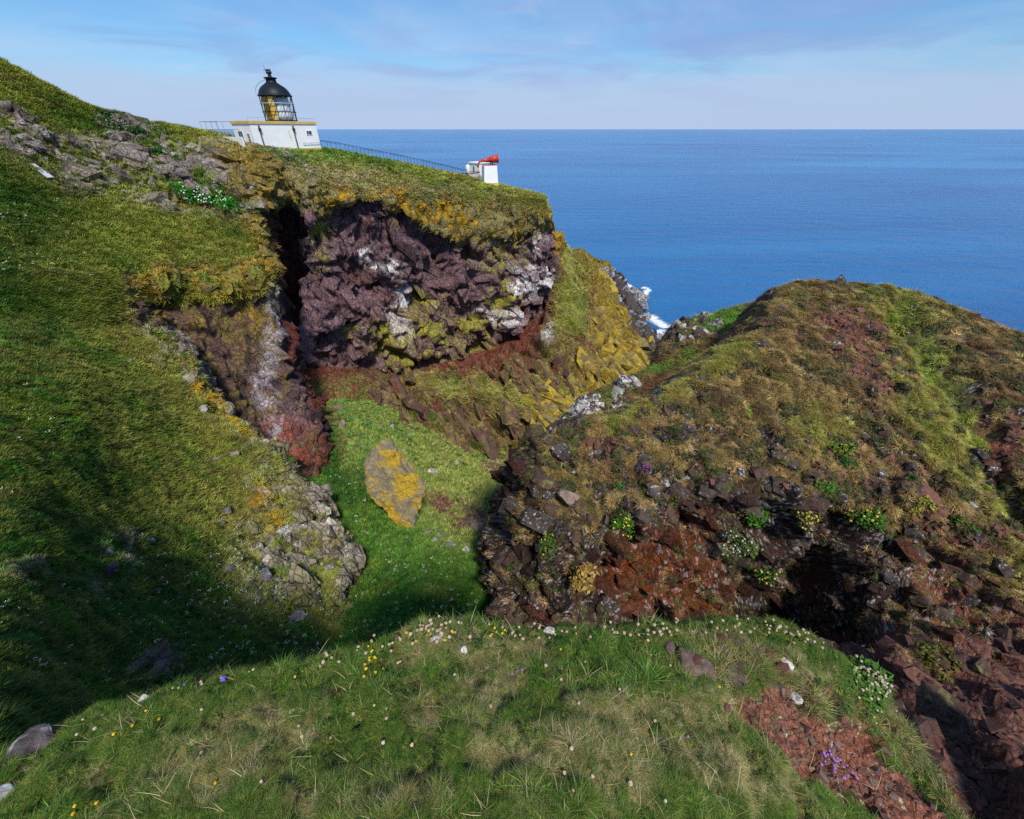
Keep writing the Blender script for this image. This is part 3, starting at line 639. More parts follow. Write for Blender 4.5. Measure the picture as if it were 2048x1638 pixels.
def t_paint(P, N, u, v, m):
    U, V, grass, sea, gold, lay, f3 = m
    n1 = fbm(P, 3, 4, .6, 511); n2 = fbm(P, 1.4, 3, .6, 512); nl = fbm(bedded(P), 1.6, 4, .6, 513)
    rc = mixc(np.repeat(lin(112, 76, 60)[None], len(P), 0), lin(72, 50, 42), smooth(-.15, .25, nl))
    rc = mixc(rc, lin(126, 116, 62), smooth(-.2, .1, n1 + .4 * nl) * .8)
    rc = mixc(rc, C_GOLD * .9, smooth(.08, .25, nl + .3 * n2) * smooth(1000, 1090, U) * smooth(760, 800, V) * .9)
    gc = mixc(np.repeat(lin(140, 120, 44)[None], len(P), 0), lin(168, 138, 26), smooth(-.05, .25, n2)); gc = mixc(gc, lin(100, 72, 42), smooth(.0, .25, nl) * .8)
    gc = mixc(gc, lin(128, 116, 46), smooth(650, 560, V) * .7)
    col = mixc(rc, gc, gold * smooth(-.35, -.02, n1 + .5 * n2 + .15))
    red = mx(band(u + 8 * n1, v + 8 * n2, [(1106, 575), (1082, 628), (1040, 690), (985, 730), (920, 742)], 15), blob(U, V, 1000, 745, 44, 18), blob(U, V, 760, 775, 70, 22)) * smooth(-.35, 0, n2 + .2)
    col = mixc(col, mixc(np.repeat(lin(124, 70, 57)[None], len(P), 0), C_REDDK, smooth(-.1, .25, n2)), np.clip(red, 0, 1) * smooth(-.3, .0, n1) * .85)
    g = grass_base(P, 3.5, 0, 521); g = mixc(g, lin(146, 146, 84), smooth(-.2, .2, n1) * .6)
    col = mixc(col, g, np.clip(grass * smooth(-.35, 0, n1 + .2) , 0, 1))
    col = mixc(col, C_GREEN, smooth(.05, .2, fbm(P, 3.2, 3, .6, 514)) * smooth(770, 850, V) * .8)
    sc = mixc(np.repeat(lin(70, 64, 66)[None], len(P), 0), C_WHITE * .7, smooth(.08, .22, fbm(P, 2.2, 4, .6, 515)) * smooth(690, 640, v))
    col = mixc(col, sc, sea * smooth(-.4, -.1, n1 + .1))
    col = mixc(col, C_WHITE * .8, blob(U, V, 1097, 660, 12, 24) * smooth(-.3, .1, n2) * .9)
    return col, np.clip(1 - grass, 0, 1)
tail = sheet('rocky_shore', T_ROWS, t_shape, t_paint, M_FAR, back=t_back)

# ------------------------------------------------------------------ gully floor
F_ROWS = [
 [(560,760,66),(640,770,68),(700,775,70),(770,790,72),(850,820,73),(930,850,72),(1010,880,70),(1080,910,67),(1250,950,62)],
 [(560,790,58.5),(640,797,60),(700,802,61),(762,814,62.5),(832,848,63),(902,888,62),(970,927,60.3),(1040,958,58),(1200,1000,54)],
 [(560,840,46),(640,850,48),(710,855,49.5),(770,870,50.5),(830,895,51),(890,918,50.5),(955,948,49),(1040,985,46.5),(1180,1020,43)],
 [(540,940,36),(620,945,37.8),(690,940,39),(760,950,39.5),(850,970,39.5),(900,985,39.3),(960,1005,38.8),(1030,1030,38),(1160,1060,36)],
 [(560,1050,29),(640,1050,29.5),(720,1050,30),(800,1060,30),(850,1065,30),(900,1070,30),(960,1080,30),(1040,1090,30),(1150,1120,29)],
 [(600,1190,22.5),(670,1175,23.5),(740,1160,23.6),(820,1150,22.4),(860,1150,22.6),(910,1150,23.2),(980,1150,23.6),(1060,1160,23.6),(1160,1180,23)],
 [(560,1320,15.5),(640,1290,16.8),(720,1265,16.8),(800,1250,16.4),(860,1245,17.6),(920,1240,20),(1000,1240,21.5),(1100,1250,21),(1200,1270,20)],
 [(480,1480,9),(600,1440,9.4),(700,1410,9.2),(790,1400,8.6),(860,1400,9.5),(940,1400,11),(1020,1400,12),(1120,1400,12),(1250,1400,12)],
 [(400,1700,5.5),(550,1650,5.2),(680,1620,4.8),(790,1600,4.2),(880,1600,4),(970,1600,3.8),(1060,1600,3.8),(1180,1600,3.8),(1350,1600,3.8)],
]
def f_shape(P, N, u, v):
    d = fbm(P, 4, 3, .5, 602) * .5 + fbm(P, 1.2, 3, .6, 607) * .16
    dirt = blob(u, v, 885, 1012, 46, 14, 32) + blob(u, v, 965, 1030, 60, 20, -12)
    d -= dirt * .25
    return d, None
def f_paint(P, N, u, v, m):
    n1 = fbm(P, 2.5, 3, .6, 611); n2 = fbm(P, .9, 3, .6, 612); U = u + fbm(P, 3, 3, .6, 603) * 40; V = v + fbm(P, 3, 3, .6, 653) * 40
    lush = np.clip(smooth(-60, 90, V - np.interp(U, [640, 700, 760, 850, 920, 1000], [820, 930, 960, 1030, 1080, 1090])) , 0, 1) * .8 + .2 * smooth(1120, 1250, V)
    col = grass_base(P, 3.0, 0, 601)
    col = mixc(col, lin(124, 136, 70), .55 * np.ones(len(u)))
    col = mixc(col, lin(92, 130, 62), smooth(-.2, .3, n1) * smooth(900, 740, U) * .7)
    col = mixc(col, lin(150, 132, 86), smooth(.0, .35, n1 + .3 * n2) * smooth(820, 940, U) * .8)
    col = mixc(col, lin(58, 102, 28), lush)
    col = mixc(col, lin(40, 84, 20), smooth(1060, 1260, V) * .85)
    col = mixc(col, lin(112, 124, 44), smooth(.05, .35, n1) * lush * .6)
    col = mixc(col, C_DEEP, mx(band(U, V, [(655, 850), (660, 930), (700, 990)], 28), blob(U, V, 730, 980, 40, 40)) * .6)  # boulder's shadow and the shaded strip along the left wall, painted as deep green
    col = mixc(col, C_DEEP, smooth(.1, .4, n2) * lush * .5)
    soil = mx(blob(U, V, 885, 1012, 46, 13, 32), blob(U, V, 965, 1032, 60, 20, -12), blob(U, V, 1010, 945, 40, 12, 20) * .8) * smooth(-.3, 0, n2 + .1)
    col = mixc(col, mixc(np.repeat(lin(122, 86, 68)[None], len(P), 0), lin(150, 128, 116), smooth(-.1, .2, fbm(P, .35, 2, .6, 622)) * smooth(900, 960, u)), soil)
    col = mixc(col, lin(120, 96, 62), band(U, V, [(640, 800), (670, 850), (690, 920)], 10) * .5)
    return col, soil * .8
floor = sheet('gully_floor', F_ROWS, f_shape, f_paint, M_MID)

# ------------------------------------------------------------------ the knoll on the right
K_ROWS = [
 [(1085,880,13.2),(1130,850,13.2),(1225,832,13.2),(1320,790,13.5),(1380,755,14),(1445,706,14.8),(1510,665,15.5),(1550,610,16.8),(1590,565,18),(1680,563,18.5),(1760,572,18.5),(1850,590,18.5),(1920,620,18),(1990,650,17.5),(2048,672,17),(2300,790,15.5)],
 [(1050,950,12.8),(1110,930,12.6),(1190,900,12.6),(1280,860,12.8),(1360,820,13.2),(1440,780,13.7),(1510,740,14.2),(1570,695,15),(1630,660,15.8),(1710,650,16.2),(1780,650,16.4),(1850,665,16.3),(1910,690,16.2),(1970,730,15.8),(2050,770,15.2),(2320,880,13.5)],
 [(1032,1010,12.8),(1090,1000,12.3),(1170,980,12),(1260,950,12),(1350,920,12.2),(1440,890,12.7),(1530,850,13.1),(1620,810,13.6),(1710,780,14),(1790,780,14),(1850,795,13.9),(1895,820,13.9),(1935,860,13.8),(1985,900,13.8),(2060,940,13.2),(2330,1040,11.5)],
 [(1020,1070,12.8),(1070,1060,12.1),(1150,1060,11.5),(1240,1050,11.4),(1330,1040,11.4),(1430,1020,11.7),(1530,1000,12),(1630,970,12.3),(1730,945,12.6),(1820,945,12.5),(1880,965,12.4),(1930,990,12.3),(1975,1020,12.2),(2020,1050,12),(2080,1080,11.5),(2340,1160,10)],
 [(1000,1150,13),(1050,1150,12.2),(1130,1150,11.8),(1220,1150,11.9),(1320,1140,12.3),(1420,1120,12.3),(1530,1110,12.5),(1640,1090,12.6),(1740,1070,12.6),(1820,1075,12.4),(1880,1095,12.1),(1930,1115,11.8),(1980,1140,11.4),(2030,1165,11),(2090,1195,10.6),(2350,1270,9.2)],
 [(965,1245,13),(1020,1260,12.2),(1110,1260,12),(1210,1260,12.4),(1310,1260,12.9),(1420,1260,13.0),(1540,1260,13),(1650,1250,12.4),(1740,1235,11.6),(1810,1235,11.0),(1870,1250,10.5),(1930,1275,10),(1985,1300,9.6),(2040,1330,9.2),(2100,1360,8.8),(2360,1420,7.8)],
 [(950,1330,13),(1010,1340,12.4),(1100,1340,12.2),(1200,1340,12.4),(1300,1340,12.6),(1410,1340,12.4),(1530,1330,11.4),(1640,1310,10.2),(1740,1310,9.2),(1810,1320,8.6),(1870,1340,8.2),(1930,1370,7.8),(1985,1400,7.4),(2040,1430,7.1),(2100,1460,6.8),(2370,1520,6)],
 [(900,1480,12),(980,1480,11.5),(1080,1480,11),(1180,1480,10.5),(1280,1480,10),(1400,1480,9.4),(1520,1460,8.4),(1640,1430,7.2),(1740,1430,6.6),(1810,1450,6.2),(1870,1480,5.9),(1930,1510,5.6),(1990,1545,5.3),(2050,1580,5.1),(2120,1610,4.9),(2380,1660,4.4)],
 [(850,1700,9),(950,1700,9),(1050,1700,8.6),(1150,1700,8.2),(1260,1700,7.6),(1380,1690,7),(1510,1660,6.2),(1640,1620,5.4),(1750,1630,4.9),(1830,1660,4.6),(1890,1690,4.4),(1950,1720,4.2),(2010,1750,4),(2070,1780,3.9),(2140,1810,3.8),(2400,1850,3.5)],
]
def k_back(W, UV):
    e = W[0] + np.array([.5, 4.8, -3.5]); e2 = W[0] + np.array([1., 14.0, -22.0])
    W = np.concatenate([e2[None], e[None], W]); UV = np.concatenate([UV[:1], UV[:1], UV])
    g1 = W[-1] + np.array([.5, -4.0, .6]); g2 = W[-1] + np.array([1.5, -12.0, 1.5])
    W = np.concatenate([W, g1[None], g2[None]]); UV = np.concatenate([UV, UV[-1:] + np.array([0, 120]), UV[-1:] + np.array([0, 240])])
    s = W[:, 0] + np.array([-.8, 2.6, -2.2]); s2 = W[:, 0] + np.array([-.4, 8.0, -14.0])
    W = np.concatenate([s2[:, None], s[:, None], W], 1); UV = np.concatenate([UV[:, :1] - np.array([110, 0]), UV[:, :1] - np.array([55, 0]), UV], 1)
    return W, UV
K_GUL = [(1800, 610), (1860, 690), (1905, 770), (1950, 860), (1990, 930), (2045, 1000), (2120, 1080)]
def k_masks(P, u, v):
    n = fbm(P, 1.6, 3, .55, 703); n2 = fbm(P, 1.6, 3, .55, 753); U, V = u + 60 * n, v + 60 * n2
    rim = np.interp(U, [960, 1040, 1100, 1200, 1300, 1400, 1500, 1560, 1640, 1720, 1780, 1850, 1950, 2048], [880, 880, 970, 1050, 990, 940, 955, 945, 975, 1015, 1030, 1075, 1150, 1190])
    face = smooth(-10, 35, V - rim)
    left = smooth(40, -30, U - np.interp(V, [860, 920, 1000, 1100, 1250], [1130, 1105, 1090, 1085, 1060]))
    crag = mx(band(U, V, [(1340, 830), (1380, 900), (1340, 980), (1320, 1060)], 40), blob(U, V, 1200, 940, 30, 24) * .8, blob(U, V, 1600, 1010, 70, 40), blob(U, V, 1690, 960, 80, 30) * .8, blob(U, V, 1150, 970, 46, 90) * .8, blob(U, V, 1540, 610, 40, 36) * .8, blob(U, V, 1820, 640, 60, 40) * .6)
    soil = mx(blob(u + 14 * n, v + 14 * n2, 1705, 668, 92, 44, 22), blob(U, V, 1740, 735, 70, 44, 10) * .8, blob(U, V, 1560, 660, 70, 16, 10) * .6, blob(U, V, 1820, 960, 150, 60, 25) * .6, blob(U, V, 1900, 1060, 130, 60, 30) * .8, blob(U, V, 1190, 900, 50, 40) * .6, blob(U, V, 1420, 1000, 60, 50) * .5, blob(U, V, 2010, 900, 44, 80, -10))
    out = smooth(.02, .16, fbm(P, .8, 4, .6, 741) + .30 * smooth(620, 980, V) - .11 + .1 * smooth(1500, 1200, U))
    crag = np.maximum(crag, out * .9)
    return U, V, face, left, crag, soil
def k_shape(P, N, u, v):
    U, V, face, left, crag, soil = k_masks(P, u, v)
    f0, c0 = facet(P, 2.6, 42, 1.0, .5, .2); f1, c1 = facet(P, 1.2, 43, 1.1, .4, .3); f2, c2 = facet(P * np.array([1, 1, 1.3], np.float32), .5, 45, 1.1, .4, .3); f3, c3 = facet(P, .22, 46, 1.0, .4, .3); f4, c4 = facet(P, .1, 47, 1.0, .6)
    rock = np.clip(mx(face, left * .8, crag), 0, 1)
    d = rock * (f0 * .75 * (.3 + face) + f1 * .55 + f2 * .28 + f3 * .12 + f4 * .04 - (1 - smooth(0, .14, c1)) * .14 - (1 - smooth(0, .16, c2)) * .06) + fbm(P, 2.2, 3, .5, 702) * .40 + (ridged(P, 1.6, 3, .5, 717) - .5) * .30
    d += (1 - rock) * (fbm(P, .6, 3, .6, 707) * .14 + ridged(P, .3, 3, .55, 711) * .08 + np.maximum(f2, 0) * .12)
    w = np.stack([fbm(P, 1.5, 2, .5, 714), fbm(P, 1.5, 2, .5, 715), fbm(P, 1.5, 2, .5, 716)], -1) * .6
    d += face * ((ridged(P + w, 2.6, 3, .5, 708) - .5) * .8)
    # recesses under the brow and the tall dark cleft
    d -= face * (blob(u, v, 1330, 1160, 110, 90) * .55 + band(u, v, [(1690, 1060), (1650, 1130), (1600, 1260)], 30, .9) * 1.0 + blob(u, v, 1540, 1230, 110, 70, 0, .9) * .7 + blob(u, v, 1690, 1250, 90, 50, 0, .9) * .6)
    d += face * (blob(u, v, 1760, 1120, 100, 60, 20) * .7 + blob(u, v, 1130, 1130, 50, 90) * .5)
    gul = band(u + 10 * f2, v, K_GUL, 26, .8); sh = blob(u, v, 2000, 800, 90, 130, 35)
    d -= gul * .65; d += sh * .25
    d *= .3 + .7 * smooth(-10, 50, v - np.interp(u, [1085, 1225, 1320, 1445, 1550, 1590, 1760, 1920, 2048], [880, 832, 790, 706, 610, 563, 572, 620, 672]))
    return d, (U, V, face, left, crag, soil, gul, f1, f2, f3)
def k_paint(P, N, u, v, m):
    U, V, face, left, crag, soil, gul, f1, f2, f3 = m
    n1 = fbm(P, .9, 4, .6, 711); n2 = fbm(P, .35, 3, .6, 712); n3 = fbm(P, 2.2, 3, .5, 713); n4 = fbm(P, .13, 3, .6, 719)
    col = np.repeat(lin(104, 90, 56)[None], len(P), 0)
    col = mixc(col, lin(70, 56, 42), smooth(-.1, .25, n1 + .4 * n2))
    col = mixc(col, lin(146, 130, 88), smooth(.02, .3, n2 - .2 * n1) * .8)
    grn = smooth(.1, .4, n3 + .4 * n1) * .5 + blob(U, V, 1780, 610, 130, 40) * .6 + band(U, V, [(1800, 720), (1870, 820), (1930, 900), (2000, 990)], 50) * .8 + blob(U, V, 1880, 880, 60, 40) * .5 + band(U, V, [(1240, 830), (1340, 785), (1430, 720), (1500, 690)], 18) * .8 + blob(U, V, 2010, 1130, 60, 40) * .6 + blob(U, V, 1640, 860, 70, 50) * .7 + blob(U, V, 1480, 1040, 70, 50) * .7
    col = mixc(col, mixc(np.repeat(lin(124, 128, 56)[None], len(P), 0), lin(84, 100, 36), smooth(-.1, .25, n2)), np.clip(grn, 0, 1) * smooth(-.35, .1, n2 + .3 * n4))
    col = mixc(col, lin(86, 118, 34), gul * .6)
    veg = col.copy()
    sc = mixc(np.repeat(lin(132, 80, 66)[None], len(P), 0), lin(86, 52, 44), smooth(-.1, .25, n2)); sc = mixc(sc, lin(158, 108, 92), smooth(.08, .25, n4) * .6)
    col = mixc(col, sc, np.clip(soil * smooth(-.3, .0, n1 + .5 * n2 + .12), 0, 1) * .9)
    rc = mixc(np.repeat(lin(76, 58, 51)[None], len(P), 0), lin(38, 32, 31), smooth(-.25, .15, n1))  # black-brown rock, colour lowered further to carry the shade of the overhang
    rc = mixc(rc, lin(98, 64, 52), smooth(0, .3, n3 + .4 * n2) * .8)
    rc = mixc(rc, mixc(np.repeat(lin(128, 66, 36)[None], len(P), 0), lin(74, 42, 30), smooth(-.1, .25, n2)), mx(blob(U, V, 1330, 1130, 120, 90), blob(U, V, 1360, 1200, 130, 60)) * smooth(-.3, .1, n1 + .1) * .9)
    rc = mixc(rc, lin(118, 66, 52), mx(blob(U, V, 1950, 1180, 140, 80, 20), blob(U, V, 1880, 1280, 120, 60)) * .6)
    moss = blob(U, V, 1160, 1140, 18, 50) + blob(U, V, 1080, 1060, 40, 50) * .7 + blob(U, V, 1850, 1230, 60, 40) * .4
    rc = mixc(rc, lin(128, 104, 44), np.clip(moss, 0, 1) * smooth(-.2, .1, n2) * .8)
    rk = np.clip(mx(face, left * smooth(-.2, .1, n1 + .1), crag * smooth(-.15, .05, n1 + f2 * .4)), 0, 1)
    # crustose lichen: white rosettes on dark rock
    lz = np.clip(left + crag * .9 + blob(U, V, 1010, 1200, 60, 80) + blob(U, V, 1140, 1180, 40, 80) + blob(U, V, 1600, 1060, 160, 60) * .7 + blob(U, V, 1760, 1190, 120, 60) * .6 + .12, 0, 1)
    fl, cl = facet(P, .085, 81, 0, 1.0)
    li = smooth(.36, .42, fl + .10 * lz) * smooth(-.05, .2, fbm(P, .5, 3, .6, 743) + .12 * lz) * lz
    rc = mixc(rc, lin(176, 174, 170), np.clip(li + .8 * lz * speckle(P, .045, .26, 5), 0, 1) * .85)
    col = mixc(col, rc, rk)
    scree = smooth(1250, 1330, V + .25 * (U - 1800)) * smooth(1650, 1720, U)
    col = mixc(col, mixc(np.repeat(lin(92, 58, 48)[None], len(P), 0), lin(128, 88, 74), smooth(0, .25, n4)), scree * .75)
    col = mixc(col, lin(84, 84, 34), blob(U, V, 1850, 1310, 60, 44) * smooth(-.2, .1, n2) * .8)
    bare = smooth(-.02, .18, fbm(P, .5, 3, .6, 731) + .10 * smooth(740, 960, V)) * .9 * (1 - np.clip(grn, 0, 1) * .7)
    col = mixc(col, mixc(np.repeat(lin(58, 44, 36)[None], len(P), 0), lin(104, 70, 56), smooth(-.1, .2, n4)), bare * (1 - rk) * .8)
    return col, np.clip(mx(rk, soil * smooth(-.3, .0, n1 + .5 * n2 + .12), scree, bare), 0, 1), veg
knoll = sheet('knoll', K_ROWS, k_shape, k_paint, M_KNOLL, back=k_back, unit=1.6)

# spur behind the knoll, ending in the crag above the cove
S_ROWS = [
 [(1060,935,19),(1089,876,19.5),(1138,828,20),(1168,801,20.5),(1239,764,21.5),(1314,731,22.5),(1335,682,24),(1362,643,25),(1415,630,25.5),(1459,619,25.5),(1500,608,25),(1590,600,24)],
 [(1075,980,18),(1120,930,18),(1170,890,18),(1200,860,18.3),(1270,820,19),(1340,780,19.6),(1380,740,20.4),(1410,705,21),(1450,685,21.5),(1490,672,21.7),(1530,665,21.8),(1620,655,21)],
 [(1090,1060,17),(1150,1010,16.5),(1200,970,16.5),(1240,940,16.7),(1310,900,17),(1380,860,17.4),(1430,820,17.8),(1460,790,18.2),(1500,770,18.5),(1540,760,18.6),(1580,750,18.6),(1660,740,18)],
]
def s_back(W, UV):
    e = W[0] + np.array([.2, 3.0, -2.5]); e2 = W[0] + np.array([.6, 7.0, -16.0])
    W = np.concatenate([e2[None], e[None], W]); UV = np.concatenate([UV[:1], UV[:1], UV])
    s = W[:, 0] + np.array([-.3, 2.0, -2.0]); s2 = W[:, 0] + np.array([0, 4.0, -12.0])
    W = np.concatenate([s2[:, None], s[:, None], W], 1); UV = np.concatenate([UV[:, :1] - np.array([110, 0]), UV[:, :1] - np.array([55, 0]), UV], 1)
    return W, UV
def s_masks(P, u, v):
    n = fbm(P, 1.8, 3, .55, 803); n2 = fbm(P, 1.8, 3, .55, 853); U, V = u + 30 * n, v + 30 * n2
    rock = mx(blob(U, V, 1150, 830, 60, 40, -30), blob(U, V, 1250, 772, 26, 20, -30), blob(U, V, 1380, 665, 46, 30) * .8, blob(U, V, 1100, 890, 50, 60), blob(U, V, 1205, 815, 60, 24, -20) * .8)
    return U, V, rock
def s_shape(P, N, u, v):
    U, V, rock = s_masks(P, u, v)
    f1, c1 = facet(P, 1.0, 63, .9, .9); f2, c2 = facet(P, .4, 65, 1, .9); f3, c3 = facet(P, .18, 66, 1, .9)
    d = rock * (f1 * .5 + f2 * .3 + f3 * .14) + fbm(P, 2.5, 3, .5, 802) * .4 + (1 - rock) * (fbm(P, .7, 3, .6, 807) * .16 + np.maximum(f2, 0) * .12)
    d *= .35 + .65 * smooth(0, 40, v - np.interp(u, [1060, 1168, 1239, 1314, 1362, 1500, 1590], [935, 801, 764, 731, 643, 608, 600]))
    return d, (U, V, rock, f2)
def s_paint(P, N, u, v, m):
    U, V, rock, f2 = m
    n1 = fbm(P, 1.1, 4, .6, 811); n2 = fbm(P, .45, 3, .6, 812); n4 = fbm(P, .15, 3, .6, 813)
    col = mixc(np.repeat(lin(104, 92, 54)[None], len(P), 0), lin(74, 52, 40), smooth(-.15, .2, n1 + .3 * n2))
    col = mixc(col, lin(140, 124, 70), smooth(.05, .3, n2) * .7)
    gr = mx(blob(U, V, 1450, 640, 60, 26, -8), blob(U, V, 1440, 670, 30, 20), blob(U, V, 1310, 738, 34, 10, -20), blob(U, V, 1380, 720, 40, 14, -40) * .6, blob(U, V, 1240, 790, 36, 14) * .7)
    col = mixc(col, lin(74, 116, 30), gr * .85)
    col = mixc(col, lin(104, 60, 46), mx(blob(U, V, 1450, 690, 60, 16), blob(U, V, 1300, 780, 80, 20, -25)) * smooth(-.3, .1, n2) * .8)
    veg = col.copy()
    rc = mixc(np.repeat(lin(110, 104, 98)[None], len(P), 0), lin(50, 46, 46), smooth(-.1, .2, n1))
    rc = mixc(rc, lin(192, 188, 182), smooth(.02, .16, n2 + .5 * n4))
    rk = np.clip(rock * smooth(-.2, .05, n1 + .3 * f2 + .12), 0, 1)
    col = mixc(col, rc, rk)
    return col, rk, veg
spur = sheet('knoll_spur', S_ROWS, s_shape, s_paint, M_KNOLL, back=s_back, unit=1.6)

# ------------------------------------------------------------------ the turf mound in the foreground
M_ROWS = [
 [(-500,1700,1.75),(-150,1560,1.9),(60,1475,2.0),(230,1405,2.1),(430,1348,2.1),(640,1315,2.1),(800,1264,2.15),(900,1238,2.2),(1060,1258,2.2),(1250,1252,2.25),(1420,1244,2.35),(1510,1235,2.45),(1600,1264,2.4),(1690,1317,2.35),(1765,1387,2.3),(1850,1530,2.15),(1930,1640,1.95),(2100,1800,1.7)],
 [(-500,1800,1.5),(-150,1660,1.6),(60,1560,1.7),(230,1480,1.8),(420,1430,1.85),(620,1400,1.85),(780,1360,1.85),(900,1330,1.9),(1050,1335,1.9),(1220,1330,1.95),(1370,1325,2.02),(1470,1320,2.1),(1550,1350,2.1),(1630,1400,2.08),(1700,1470,2.05),(1770,1570,1.95),(1840,1680,1.8),(2000,1850,1.6)],
 [(-500,1950,1.3),(-150,1800,1.35),(80,1680,1.45),(260,1590,1.55),(440,1530,1.6),(620,1490,1.6),(770,1460,1.6),(900,1440,1.58),(1050,1440,1.58),(1200,1440,1.62),(1340,1440,1.7),(1430,1440,1.76),(1510,1460,1.8),(1580,1510,1.82),(1640,1580,1.8),(1700,1660,1.72),(1770,1760,1.6),(1950,1950,1.45)],
 [(-500,2100,1.15),(-150,1950,1.2),(80,1820,1.25),(260,1720,1.32),(440,1650,1.36),(620,1610,1.36),(770,1590,1.34),(900,1580,1.32),(1050,1575,1.32),(1200,1575,1.34),(1340,1575,1.4),(1430,1580,1.45),(1510,1600,1.5),(1570,1640,1.52),(1630,1700,1.5),(1700,1780,1.45),(1780,1880,1.38),(1950,2080,1.28)],
 [(-500,2350,1.02),(-150,2180,1.05),(80,2020,1.08),(260,1900,1.12),(440,1820,1.15),(620,1780,1.15),(770,1760,1.14),(900,1750,1.13),(1050,1745,1.13),(1200,1745,1.14),(1340,1745,1.18),(1430,1750,1.22),(1510,1780,1.25),(1570,1820,1.27),(1630,1880,1.26),(1700,1960,1.23),(1780,2060,1.18),(1950,2260,1.1)],
]
def m_back(W, UV):
    side = np.linspace(-1, 1, W.shape[1])[:, None]
    e = W[0] + np.array([[.16, 0, 0]]) * side + np.array([0, .16, -.35]); e2 = W[0] + np.array([[.5, 0, 0]]) * side + np.array([0, .5, -3.0]); e3 = W[0] + np.array([[1.2, 0, 0]]) * side + np.array([0, .9, -9.0])
    b = W[-1].copy(); b[:, 1] -= .8; b[:, 2] = CAMZ - 1.62; b2 = b.copy(); b2[:, 1] -= 1.2; b2[:, 2] -= .15
    W = np.concatenate([e3[None], e2[None], e[None], W, b[None], b2[None]])
    UV = np.concatenate([UV[:1], UV[:1], UV[:1], UV, UV[-1:] + np.array([0, 180]), UV[-1:] + np.array([0, 400])])
    return W, UV
def m_masks(P, u, v):
    n = fbm(P, .25, 3, .55, 903); n2 = fbm(P, .25, 3, .55, 953); U, V = u + 70 * n, v + 50 * n2
    slab = smooth(-25, 25, band(U, V, [(1560, 1420), (1620, 1440), (1690, 1510), (1760, 1590), (1860, 1680)], 74, .3) * 60 - 30)
    edge = smooth(-10, 40, u + 20 * n - np.interp(v, [1230, 1300, 1400, 1440, 1500, 1560, 1640, 1760], [1700, 1720, 1755, 1760, 1800, 1860, 1930, 2000]))
    scree = mx(blob(u + 20 * n, v + 14 * n2, 1485, 1314, 95, 34, 18), blob(u + 20 * n, v + 14 * n2, 1400, 1332, 70, 20, 8) * .9, blob(U, V, 1650, 1400, 50, 20, 40) * .7)
    soil = mx(speckle(P, .17, .07, 7) * .9, blob(U, V, 1120, 1370, 50, 22, 35), blob(U, V, 1060, 1320, 60, 16, 30) * .8, blob(U, V, 1260, 1390, 60, 14, 10) * .7, blob(U, V, 560, 1430, 50, 14, 5), blob(U, V, 1430, 1450, 20, 26), blob(U, V, 1530, 1480, 20, 16))
    dry = mx(band(U, V, [(850, 1275), (950, 1290), (1000, 1370), (960, 1430), (1000, 1500), (1150, 1520), (1280, 1570)], 40), band(U, V, [(1180, 1420), (1260, 1450), (1350, 1500), (1500, 1540)], 34), blob(U, V, 520, 1450, 110, 40, -8), blob(U, V, 430, 1540, 150, 60, -10) * .7, blob(U, V, 1600, 1340, 30, 60, -40) * .8, blob(U, V, 1000, 1280, 90, 22, 5), blob(U, V, 1400, 1420, 120, 50) * .6, blob(U, V, 700, 1600, 160, 50) * .5, blob(U, V, 1560, 1560, 60, 40) * .8, blob(U, V, 870, 1420, 90, 30) * .6)
    return U, V, slab, edge, scree, soil, dry
def m_shape(P, N, u, v):
    U, V, slab, edge, scree, soil, dry = m_masks(P, u, v)
    rock = np.clip(mx(slab, edge, scree), 0, 1)
    f1, c1 = facet(P * np.array([1, 1, 1], np.float32), .22, 73, .8, .5); f2, c2 = facet(P, .07, 75, .9, .8); f3, c3 = facet(P, .025, 76, .9, .8)
    d = fbm(P, .5, 3, .5, 902) * .05 + (1 - rock) * (fbm(P, .2, 3, .55, 907) * .085 + fbm(P, .05, 2, .5, 908) * .01) + rock * (f1 * .05 + f2 * .03 + f3 * .012) - soil * .03 + dry * .008 - slab * .02
    d *= .6 + .4 * smooth(-5, 60, v - np.interp(u, [-500, 60, 430, 800, 900, 1250, 1510, 1690, 1765], [1700, 1475, 1348, 1264, 1238, 1252, 1235, 1317, 1387]))
    return d, (U, V, slab, edge, scree, soil, dry, f2)
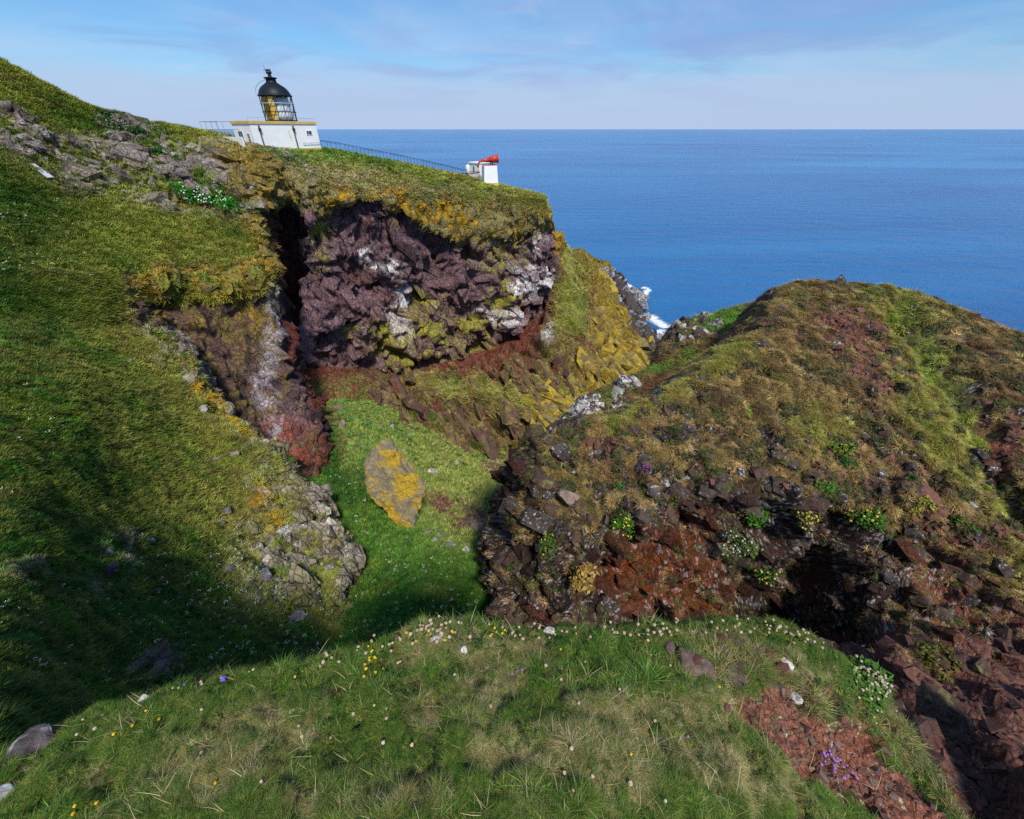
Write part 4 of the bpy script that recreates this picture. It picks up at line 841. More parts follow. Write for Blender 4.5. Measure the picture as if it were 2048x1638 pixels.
def m_paint(P, N, u, v, m):
    U, V, slab, edge, scree, soil, dry, f2 = m
    n1 = fbm(P, .12, 4, .6, 911); n2 = fbm(P, .04, 3, .6, 912); n4 = fbm(P, .012, 2, .6, 913)
    col = mixc(np.repeat(lin(74, 82, 34)[None], len(P), 0), lin(46, 62, 20), smooth(-.1, .3, n1))
    col = mixc(col, lin(112, 104, 62), smooth(.0, .3, n2) * .5)
    col = mixc(col, lin(136, 126, 92), np.clip(dry * smooth(-.3, .1, n2 + .1), 0, 1) * .8)
    so = mixc(np.repeat(lin(84, 60, 50)[None], len(P), 0), lin(52, 38, 34), smooth(-.1, .2, n2))
    veg = col.copy()
    col = mixc(col, so, soil * smooth(-.3, 0, n2 + .1))
    rc = mixc(np.repeat(lin(132, 84, 66)[None], len(P), 0), lin(92, 58, 48), smooth(-.15, .25, n1 + .4 * n2)); rc = mixc(rc, lin(158, 112, 92), smooth(.05, .25, n2 + .4 * n4) * .6)
    rc = mixc(rc, lin(100, 86, 62), blob(U, V, 1590, 1430, 50, 40) * smooth(-.2, .1, n1) * .8)
    fl, cl = facet(P, .03, 91, 0, 1.0)
    rc = mixc(rc, lin(196, 190, 150), smooth(.4, .46, fl) * .8 * smooth(-.1, .1, n1))
    col = mixc(col, rc, np.clip(mx(slab, scree), 0, 1))
    ec = mixc(np.repeat(lin(86, 56, 46)[None], len(P), 0), lin(48, 36, 32), smooth(-.1, .2, n1))
    col = mixc(col, ec, edge * .9)
    return col, np.clip(mx(slab, scree, edge * .8, soil * .8), 0, 1), veg
mound = sheet('turf_mound', M_ROWS, m_shape, m_paint, M_NEAR, back=m_back)

# ------------------------------------------------------------------ grass and small herbs, as instanced tufts
def mat_leaf(name, rough=0.6, trans=0.25, spec=0.2, var=0.25):
    m = bpy.data.materials.new(name); m.use_nodes = True
    nt = m.node_tree; N = nt.nodes.new; L = nt.links.new
    b = nt.nodes['Principled BSDF']; out = nt.nodes['Material Output']
    b.inputs['Roughness'].default_value = rough; b.inputs['Specular IOR Level'].default_value = spec
    a = N('ShaderNodeAttribute'); a.attribute_type = 'INSTANCER'; a.attribute_name = 'tcol'
    t = N('ShaderNodeAttribute'); t.attribute_name = 'tone'
    vm = N('ShaderNodeVectorMath'); vm.operation = 'MULTIPLY'; L(a.outputs['Color'], vm.inputs[0]); L(t.outputs['Color'], vm.inputs[1])
    L(vm.outputs[0], b.inputs['Base Color'])
    tr = N('ShaderNodeBsdfTranslucent'); L(vm.outputs[0], tr.inputs['Color'])
    nt.nodes.remove(tr)
    return m
M_LEAF = mat_leaf('grass_blade'); M_BLOOM = mat_leaf('petal', .7, .15, .1)
def proto_from(name, verts, faces, tones, mat):
    me = bpy.data.meshes.new(name); me.from_pydata(verts, [], faces); me.update()
    set_col(me, 'tone', np.array(tones, np.float32)); me.materials.append(mat)
    me.polygons.foreach_set('use_smooth', np.ones(len(faces), bool))
    return bpy.data.objects.new(name, me)
def tuft_proto(name, rng, n, spread, w, lean, curl, segs=3, hvar=(.55, 1.0), tip=1.15):
    V, Fc, T = [], [], []
    for i in range(n):
        a = rng.uniform(0, 2 * math.pi); r = spread * math.sqrt(rng.uniform(0, 1))
        x, y = r * math.cos(a), r * math.sin(a)
        la = a + rng.gauss(0, .9); ln = abs(rng.gauss(lean, lean * .5)); h = rng.uniform(*hvar); cu = rng.gauss(curl, curl * .5)
        face = la + math.pi / 2 + rng.gauss(0, .6); tone = rng.uniform(.72, 1.28); warm = rng.uniform(-.08, .1)
        b0 = len(V)
        for s in range(segs + 1):
            t = s / segs; ww = w * (1 - t) ** .6 * rng.uniform(.85, 1.15) if s < segs else 0.0
            off = ln * t + cu * t * t; z = h * t - .35 * cu * t * t * t
            px, py = x + off * math.cos(la), y + off * math.sin(la)
            q = tone * (1 + (tip - 1) * t); c = (q * (1 + warm), q, q * (1 - warm))
            if s < segs:
                V += [(px - ww * math.cos(face), py - ww * math.sin(face), z), (px + ww * math.cos(face), py + ww * math.sin(face), z)]; T += [c, c]
            else:
                V.append((px, py, z)); T.append(c)
        for s in range(segs - 1):
            k = b0 + 2 * s; Fc.append((k, k + 1, k + 3, k + 2))
        k = b0 + 2 * (segs - 1); Fc.append((k, k + 1, k + 2))
    return proto_from(name, V, Fc, T, M_LEAF)
def cushion_proto(name, rng, n, leaf, flat=.6):
    V, Fc, T = [], [], []
    for i in range(n):
        z = rng.uniform(-.1, 1); a = rng.uniform(0, 6.283); r = math.sqrt(max(0, 1 - z * z)) * rng.uniform(.75, 1.08)
        c = Vector((r * math.cos(a), r * math.sin(a), max(z, 0) * flat * rng.uniform(.8, 1.1)))
        nrm = Vector((c.x, c.y, c.z / flat + .3)).normalized()
        t1 = nrm.orthogonal().normalized(); t1.rotate(Matrix.Rotation(rng.uniform(0, 6.283), 3, nrm)); t2 = nrm.cross(t1)
        l = leaf * rng.uniform(.6, 1.3); nrm2 = nrm * rng.uniform(-.4, .7)
        k = len(V); q = rng.uniform(.6, 1.4); 
        V += [tuple(c), tuple(c + t1 * l * .5 + t2 * l * .32 + nrm2 * l * .3), tuple(c + t1 * l + nrm2 * l * .8), tuple(c + t1 * l * .5 - t2 * l * .32 + nrm2 * l * .3)]
        T += [(q * .9, q, q * .9)] * 4; Fc.append((k, k + 1, k + 2, k + 3))
    return proto_from(name, V, Fc, T, M_LEAF)
def umbel_proto(name, rng, n, rad, h):
    V, Fc, T = [], [], []
    for i in range(n):
        a = rng.uniform(0, 6.283); r = rad * math.sqrt(rng.uniform(0, 1)); z = h - .25 * r * r / rad + rng.uniform(-.03, .03)
        s = rng.uniform(.10, .2) * rad * 1.3; k = len(V); x, y = r * math.cos(a), r * math.sin(a); q = rng.uniform(.75, 1.1)
        tl = rng.uniform(-.3, .3); tm = rng.uniform(-.3, .3)
        for j in range(5):
            b = j * 1.2566; V.append((x + s * math.cos(b), y + s * math.sin(b), z + s * (tl * math.cos(b) + tm * math.sin(b)))); T.append((q, q, q))
        Fc.append((k, k + 1, k + 2, k + 3, k + 4))
    return proto_from(name, V, Fc, T, M_BLOOM)
def gn_scatter(name, P, Z, yaw, scl, kind, col, protos, mat_kind='stuff'):
    """one object whose vertices carry instanced tufts"""
    n = len(P)
    z = Z / np.linalg.norm(Z, axis=1, keepdims=True)
    t = np.stack([np.cos(yaw), np.sin(yaw), np.zeros(n)], 1); x = t - z * (t * z).sum(1, keepdims=True); x /= np.linalg.norm(x, axis=1, keepdims=True)
    y = np.cross(z, x)
    ey = -np.arcsin(np.clip(x[:, 2], -1, 1)); ex = np.arctan2(y[:, 2], z[:, 2]); ez = np.arctan2(x[:, 1], x[:, 0])
    me = bpy.data.meshes.new(name); me.vertices.add(n); me.vertices.foreach_set('co', P.astype(np.float32).ravel())
    a = me.attributes.new('rot', 'FLOAT_VECTOR', 'POINT'); a.data.foreach_set('vector', np.stack([ex, ey, ez], 1).astype(np.float32).ravel())
    a = me.attributes.new('scl', 'FLOAT_VECTOR', 'POINT'); a.data.foreach_set('vector', scl.astype(np.float32).ravel())
    a = me.attributes.new('pick', 'INT', 'POINT'); a.data.foreach_set('value', kind.astype(np.int32))
    set_col(me, 'tcol', np.clip(col, 0, 1)); me.update()
    o = bpy.data.objects.new(name, me); COL.objects.link(o)
    g = bpy.data.node_groups.new(name, 'GeometryNodeTree')
    g.interface.new_socket('Geometry', in_out='INPUT', socket_type='NodeSocketGeometry'); g.interface.new_socket('Geometry', in_out='OUTPUT', socket_type='NodeSocketGeometry')
    N = g.nodes.new; L = g.links.new
    gi = N('NodeGroupInput'); go = N('NodeGroupOutput'); jn = N('GeometryNodeJoinGeometry')
    def named(nm, ty):
        q = N('GeometryNodeInputNamedAttribute'); q.data_type = ty; q.inputs[0].default_value = nm; return q.outputs[0]
    rot = N('FunctionNodeEulerToRotation'); L(named('rot', 'FLOAT_VECTOR'), rot.inputs[0]); scn = named('scl', 'FLOAT_VECTOR'); pk = named('pick', 'INT')
    for k, pr in enumerate(protos):
        oi = N('GeometryNodeObjectInfo'); oi.inputs['Object'].default_value = pr; oi.inputs['As Instance'].default_value = True
        cmp_ = N('FunctionNodeCompare'); cmp_.data_type = 'INT'; cmp_.operation = 'EQUAL'; L(pk, cmp_.inputs[2]); cmp_.inputs[3].default_value = k
        ip = N('GeometryNodeInstanceOnPoints'); L(gi.outputs[0], ip.inputs['Points']); L(cmp_.outputs[0], ip.inputs['Selection'])
        L(oi.outputs['Geometry'], ip.inputs['Instance']); L(rot.outputs[0], ip.inputs['Rotation']); L(scn, ip.inputs['Scale'])
        L(ip.outputs[0], jn.inputs[0])
    L(jn.outputs[0], go.inputs[0])
    md = o.modifiers.new('tufts', 'NODES'); md.node_group = g
    o['kind'] = mat_kind
    return o
rng = random.Random(5); nr = np.random.RandomState(11)
P_FAR = [tuft_proto('tuft_far', rng, 13, .45, .075, .35, .25, 2) for _ in range(3)]
P_DRY = [tuft_proto('tuft_dry', rng, 18, .30, .045, .45, .55, 3) for _ in range(3)]
P_CUSH = [cushion_proto('cushion', rng, 90, .38) for _ in range(2)]
P_UMB = [umbel_proto('umbel', rng, 7, .5, 1.0) for _ in range(2)]

def pick_on(name, n, weight, seed=0, margin=60):
    """random ground points of a sheet inside the picture, weight 0..1 per vertex"""
    s = SHEETS[name]; r = np.random.RandomState(seed)
    view = -s.P + np.array([0, 0, CAMZ]); facing = (view * s.N).sum(1) / np.linalg.norm(view, axis=1)
    w = weight * ((s.pu > -margin) & (s.pu < 2048 + margin) & (s.pv > -margin) & (s.pv < 1638 + margin) & (s.pd > 0) & (facing > -.12))
    w = np.clip(w, 0, None); c = np.cumsum(w)
    i = np.searchsorted(c, r.uniform(0, c[-1], n)); i = np.clip(i, 0, len(w) - 1)
    W = s.shp[1]; H = s.shp[0]
    row, cl = i // W, i % W; row2 = np.clip(row + r.choice([-1, 1], n), 0, H - 1); cl2 = np.clip(cl + r.choice([-1, 1], n), 0, W - 1)
    a = r.uniform(0, .5, (n, 1)); b = r.uniform(0, .5, (n, 1))
    P = s.P[i] + (s.P[row2 * W + cl] - s.P[i]) * a + (s.P[row * W + cl2] - s.P[i]) * b
    return i, P, s, r
def turf(name, sheet_name, n, weight, px, lo, hi, protos, seed, up=.5, tint=(1, 1, 1), varc=.25, hgt=1.0, sink=.1, mix_to=None):
    i, P, s, r = pick_on(sheet_name, n, weight, seed)
    Z = s.N[i] * (1 - up) + np.array([0, 0, 1.0]) * up + r.normal(0, .12, (n, 3))
    sz = np.clip(px * s.pd[i] / F, lo, hi) * r.uniform(.6, 1.35, n)
    P = P - s.N[i] * (sz * sink)[:, None]
    col = s.veg[i] * np.array(tint) * (1 + r.normal(0, varc, (n, 1))) * (1 + r.normal(0, .07, (n, 3)))
    return gn_scatter(name, P, Z, r.uniform(0, 6.283, n), np.stack([sz, sz, sz * hgt], 1), r.randint(0, len(protos), n), col, protos)

def ww(name): return np.clip(1 - SHEETS[name].rock * 1.25, 0, 1)
hs_ = SHEETS['hillside'].P; rs_ = SHEETS['hillside_rib'].P
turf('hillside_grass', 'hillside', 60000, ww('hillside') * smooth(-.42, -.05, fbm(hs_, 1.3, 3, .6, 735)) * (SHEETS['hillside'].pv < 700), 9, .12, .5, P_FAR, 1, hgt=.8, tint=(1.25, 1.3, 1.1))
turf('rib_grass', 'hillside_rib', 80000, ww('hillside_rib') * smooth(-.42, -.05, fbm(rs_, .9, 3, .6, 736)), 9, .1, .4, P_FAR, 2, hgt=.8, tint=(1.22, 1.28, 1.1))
turf('headland_grass', 'headland_cliff', 16000, ww('headland_cliff') * (SHEETS['headland_cliff'].pv < 480) * (SHEETS['headland_cliff'].pu < 1090), 7, .2, .6, P_FAR, 3, hgt=.6, tint=(1.4, 1.4, 1.3))
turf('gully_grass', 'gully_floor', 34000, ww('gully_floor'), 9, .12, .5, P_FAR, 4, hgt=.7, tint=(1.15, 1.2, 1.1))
turf('shore_grass', 'rocky_shore', 12000, np.clip(1.0 - SHEETS['rocky_shore'].rock, 0, 1), 7, .25, .7, P_FAR, 5, hgt=.5, tint=(1.4, 1.4, 1.3))
ks = SHEETS['knoll']
turf('knoll_grass', 'knoll', 60000, np.clip(ww('knoll') + .02 * (ks.N[:, 2] > .55) * (ks.pv < 1330), 0, 1) * smooth(-.05, .22, fbm(ks.P, .8, 3, .6, 733)), 9, .08, .45, P_DRY, 6, hgt=.55, tint=(1.7, 1.5, 1.3), varc=.5)
turf('spur_grass', 'knoll_spur', 9000, np.clip(ww('knoll_spur') + .01, 0, 1), 11, .15, .6, P_DRY, 7, hgt=.62, varc=.4, tint=(1.4, 1.35, 1.2))

def herb(name, sheet_name, n, w, px, seed, cols, flat=.7):
    i, P, s, r = pick_on(sheet_name, n, w, seed); sz = px * s.pd[i] / F * r.uniform(.5, 1.5, n); Z = s.N[i] * .6 + np.array([0, 0, .4]) + r.normal(0, .15, (n, 3))
    col = np.array(cols)[r.randint(0, len(cols), n)] * (1 + r.normal(0, .25, (n, 1)))
    return gn_scatter(name, P - s.N[i] * (sz * .2)[:, None], Z, r.uniform(0, 6.28, n), np.stack([sz, sz, sz * flat], 1), r.randint(0, 2, n), col, P_CUSH)
herb('knoll_heath', 'knoll', 15000, np.clip(1.1 - ks.m[5] * 1.2, 0, 1) * (ks.pv < 1300) * (.04 + smooth(.0, .22, fbm(ks.P, 1.3, 4, .6, 737))) * np.clip(1.15 - ks.m[2], 0, 1), 6.5, 8, [lin(70, 62, 38), lin(84, 84, 40), lin(54, 48, 34), lin(92, 76, 52), lin(66, 76, 34)])
herb('spur_heath', 'knoll_spur', 2200, .04 + smooth(.0, .22, fbm(SHEETS['knoll_spur'].P, 1.3, 4, .6, 738)), 6.5, 9, [lin(74, 62, 38), lin(84, 84, 40), lin(58, 44, 34)])
herb('hillside_herbs', 'hillside', 5000, ww('hillside') * smooth(.05, .25, fbm(SHEETS['hillside'].P, 2.2, 4, .6, 739)), 5.5, 10, [lin(52, 82, 26), lin(84, 86, 40), lin(38, 70, 20)], .5)
herb('rib_herbs', 'hillside_rib', 9000, ww('hillside_rib') * smooth(.02, .25, fbm(SHEETS['hillside_rib'].P, 1.5, 4, .6, 740)), 6, 12, [lin(46, 82, 24), lin(70, 88, 34), lin(34, 66, 18)], .5)
herb('gully_herbs', 'gully_floor', 4000, ww('gully_floor') * smooth(.05, .25, fbm(SHEETS['gully_floor'].P, 1.8, 4, .6, 742)), 5.5, 13, [lin(52, 98, 28), lin(84, 112, 40), lin(40, 84, 22)], .5)

# ---- close turf of the mound: green blades, pale dead straw, a few tall bents
P_GREEN = [tuft_proto('turf_green', rng, 22, .5, .030, .7, .6, 4, (.4, 1.0), 1.35) for _ in range(4)]
P_STRAW = [tuft_proto('turf_straw', rng, 22, .7, .020, 1.2, 1.2, 4, (.15, .6), 1.0) for _ in range(4)]
P_LONG = [tuft_proto('turf_long', rng, 9, .22, .022, .5, .6, 5, (.6, 1.0), 1.3) for _ in range(3)]
def near_turf(name, n, w, lo, hi, protos, seed, base, mixv, varc=.25, up=.6, hgt=1.0, flat=0.0):
    i, P, s, r = pick_on('turf_mound', n, w, seed, 330)
    Z = s.N[i] * (1 - up) + np.array([0, 0, 1.0]) * up + r.normal(0, .16 + flat, (n, 3))
    sz = r.uniform(lo, hi, n) * np.clip(1 + 1.3 * fbm(P, .13, 2, .6, 951), .5, 1.9); P = P - s.N[i] * (sz * .06)[:, None]
    b = np.array(base)[r.randint(0, len(base), n)]
    col = (b * (1 - mixv) + s.veg[i] * mixv) * (1 + r.normal(0, varc, (n, 1))) * (1 + r.normal(0, .08, (n, 3)))
    return gn_scatter(name, P, Z, r.uniform(0, 6.283, n), np.stack([sz, sz, sz * hgt], 1), r.randint(0, len(protos), n), col, protos)
mm = SHEETS['turf_mound'].m; MP = SHEETS['turf_mound'].P
open_ = np.clip(1 - mx(mm[2], mm[3] * 1.0, mm[4] * 1.25), 0, 1)
lushn = fbm(MP, .28, 3, .55, 931)
clump_ = smooth(-.32, .12, fbm(MP, .085, 3, .6, 941))
gw_ = open_ * (.12 + .88 * clump_) * np.clip(1 - mm[6] * .85 - mm[5] * .7, 0.06, 1) * np.clip(.55 + 1.4 * lushn, .12, 1)
near_turf('turf_grass', 76000, gw_ + .02 * open_, .008, .021, P_GREEN, 21, [lin(46, 86, 18), lin(72, 102, 26), lin(34, 68, 15), lin(96, 114, 38), lin(116, 118, 50), lin(58, 90, 22)], .12, varc=.32)
near_turf('dead_grass', 33000, open_ * np.clip(mm[6] * 1.2 + .04 + .25 * mm[5] - .3 * lushn, .01, 1), .006, .016, P_STRAW, 22, [lin(182, 166, 110), lin(156, 140, 84), lin(212, 198, 152), lin(128, 114, 68), lin(112, 118, 56)], .1, flat=.15, hgt=.7)
near_turf('long_grass', 2200, open_ * np.clip(blob(mm[0], SHEETS['turf_mound'].v, 1230, 1290, 130, 40) + blob(mm[0], SHEETS['turf_mound'].v, 1230, 1350, 110, 40) + blob(mm[0], SHEETS['turf_mound'].v, 700, 1340, 160, 40) + blob(mm[0], SHEETS['turf_mound'].v, 900, 1255, 120, 25) + .12, 0, 1), .02, .05, P_LONG, 23, [lin(62, 104, 30), lin(84, 124, 44), lin(110, 134, 62)], .15)
near_turf('edge_grass', 1500, np.clip(mm[3], 0, 1) * .5 + .2 * mm[4], .02, .05, P_GREEN, 24, [lin(58, 86, 26), lin(96, 104, 44), lin(140, 128, 84)], .1)

herb('mound_moss', 'turf_mound', 9000, open_ * (.15 + smooth(-.1, .2, fbm(MP, .12, 3, .6, 961))), 9, 14, [lin(52, 84, 22), lin(78, 92, 30), lin(104, 104, 44), lin(40, 66, 20)], .55)
from mathutils.kdtree import KDTree

# ------------------------------------------------------------------ builders for things
def tag(o, label, cat, group=None):
    o['label'] = label; o['category'] = cat
    if group: o['group'] = group
    return o
def link(name, me, mat=None, parent=None, smooth_=False):
    if mat is not None and not me.materials: me.materials.append(mat)
    if smooth_: me.polygons.foreach_set('use_smooth', np.ones(len(me.polygons), bool))
    o = bpy.data.objects.new(name, me); COL.objects.link(o)
    if parent is not None: o.parent = parent
    return o
def bobj(name, bm, mat, parent=None, smooth_=False, bevel=0.0):
    bmesh.ops.recalc_face_normals(bm, faces=bm.faces)
    if bevel: bmesh.ops.bevel(bm, geom=[e for e in bm.edges], offset=bevel, segments=1, affect='EDGES')
    me = bpy.data.meshes.new(name); bm.to_mesh(me); bm.free()
    return link(name, me, mat, parent, smooth_)
def empty(name, loc, rz=0.0):
    o = bpy.data.objects.new(name, None); COL.objects.link(o); o.location = loc; o.rotation_euler = (0, 0, rz); o.empty_display_size = .2
    return o
def box(bm, x0, x1, y0, y1, z0, z1, tap=0.0):
    v = [bm.verts.new((x0 if i in (0, 3) else x1, y0 if i < 2 else y1, z0)) for i in range(4)]
    w = [bm.verts.new((x0 + tap if i in (0, 3) else x1 - tap, y0 + tap if i < 2 else y1 - tap, z1)) for i in range(4)]
    bm.faces.new(v[::-1]); bm.faces.new(w)
    for i in range(4): bm.faces.new((v[i], v[(i + 1) % 4], w[(i + 1) % 4], w[i]))
    return bm
def tube(bm, pts, r, n=6, r2=None):
    pts = [Vector(p) for p in pts]; rings = []
    for k, p in enumerate(pts):
        d = (pts[min(k + 1, len(pts) - 1)] - pts[max(k - 1, 0)]).normalized(); a = d.orthogonal().normalized(); b = d.cross(a)
        rr = r if r2 is None else r + (r2 - r) * k / (len(pts) - 1)
        ring = [bm.verts.new(p + (a * math.cos(q * 2 * math.pi / n) + b * math.sin(q * 2 * math.pi / n)) * rr) for q in range(n)]
        if rings:
            # keep rings from twisting
            pr = rings[-1]; sh = min(range(n), key=lambda s: sum((pr[q].co - ring[(q + s) % n].co).length for q in range(n)))
            ring = ring[sh:] + ring[:sh]
            for q in range(n): bm.faces.new((pr[q], pr[(q + 1) % n], ring[(q + 1) % n], ring[q]))
        rings.append(ring)
    bm.faces.new(rings[0][::-1]); bm.faces.new(rings[-1]); return bm
def lathe(bm, prof, n=32, c=(0, 0, 0), a0=0.0, a1=2 * math.pi):
    full = abs(a1 - a0 - 2 * math.pi) < 1e-6; m = n if full else n + 1; rings = []
    for r, z in prof:
        rings.append([bm.verts.new((c[0] + r * math.cos(a0 + (a1 - a0) * k / n), c[1] + r * math.sin(a0 + (a1 - a0) * k / n), c[2] + z)) for k in range(m)])
    for A, B in zip(rings[:-1], rings[1:]):
        for k in range(n): bm.faces.new((A[k], A[(k + 1) % m], B[(k + 1) % m], B[k]))
    if full:
        if prof[0][0] > 1e-4: bm.faces.new(rings[0][::-1])
        if prof[-1][0] > 1e-4: bm.faces.new(rings[-1])
    return bm
BM = bmesh.new
def glass(name):
    m = bpy.data.materials.new(name); m.use_nodes = True; nt = m.node_tree; N = nt.nodes.new; L = nt.links.new
    out = nt.nodes['Material Output']; g = N('ShaderNodeBsdfGlossy'); g.inputs['Roughness'].default_value = .05; t = N('ShaderNodeBsdfTransparent'); t.inputs[0].default_value = (.93, .96, .97, 1)
    f = N('ShaderNodeFresnel'); f.inputs[0].default_value = 1.45; mi = N('ShaderNodeMixShader'); L(f.outputs[0], mi.inputs[0]); L(t.outputs[0], mi.inputs[1]); L(g.outputs[0], mi.inputs[2]); L(mi.outputs[0], out.inputs[0])
    return m
M_WHITE = mat_plain('white_render', (.86, .86, .84), .8, .2, 0, .05, .8); M_YEL = mat_plain('yellow_paint', (.62, .44, .15), .7, .2, 0, .12, 1.2)
M_NAVY = mat_plain('dark_paint', (.007, .012, .018), .5, .25, 0, .2, 1.5); M_IRON = mat_plain('black_iron', (.03, .03, .032), .5, .4, 0, .3, 4)
M_BLUE = mat_plain('blue_rail', (.03, .11, .24), .5, .4, 0, .2, 5); M_GREYP = mat_plain('grey_paint', (.32, .36, .40), .5, .4, 0, .15, 4)
M_REDP = mat_plain('red_paint', (.52, .045, .028), .45, .4, 0, .2, 2.5); M_REDD = mat_plain('dark_red_paint', (.20, .03, .03), .6, .3, 0, .25, 3)
M_PANE = mat_plain('dark_glass', (.05, .07, .09), .08, .6, 0, .2, 2); M_GLASS = glass('lantern_glass'); M_BLIND = mat_plain('yellow_blind', (.70, .44, .06), .7, .2, 0, .08, 1)
M_LENS = mat_plain('white_curtain', (.72, .74, .74), .5, .4, 0, .06, 1); M_LADD = mat_plain('pale_blue_paint', (.30, .52, .62), .5, .4, 0, .1, 3); M_STAIN = mat_plain('rust_stain', (.62, .50, .22), .9, .1, 0, .2, 3)

# ------------------------------------------------------------------ lighthouse
def build_lighthouse():
    ang = math.atan2(.845, .53); e1 = Vector((.531, .847, 0)); e2 = Vector((-.847, .531, 0))
    A = Vector((-34.2, 63.6, CAMZ - 3.0)); root = empty('lighthouse', A, ang)
    tag(root, 'squat white lighthouse with yellow bands and black domed lantern on the grassy headland', 'lighthouse')
    top = 3.82; Lx = 9.9; Ly = 4.3
    def front_x(u):     # where along the front wall a sight line falls
        best = min((abs(proj(np.array([*(A + e1 * (k * .05) + Vector((0, 0, 2.4)))]))[0] - u), k * .05) for k in range(240)); return best[1]
    bm = BM(); box(bm, 0, Lx, 0, Ly, -2.5, top - .26); bobj('wall', bm, M_WHITE, root)
    bm = BM(); box(bm, -.10, Lx + .10, -.10, Ly + .1, top - .26, top); box(bm, -.04, Lx + .04, -.04, Ly + .04, top, top + .06); bobj('cornice', bm, M_YEL, root)
    bm = BM(); box(bm, 3.6, Lx + .05, -.05, Ly, -2.4, .72); bobj('plinth', bm, M_YEL, root)
    for u, top_v in ((521.5, 0), (589, 0)):
        x = front_x(u); bm = BM(); tube(bm, [(x, -.09, -1.2), (x, -.09, 2.75)], .085, 8); p = bobj('drainpipe', bm, M_IRON, root, True)
        bm = BM(); lathe(bm, [(.08, 0), (.20, .22), (.20, .36), (.05, .38)], 8, (x, -.16, 2.72)); lathe(bm, [(.03, 0), (.15, .12), (.03, .26)], 8, (x, -.16, 3.14)); bobj('hopper_head', bm, M_IRON, p)
    def window(name, mk_frame, mk_pane, bars=None):
        f = bobj(name, mk_frame, M_WHITE, root); bobj('pane', mk_pane, M_PANE, f)
        if bars is not None: bobj('glazing_bar', bars, M_WHITE, f)
    x = front_x(618.5); bm = BM(); box(bm, x - .5, x + .5, -.05, 0.02, 2.25, 2.85); b2 = BM(); box(b2, x - .4, x + .4, -.06, 0.02, 2.33, 2.77); b3 = BM(); box(b3, x - .12, x - .08, -.07, .01, 2.33, 2.77); window('window', bm, b2, b3)
    bm = BM(); box(bm, x - 1.9, x - 1.86, -.006, .01, 1.9, 2.7) if False else box(bm, front_x(579) - .06, front_x(579) + .05, -.006, .01, 2.0, 2.85); box(bm, front_x(580.5) - .04, front_x(580.5) + .06, -.005, .01, 1.6, 2.1); bobj('rust_streak', bm, M_STAIN, root)
    xr = front_x(601); bm = BM(); tube(bm, [(xr, -.16, 1.32), (Lx - .1, -.16, 1.32)], .035)
    for q in (xr + .1, (xr + Lx) / 2, Lx - .2): tube(bm, [(q, -.16, 1.32), (q, 0, 1.32)], .025)
    bobj('wall_handrail', bm, M_GREYP, root)
    # windows of the shaded end wall
    for y0, w, z0, z1 in ((2.75, .95, 1.35, 2.75), (.95, .5, 1.45, 2.5)):
        bm = BM(); box(bm, -.05, .02, y0 - w / 2 - .07, y0 + w / 2 + .07, z0 - .07, z1 + .07); b2 = BM(); box(b2, -.06, .02, y0 - w / 2, y0 + w / 2, z0, z1); b3 = BM(); box(b3, -.07, .01, y0 - .025, y0 + .025, z0, z1); box(b3, -.072, .01, y0 - w / 2, y0 + w / 2, z0 + .45, z0 + .5); window('window', bm, b2, b3)
    # walkway with railings on the uphill side
    bm = BM(); box(bm, -1.5, -1.3, .2, 9.6, -2.4, 2.15); box(bm, -1.3, .0, 4.3, 9.6, -2.4, 1.6); bobj('parapet_wall', bm, M_WHITE, root)
    rl = BM(); tube(rl, [(-1.4, .2, 2.95), (-1.4, 9.6, 2.95)], .03); tube(rl, [(-1.4, 9.6, top), (0, 9.6, top), (0, 4.3, top)], .035); tube(rl, [(-1.4, 9.6, 2.4), (0, 9.6, 2.4), (0, 4.3, 2.4)], .025); tube(rl, [(-1.4, 4.9, top), (-1.4, 9.6, top)], .035)
    ra = bobj('walkway_railing', rl, M_GREYP, root)
    for y in (.3, 2.3, 4.3, 6.3):
        bm = BM(); tube(bm, [(-1.4, y, 2.1), (-1.4, y, 2.95)], .03); bobj('post', bm, M_GREYP, ra)
    for xx, y in ((-1.4, 5.2), (-1.4, 6.7), (-1.4, 8.2), (-1.4, 9.6), (0, 9.6), (0, 8.2), (0, 6.6)):
        bm = BM(); tube(bm, [(xx, y, .5), (xx, y, top)], .03); bobj('post', bm, M_GREYP, ra)
    rr = BM(); tube(rr, [(0, 0, top + .42), (Lx, 0, top + .42), (Lx, Ly, top + .42)], .014)
    for k in range(8): tube(rr, [(Lx * k / 7, .02, top), (Lx * k / 7, .02, top + .42)], .014)
    bobj('roof_railing', rr, M_GREYP, root)
    # lantern
    cx, cy = 6.1, 2.2; R = 2.02; z0 = top + .06; z1 = z0 + 2.8; c = (cx, cy, 0)
    bm = BM(); lathe(bm, [(R + .08, z0), (R + .08, z0 + .14), (R - .1, z0 + .14)], 32, c); bobj('lantern_base', bm, M_NAVY, root)
    n = 14; gl = None; hub = bobj('lantern_frame', lathe(BM(), [(R + .05, z1 - .08), (R + .05, z1), (R - .08, z1), (R - .08, z1 - .08), (R + .05, z1 - .08)], 32, c), M_NAVY, root)
    for k in range(n):
        a0, a1 = 2 * math.pi * k / n, 2 * math.pi * (k + 1) / n
        bm = BM(); q = [bm.verts.new((cx + R * math.cos(a) * s, cy + R * math.sin(a) * s, z)) for a, z, s in ((a0, z0 + .14, 1), (a1, z0 + .14, 1), (a1, z1 - .06, 1), (a0, z1 - .06, 1))]; bm.faces.new(q); bobj('pane', bm, M_GLASS, hub)
    def P(k, z): a = 2 * math.pi * k / n; return (cx + (R + .03) * math.cos(a), cy + (R + .03) * math.sin(a), z)
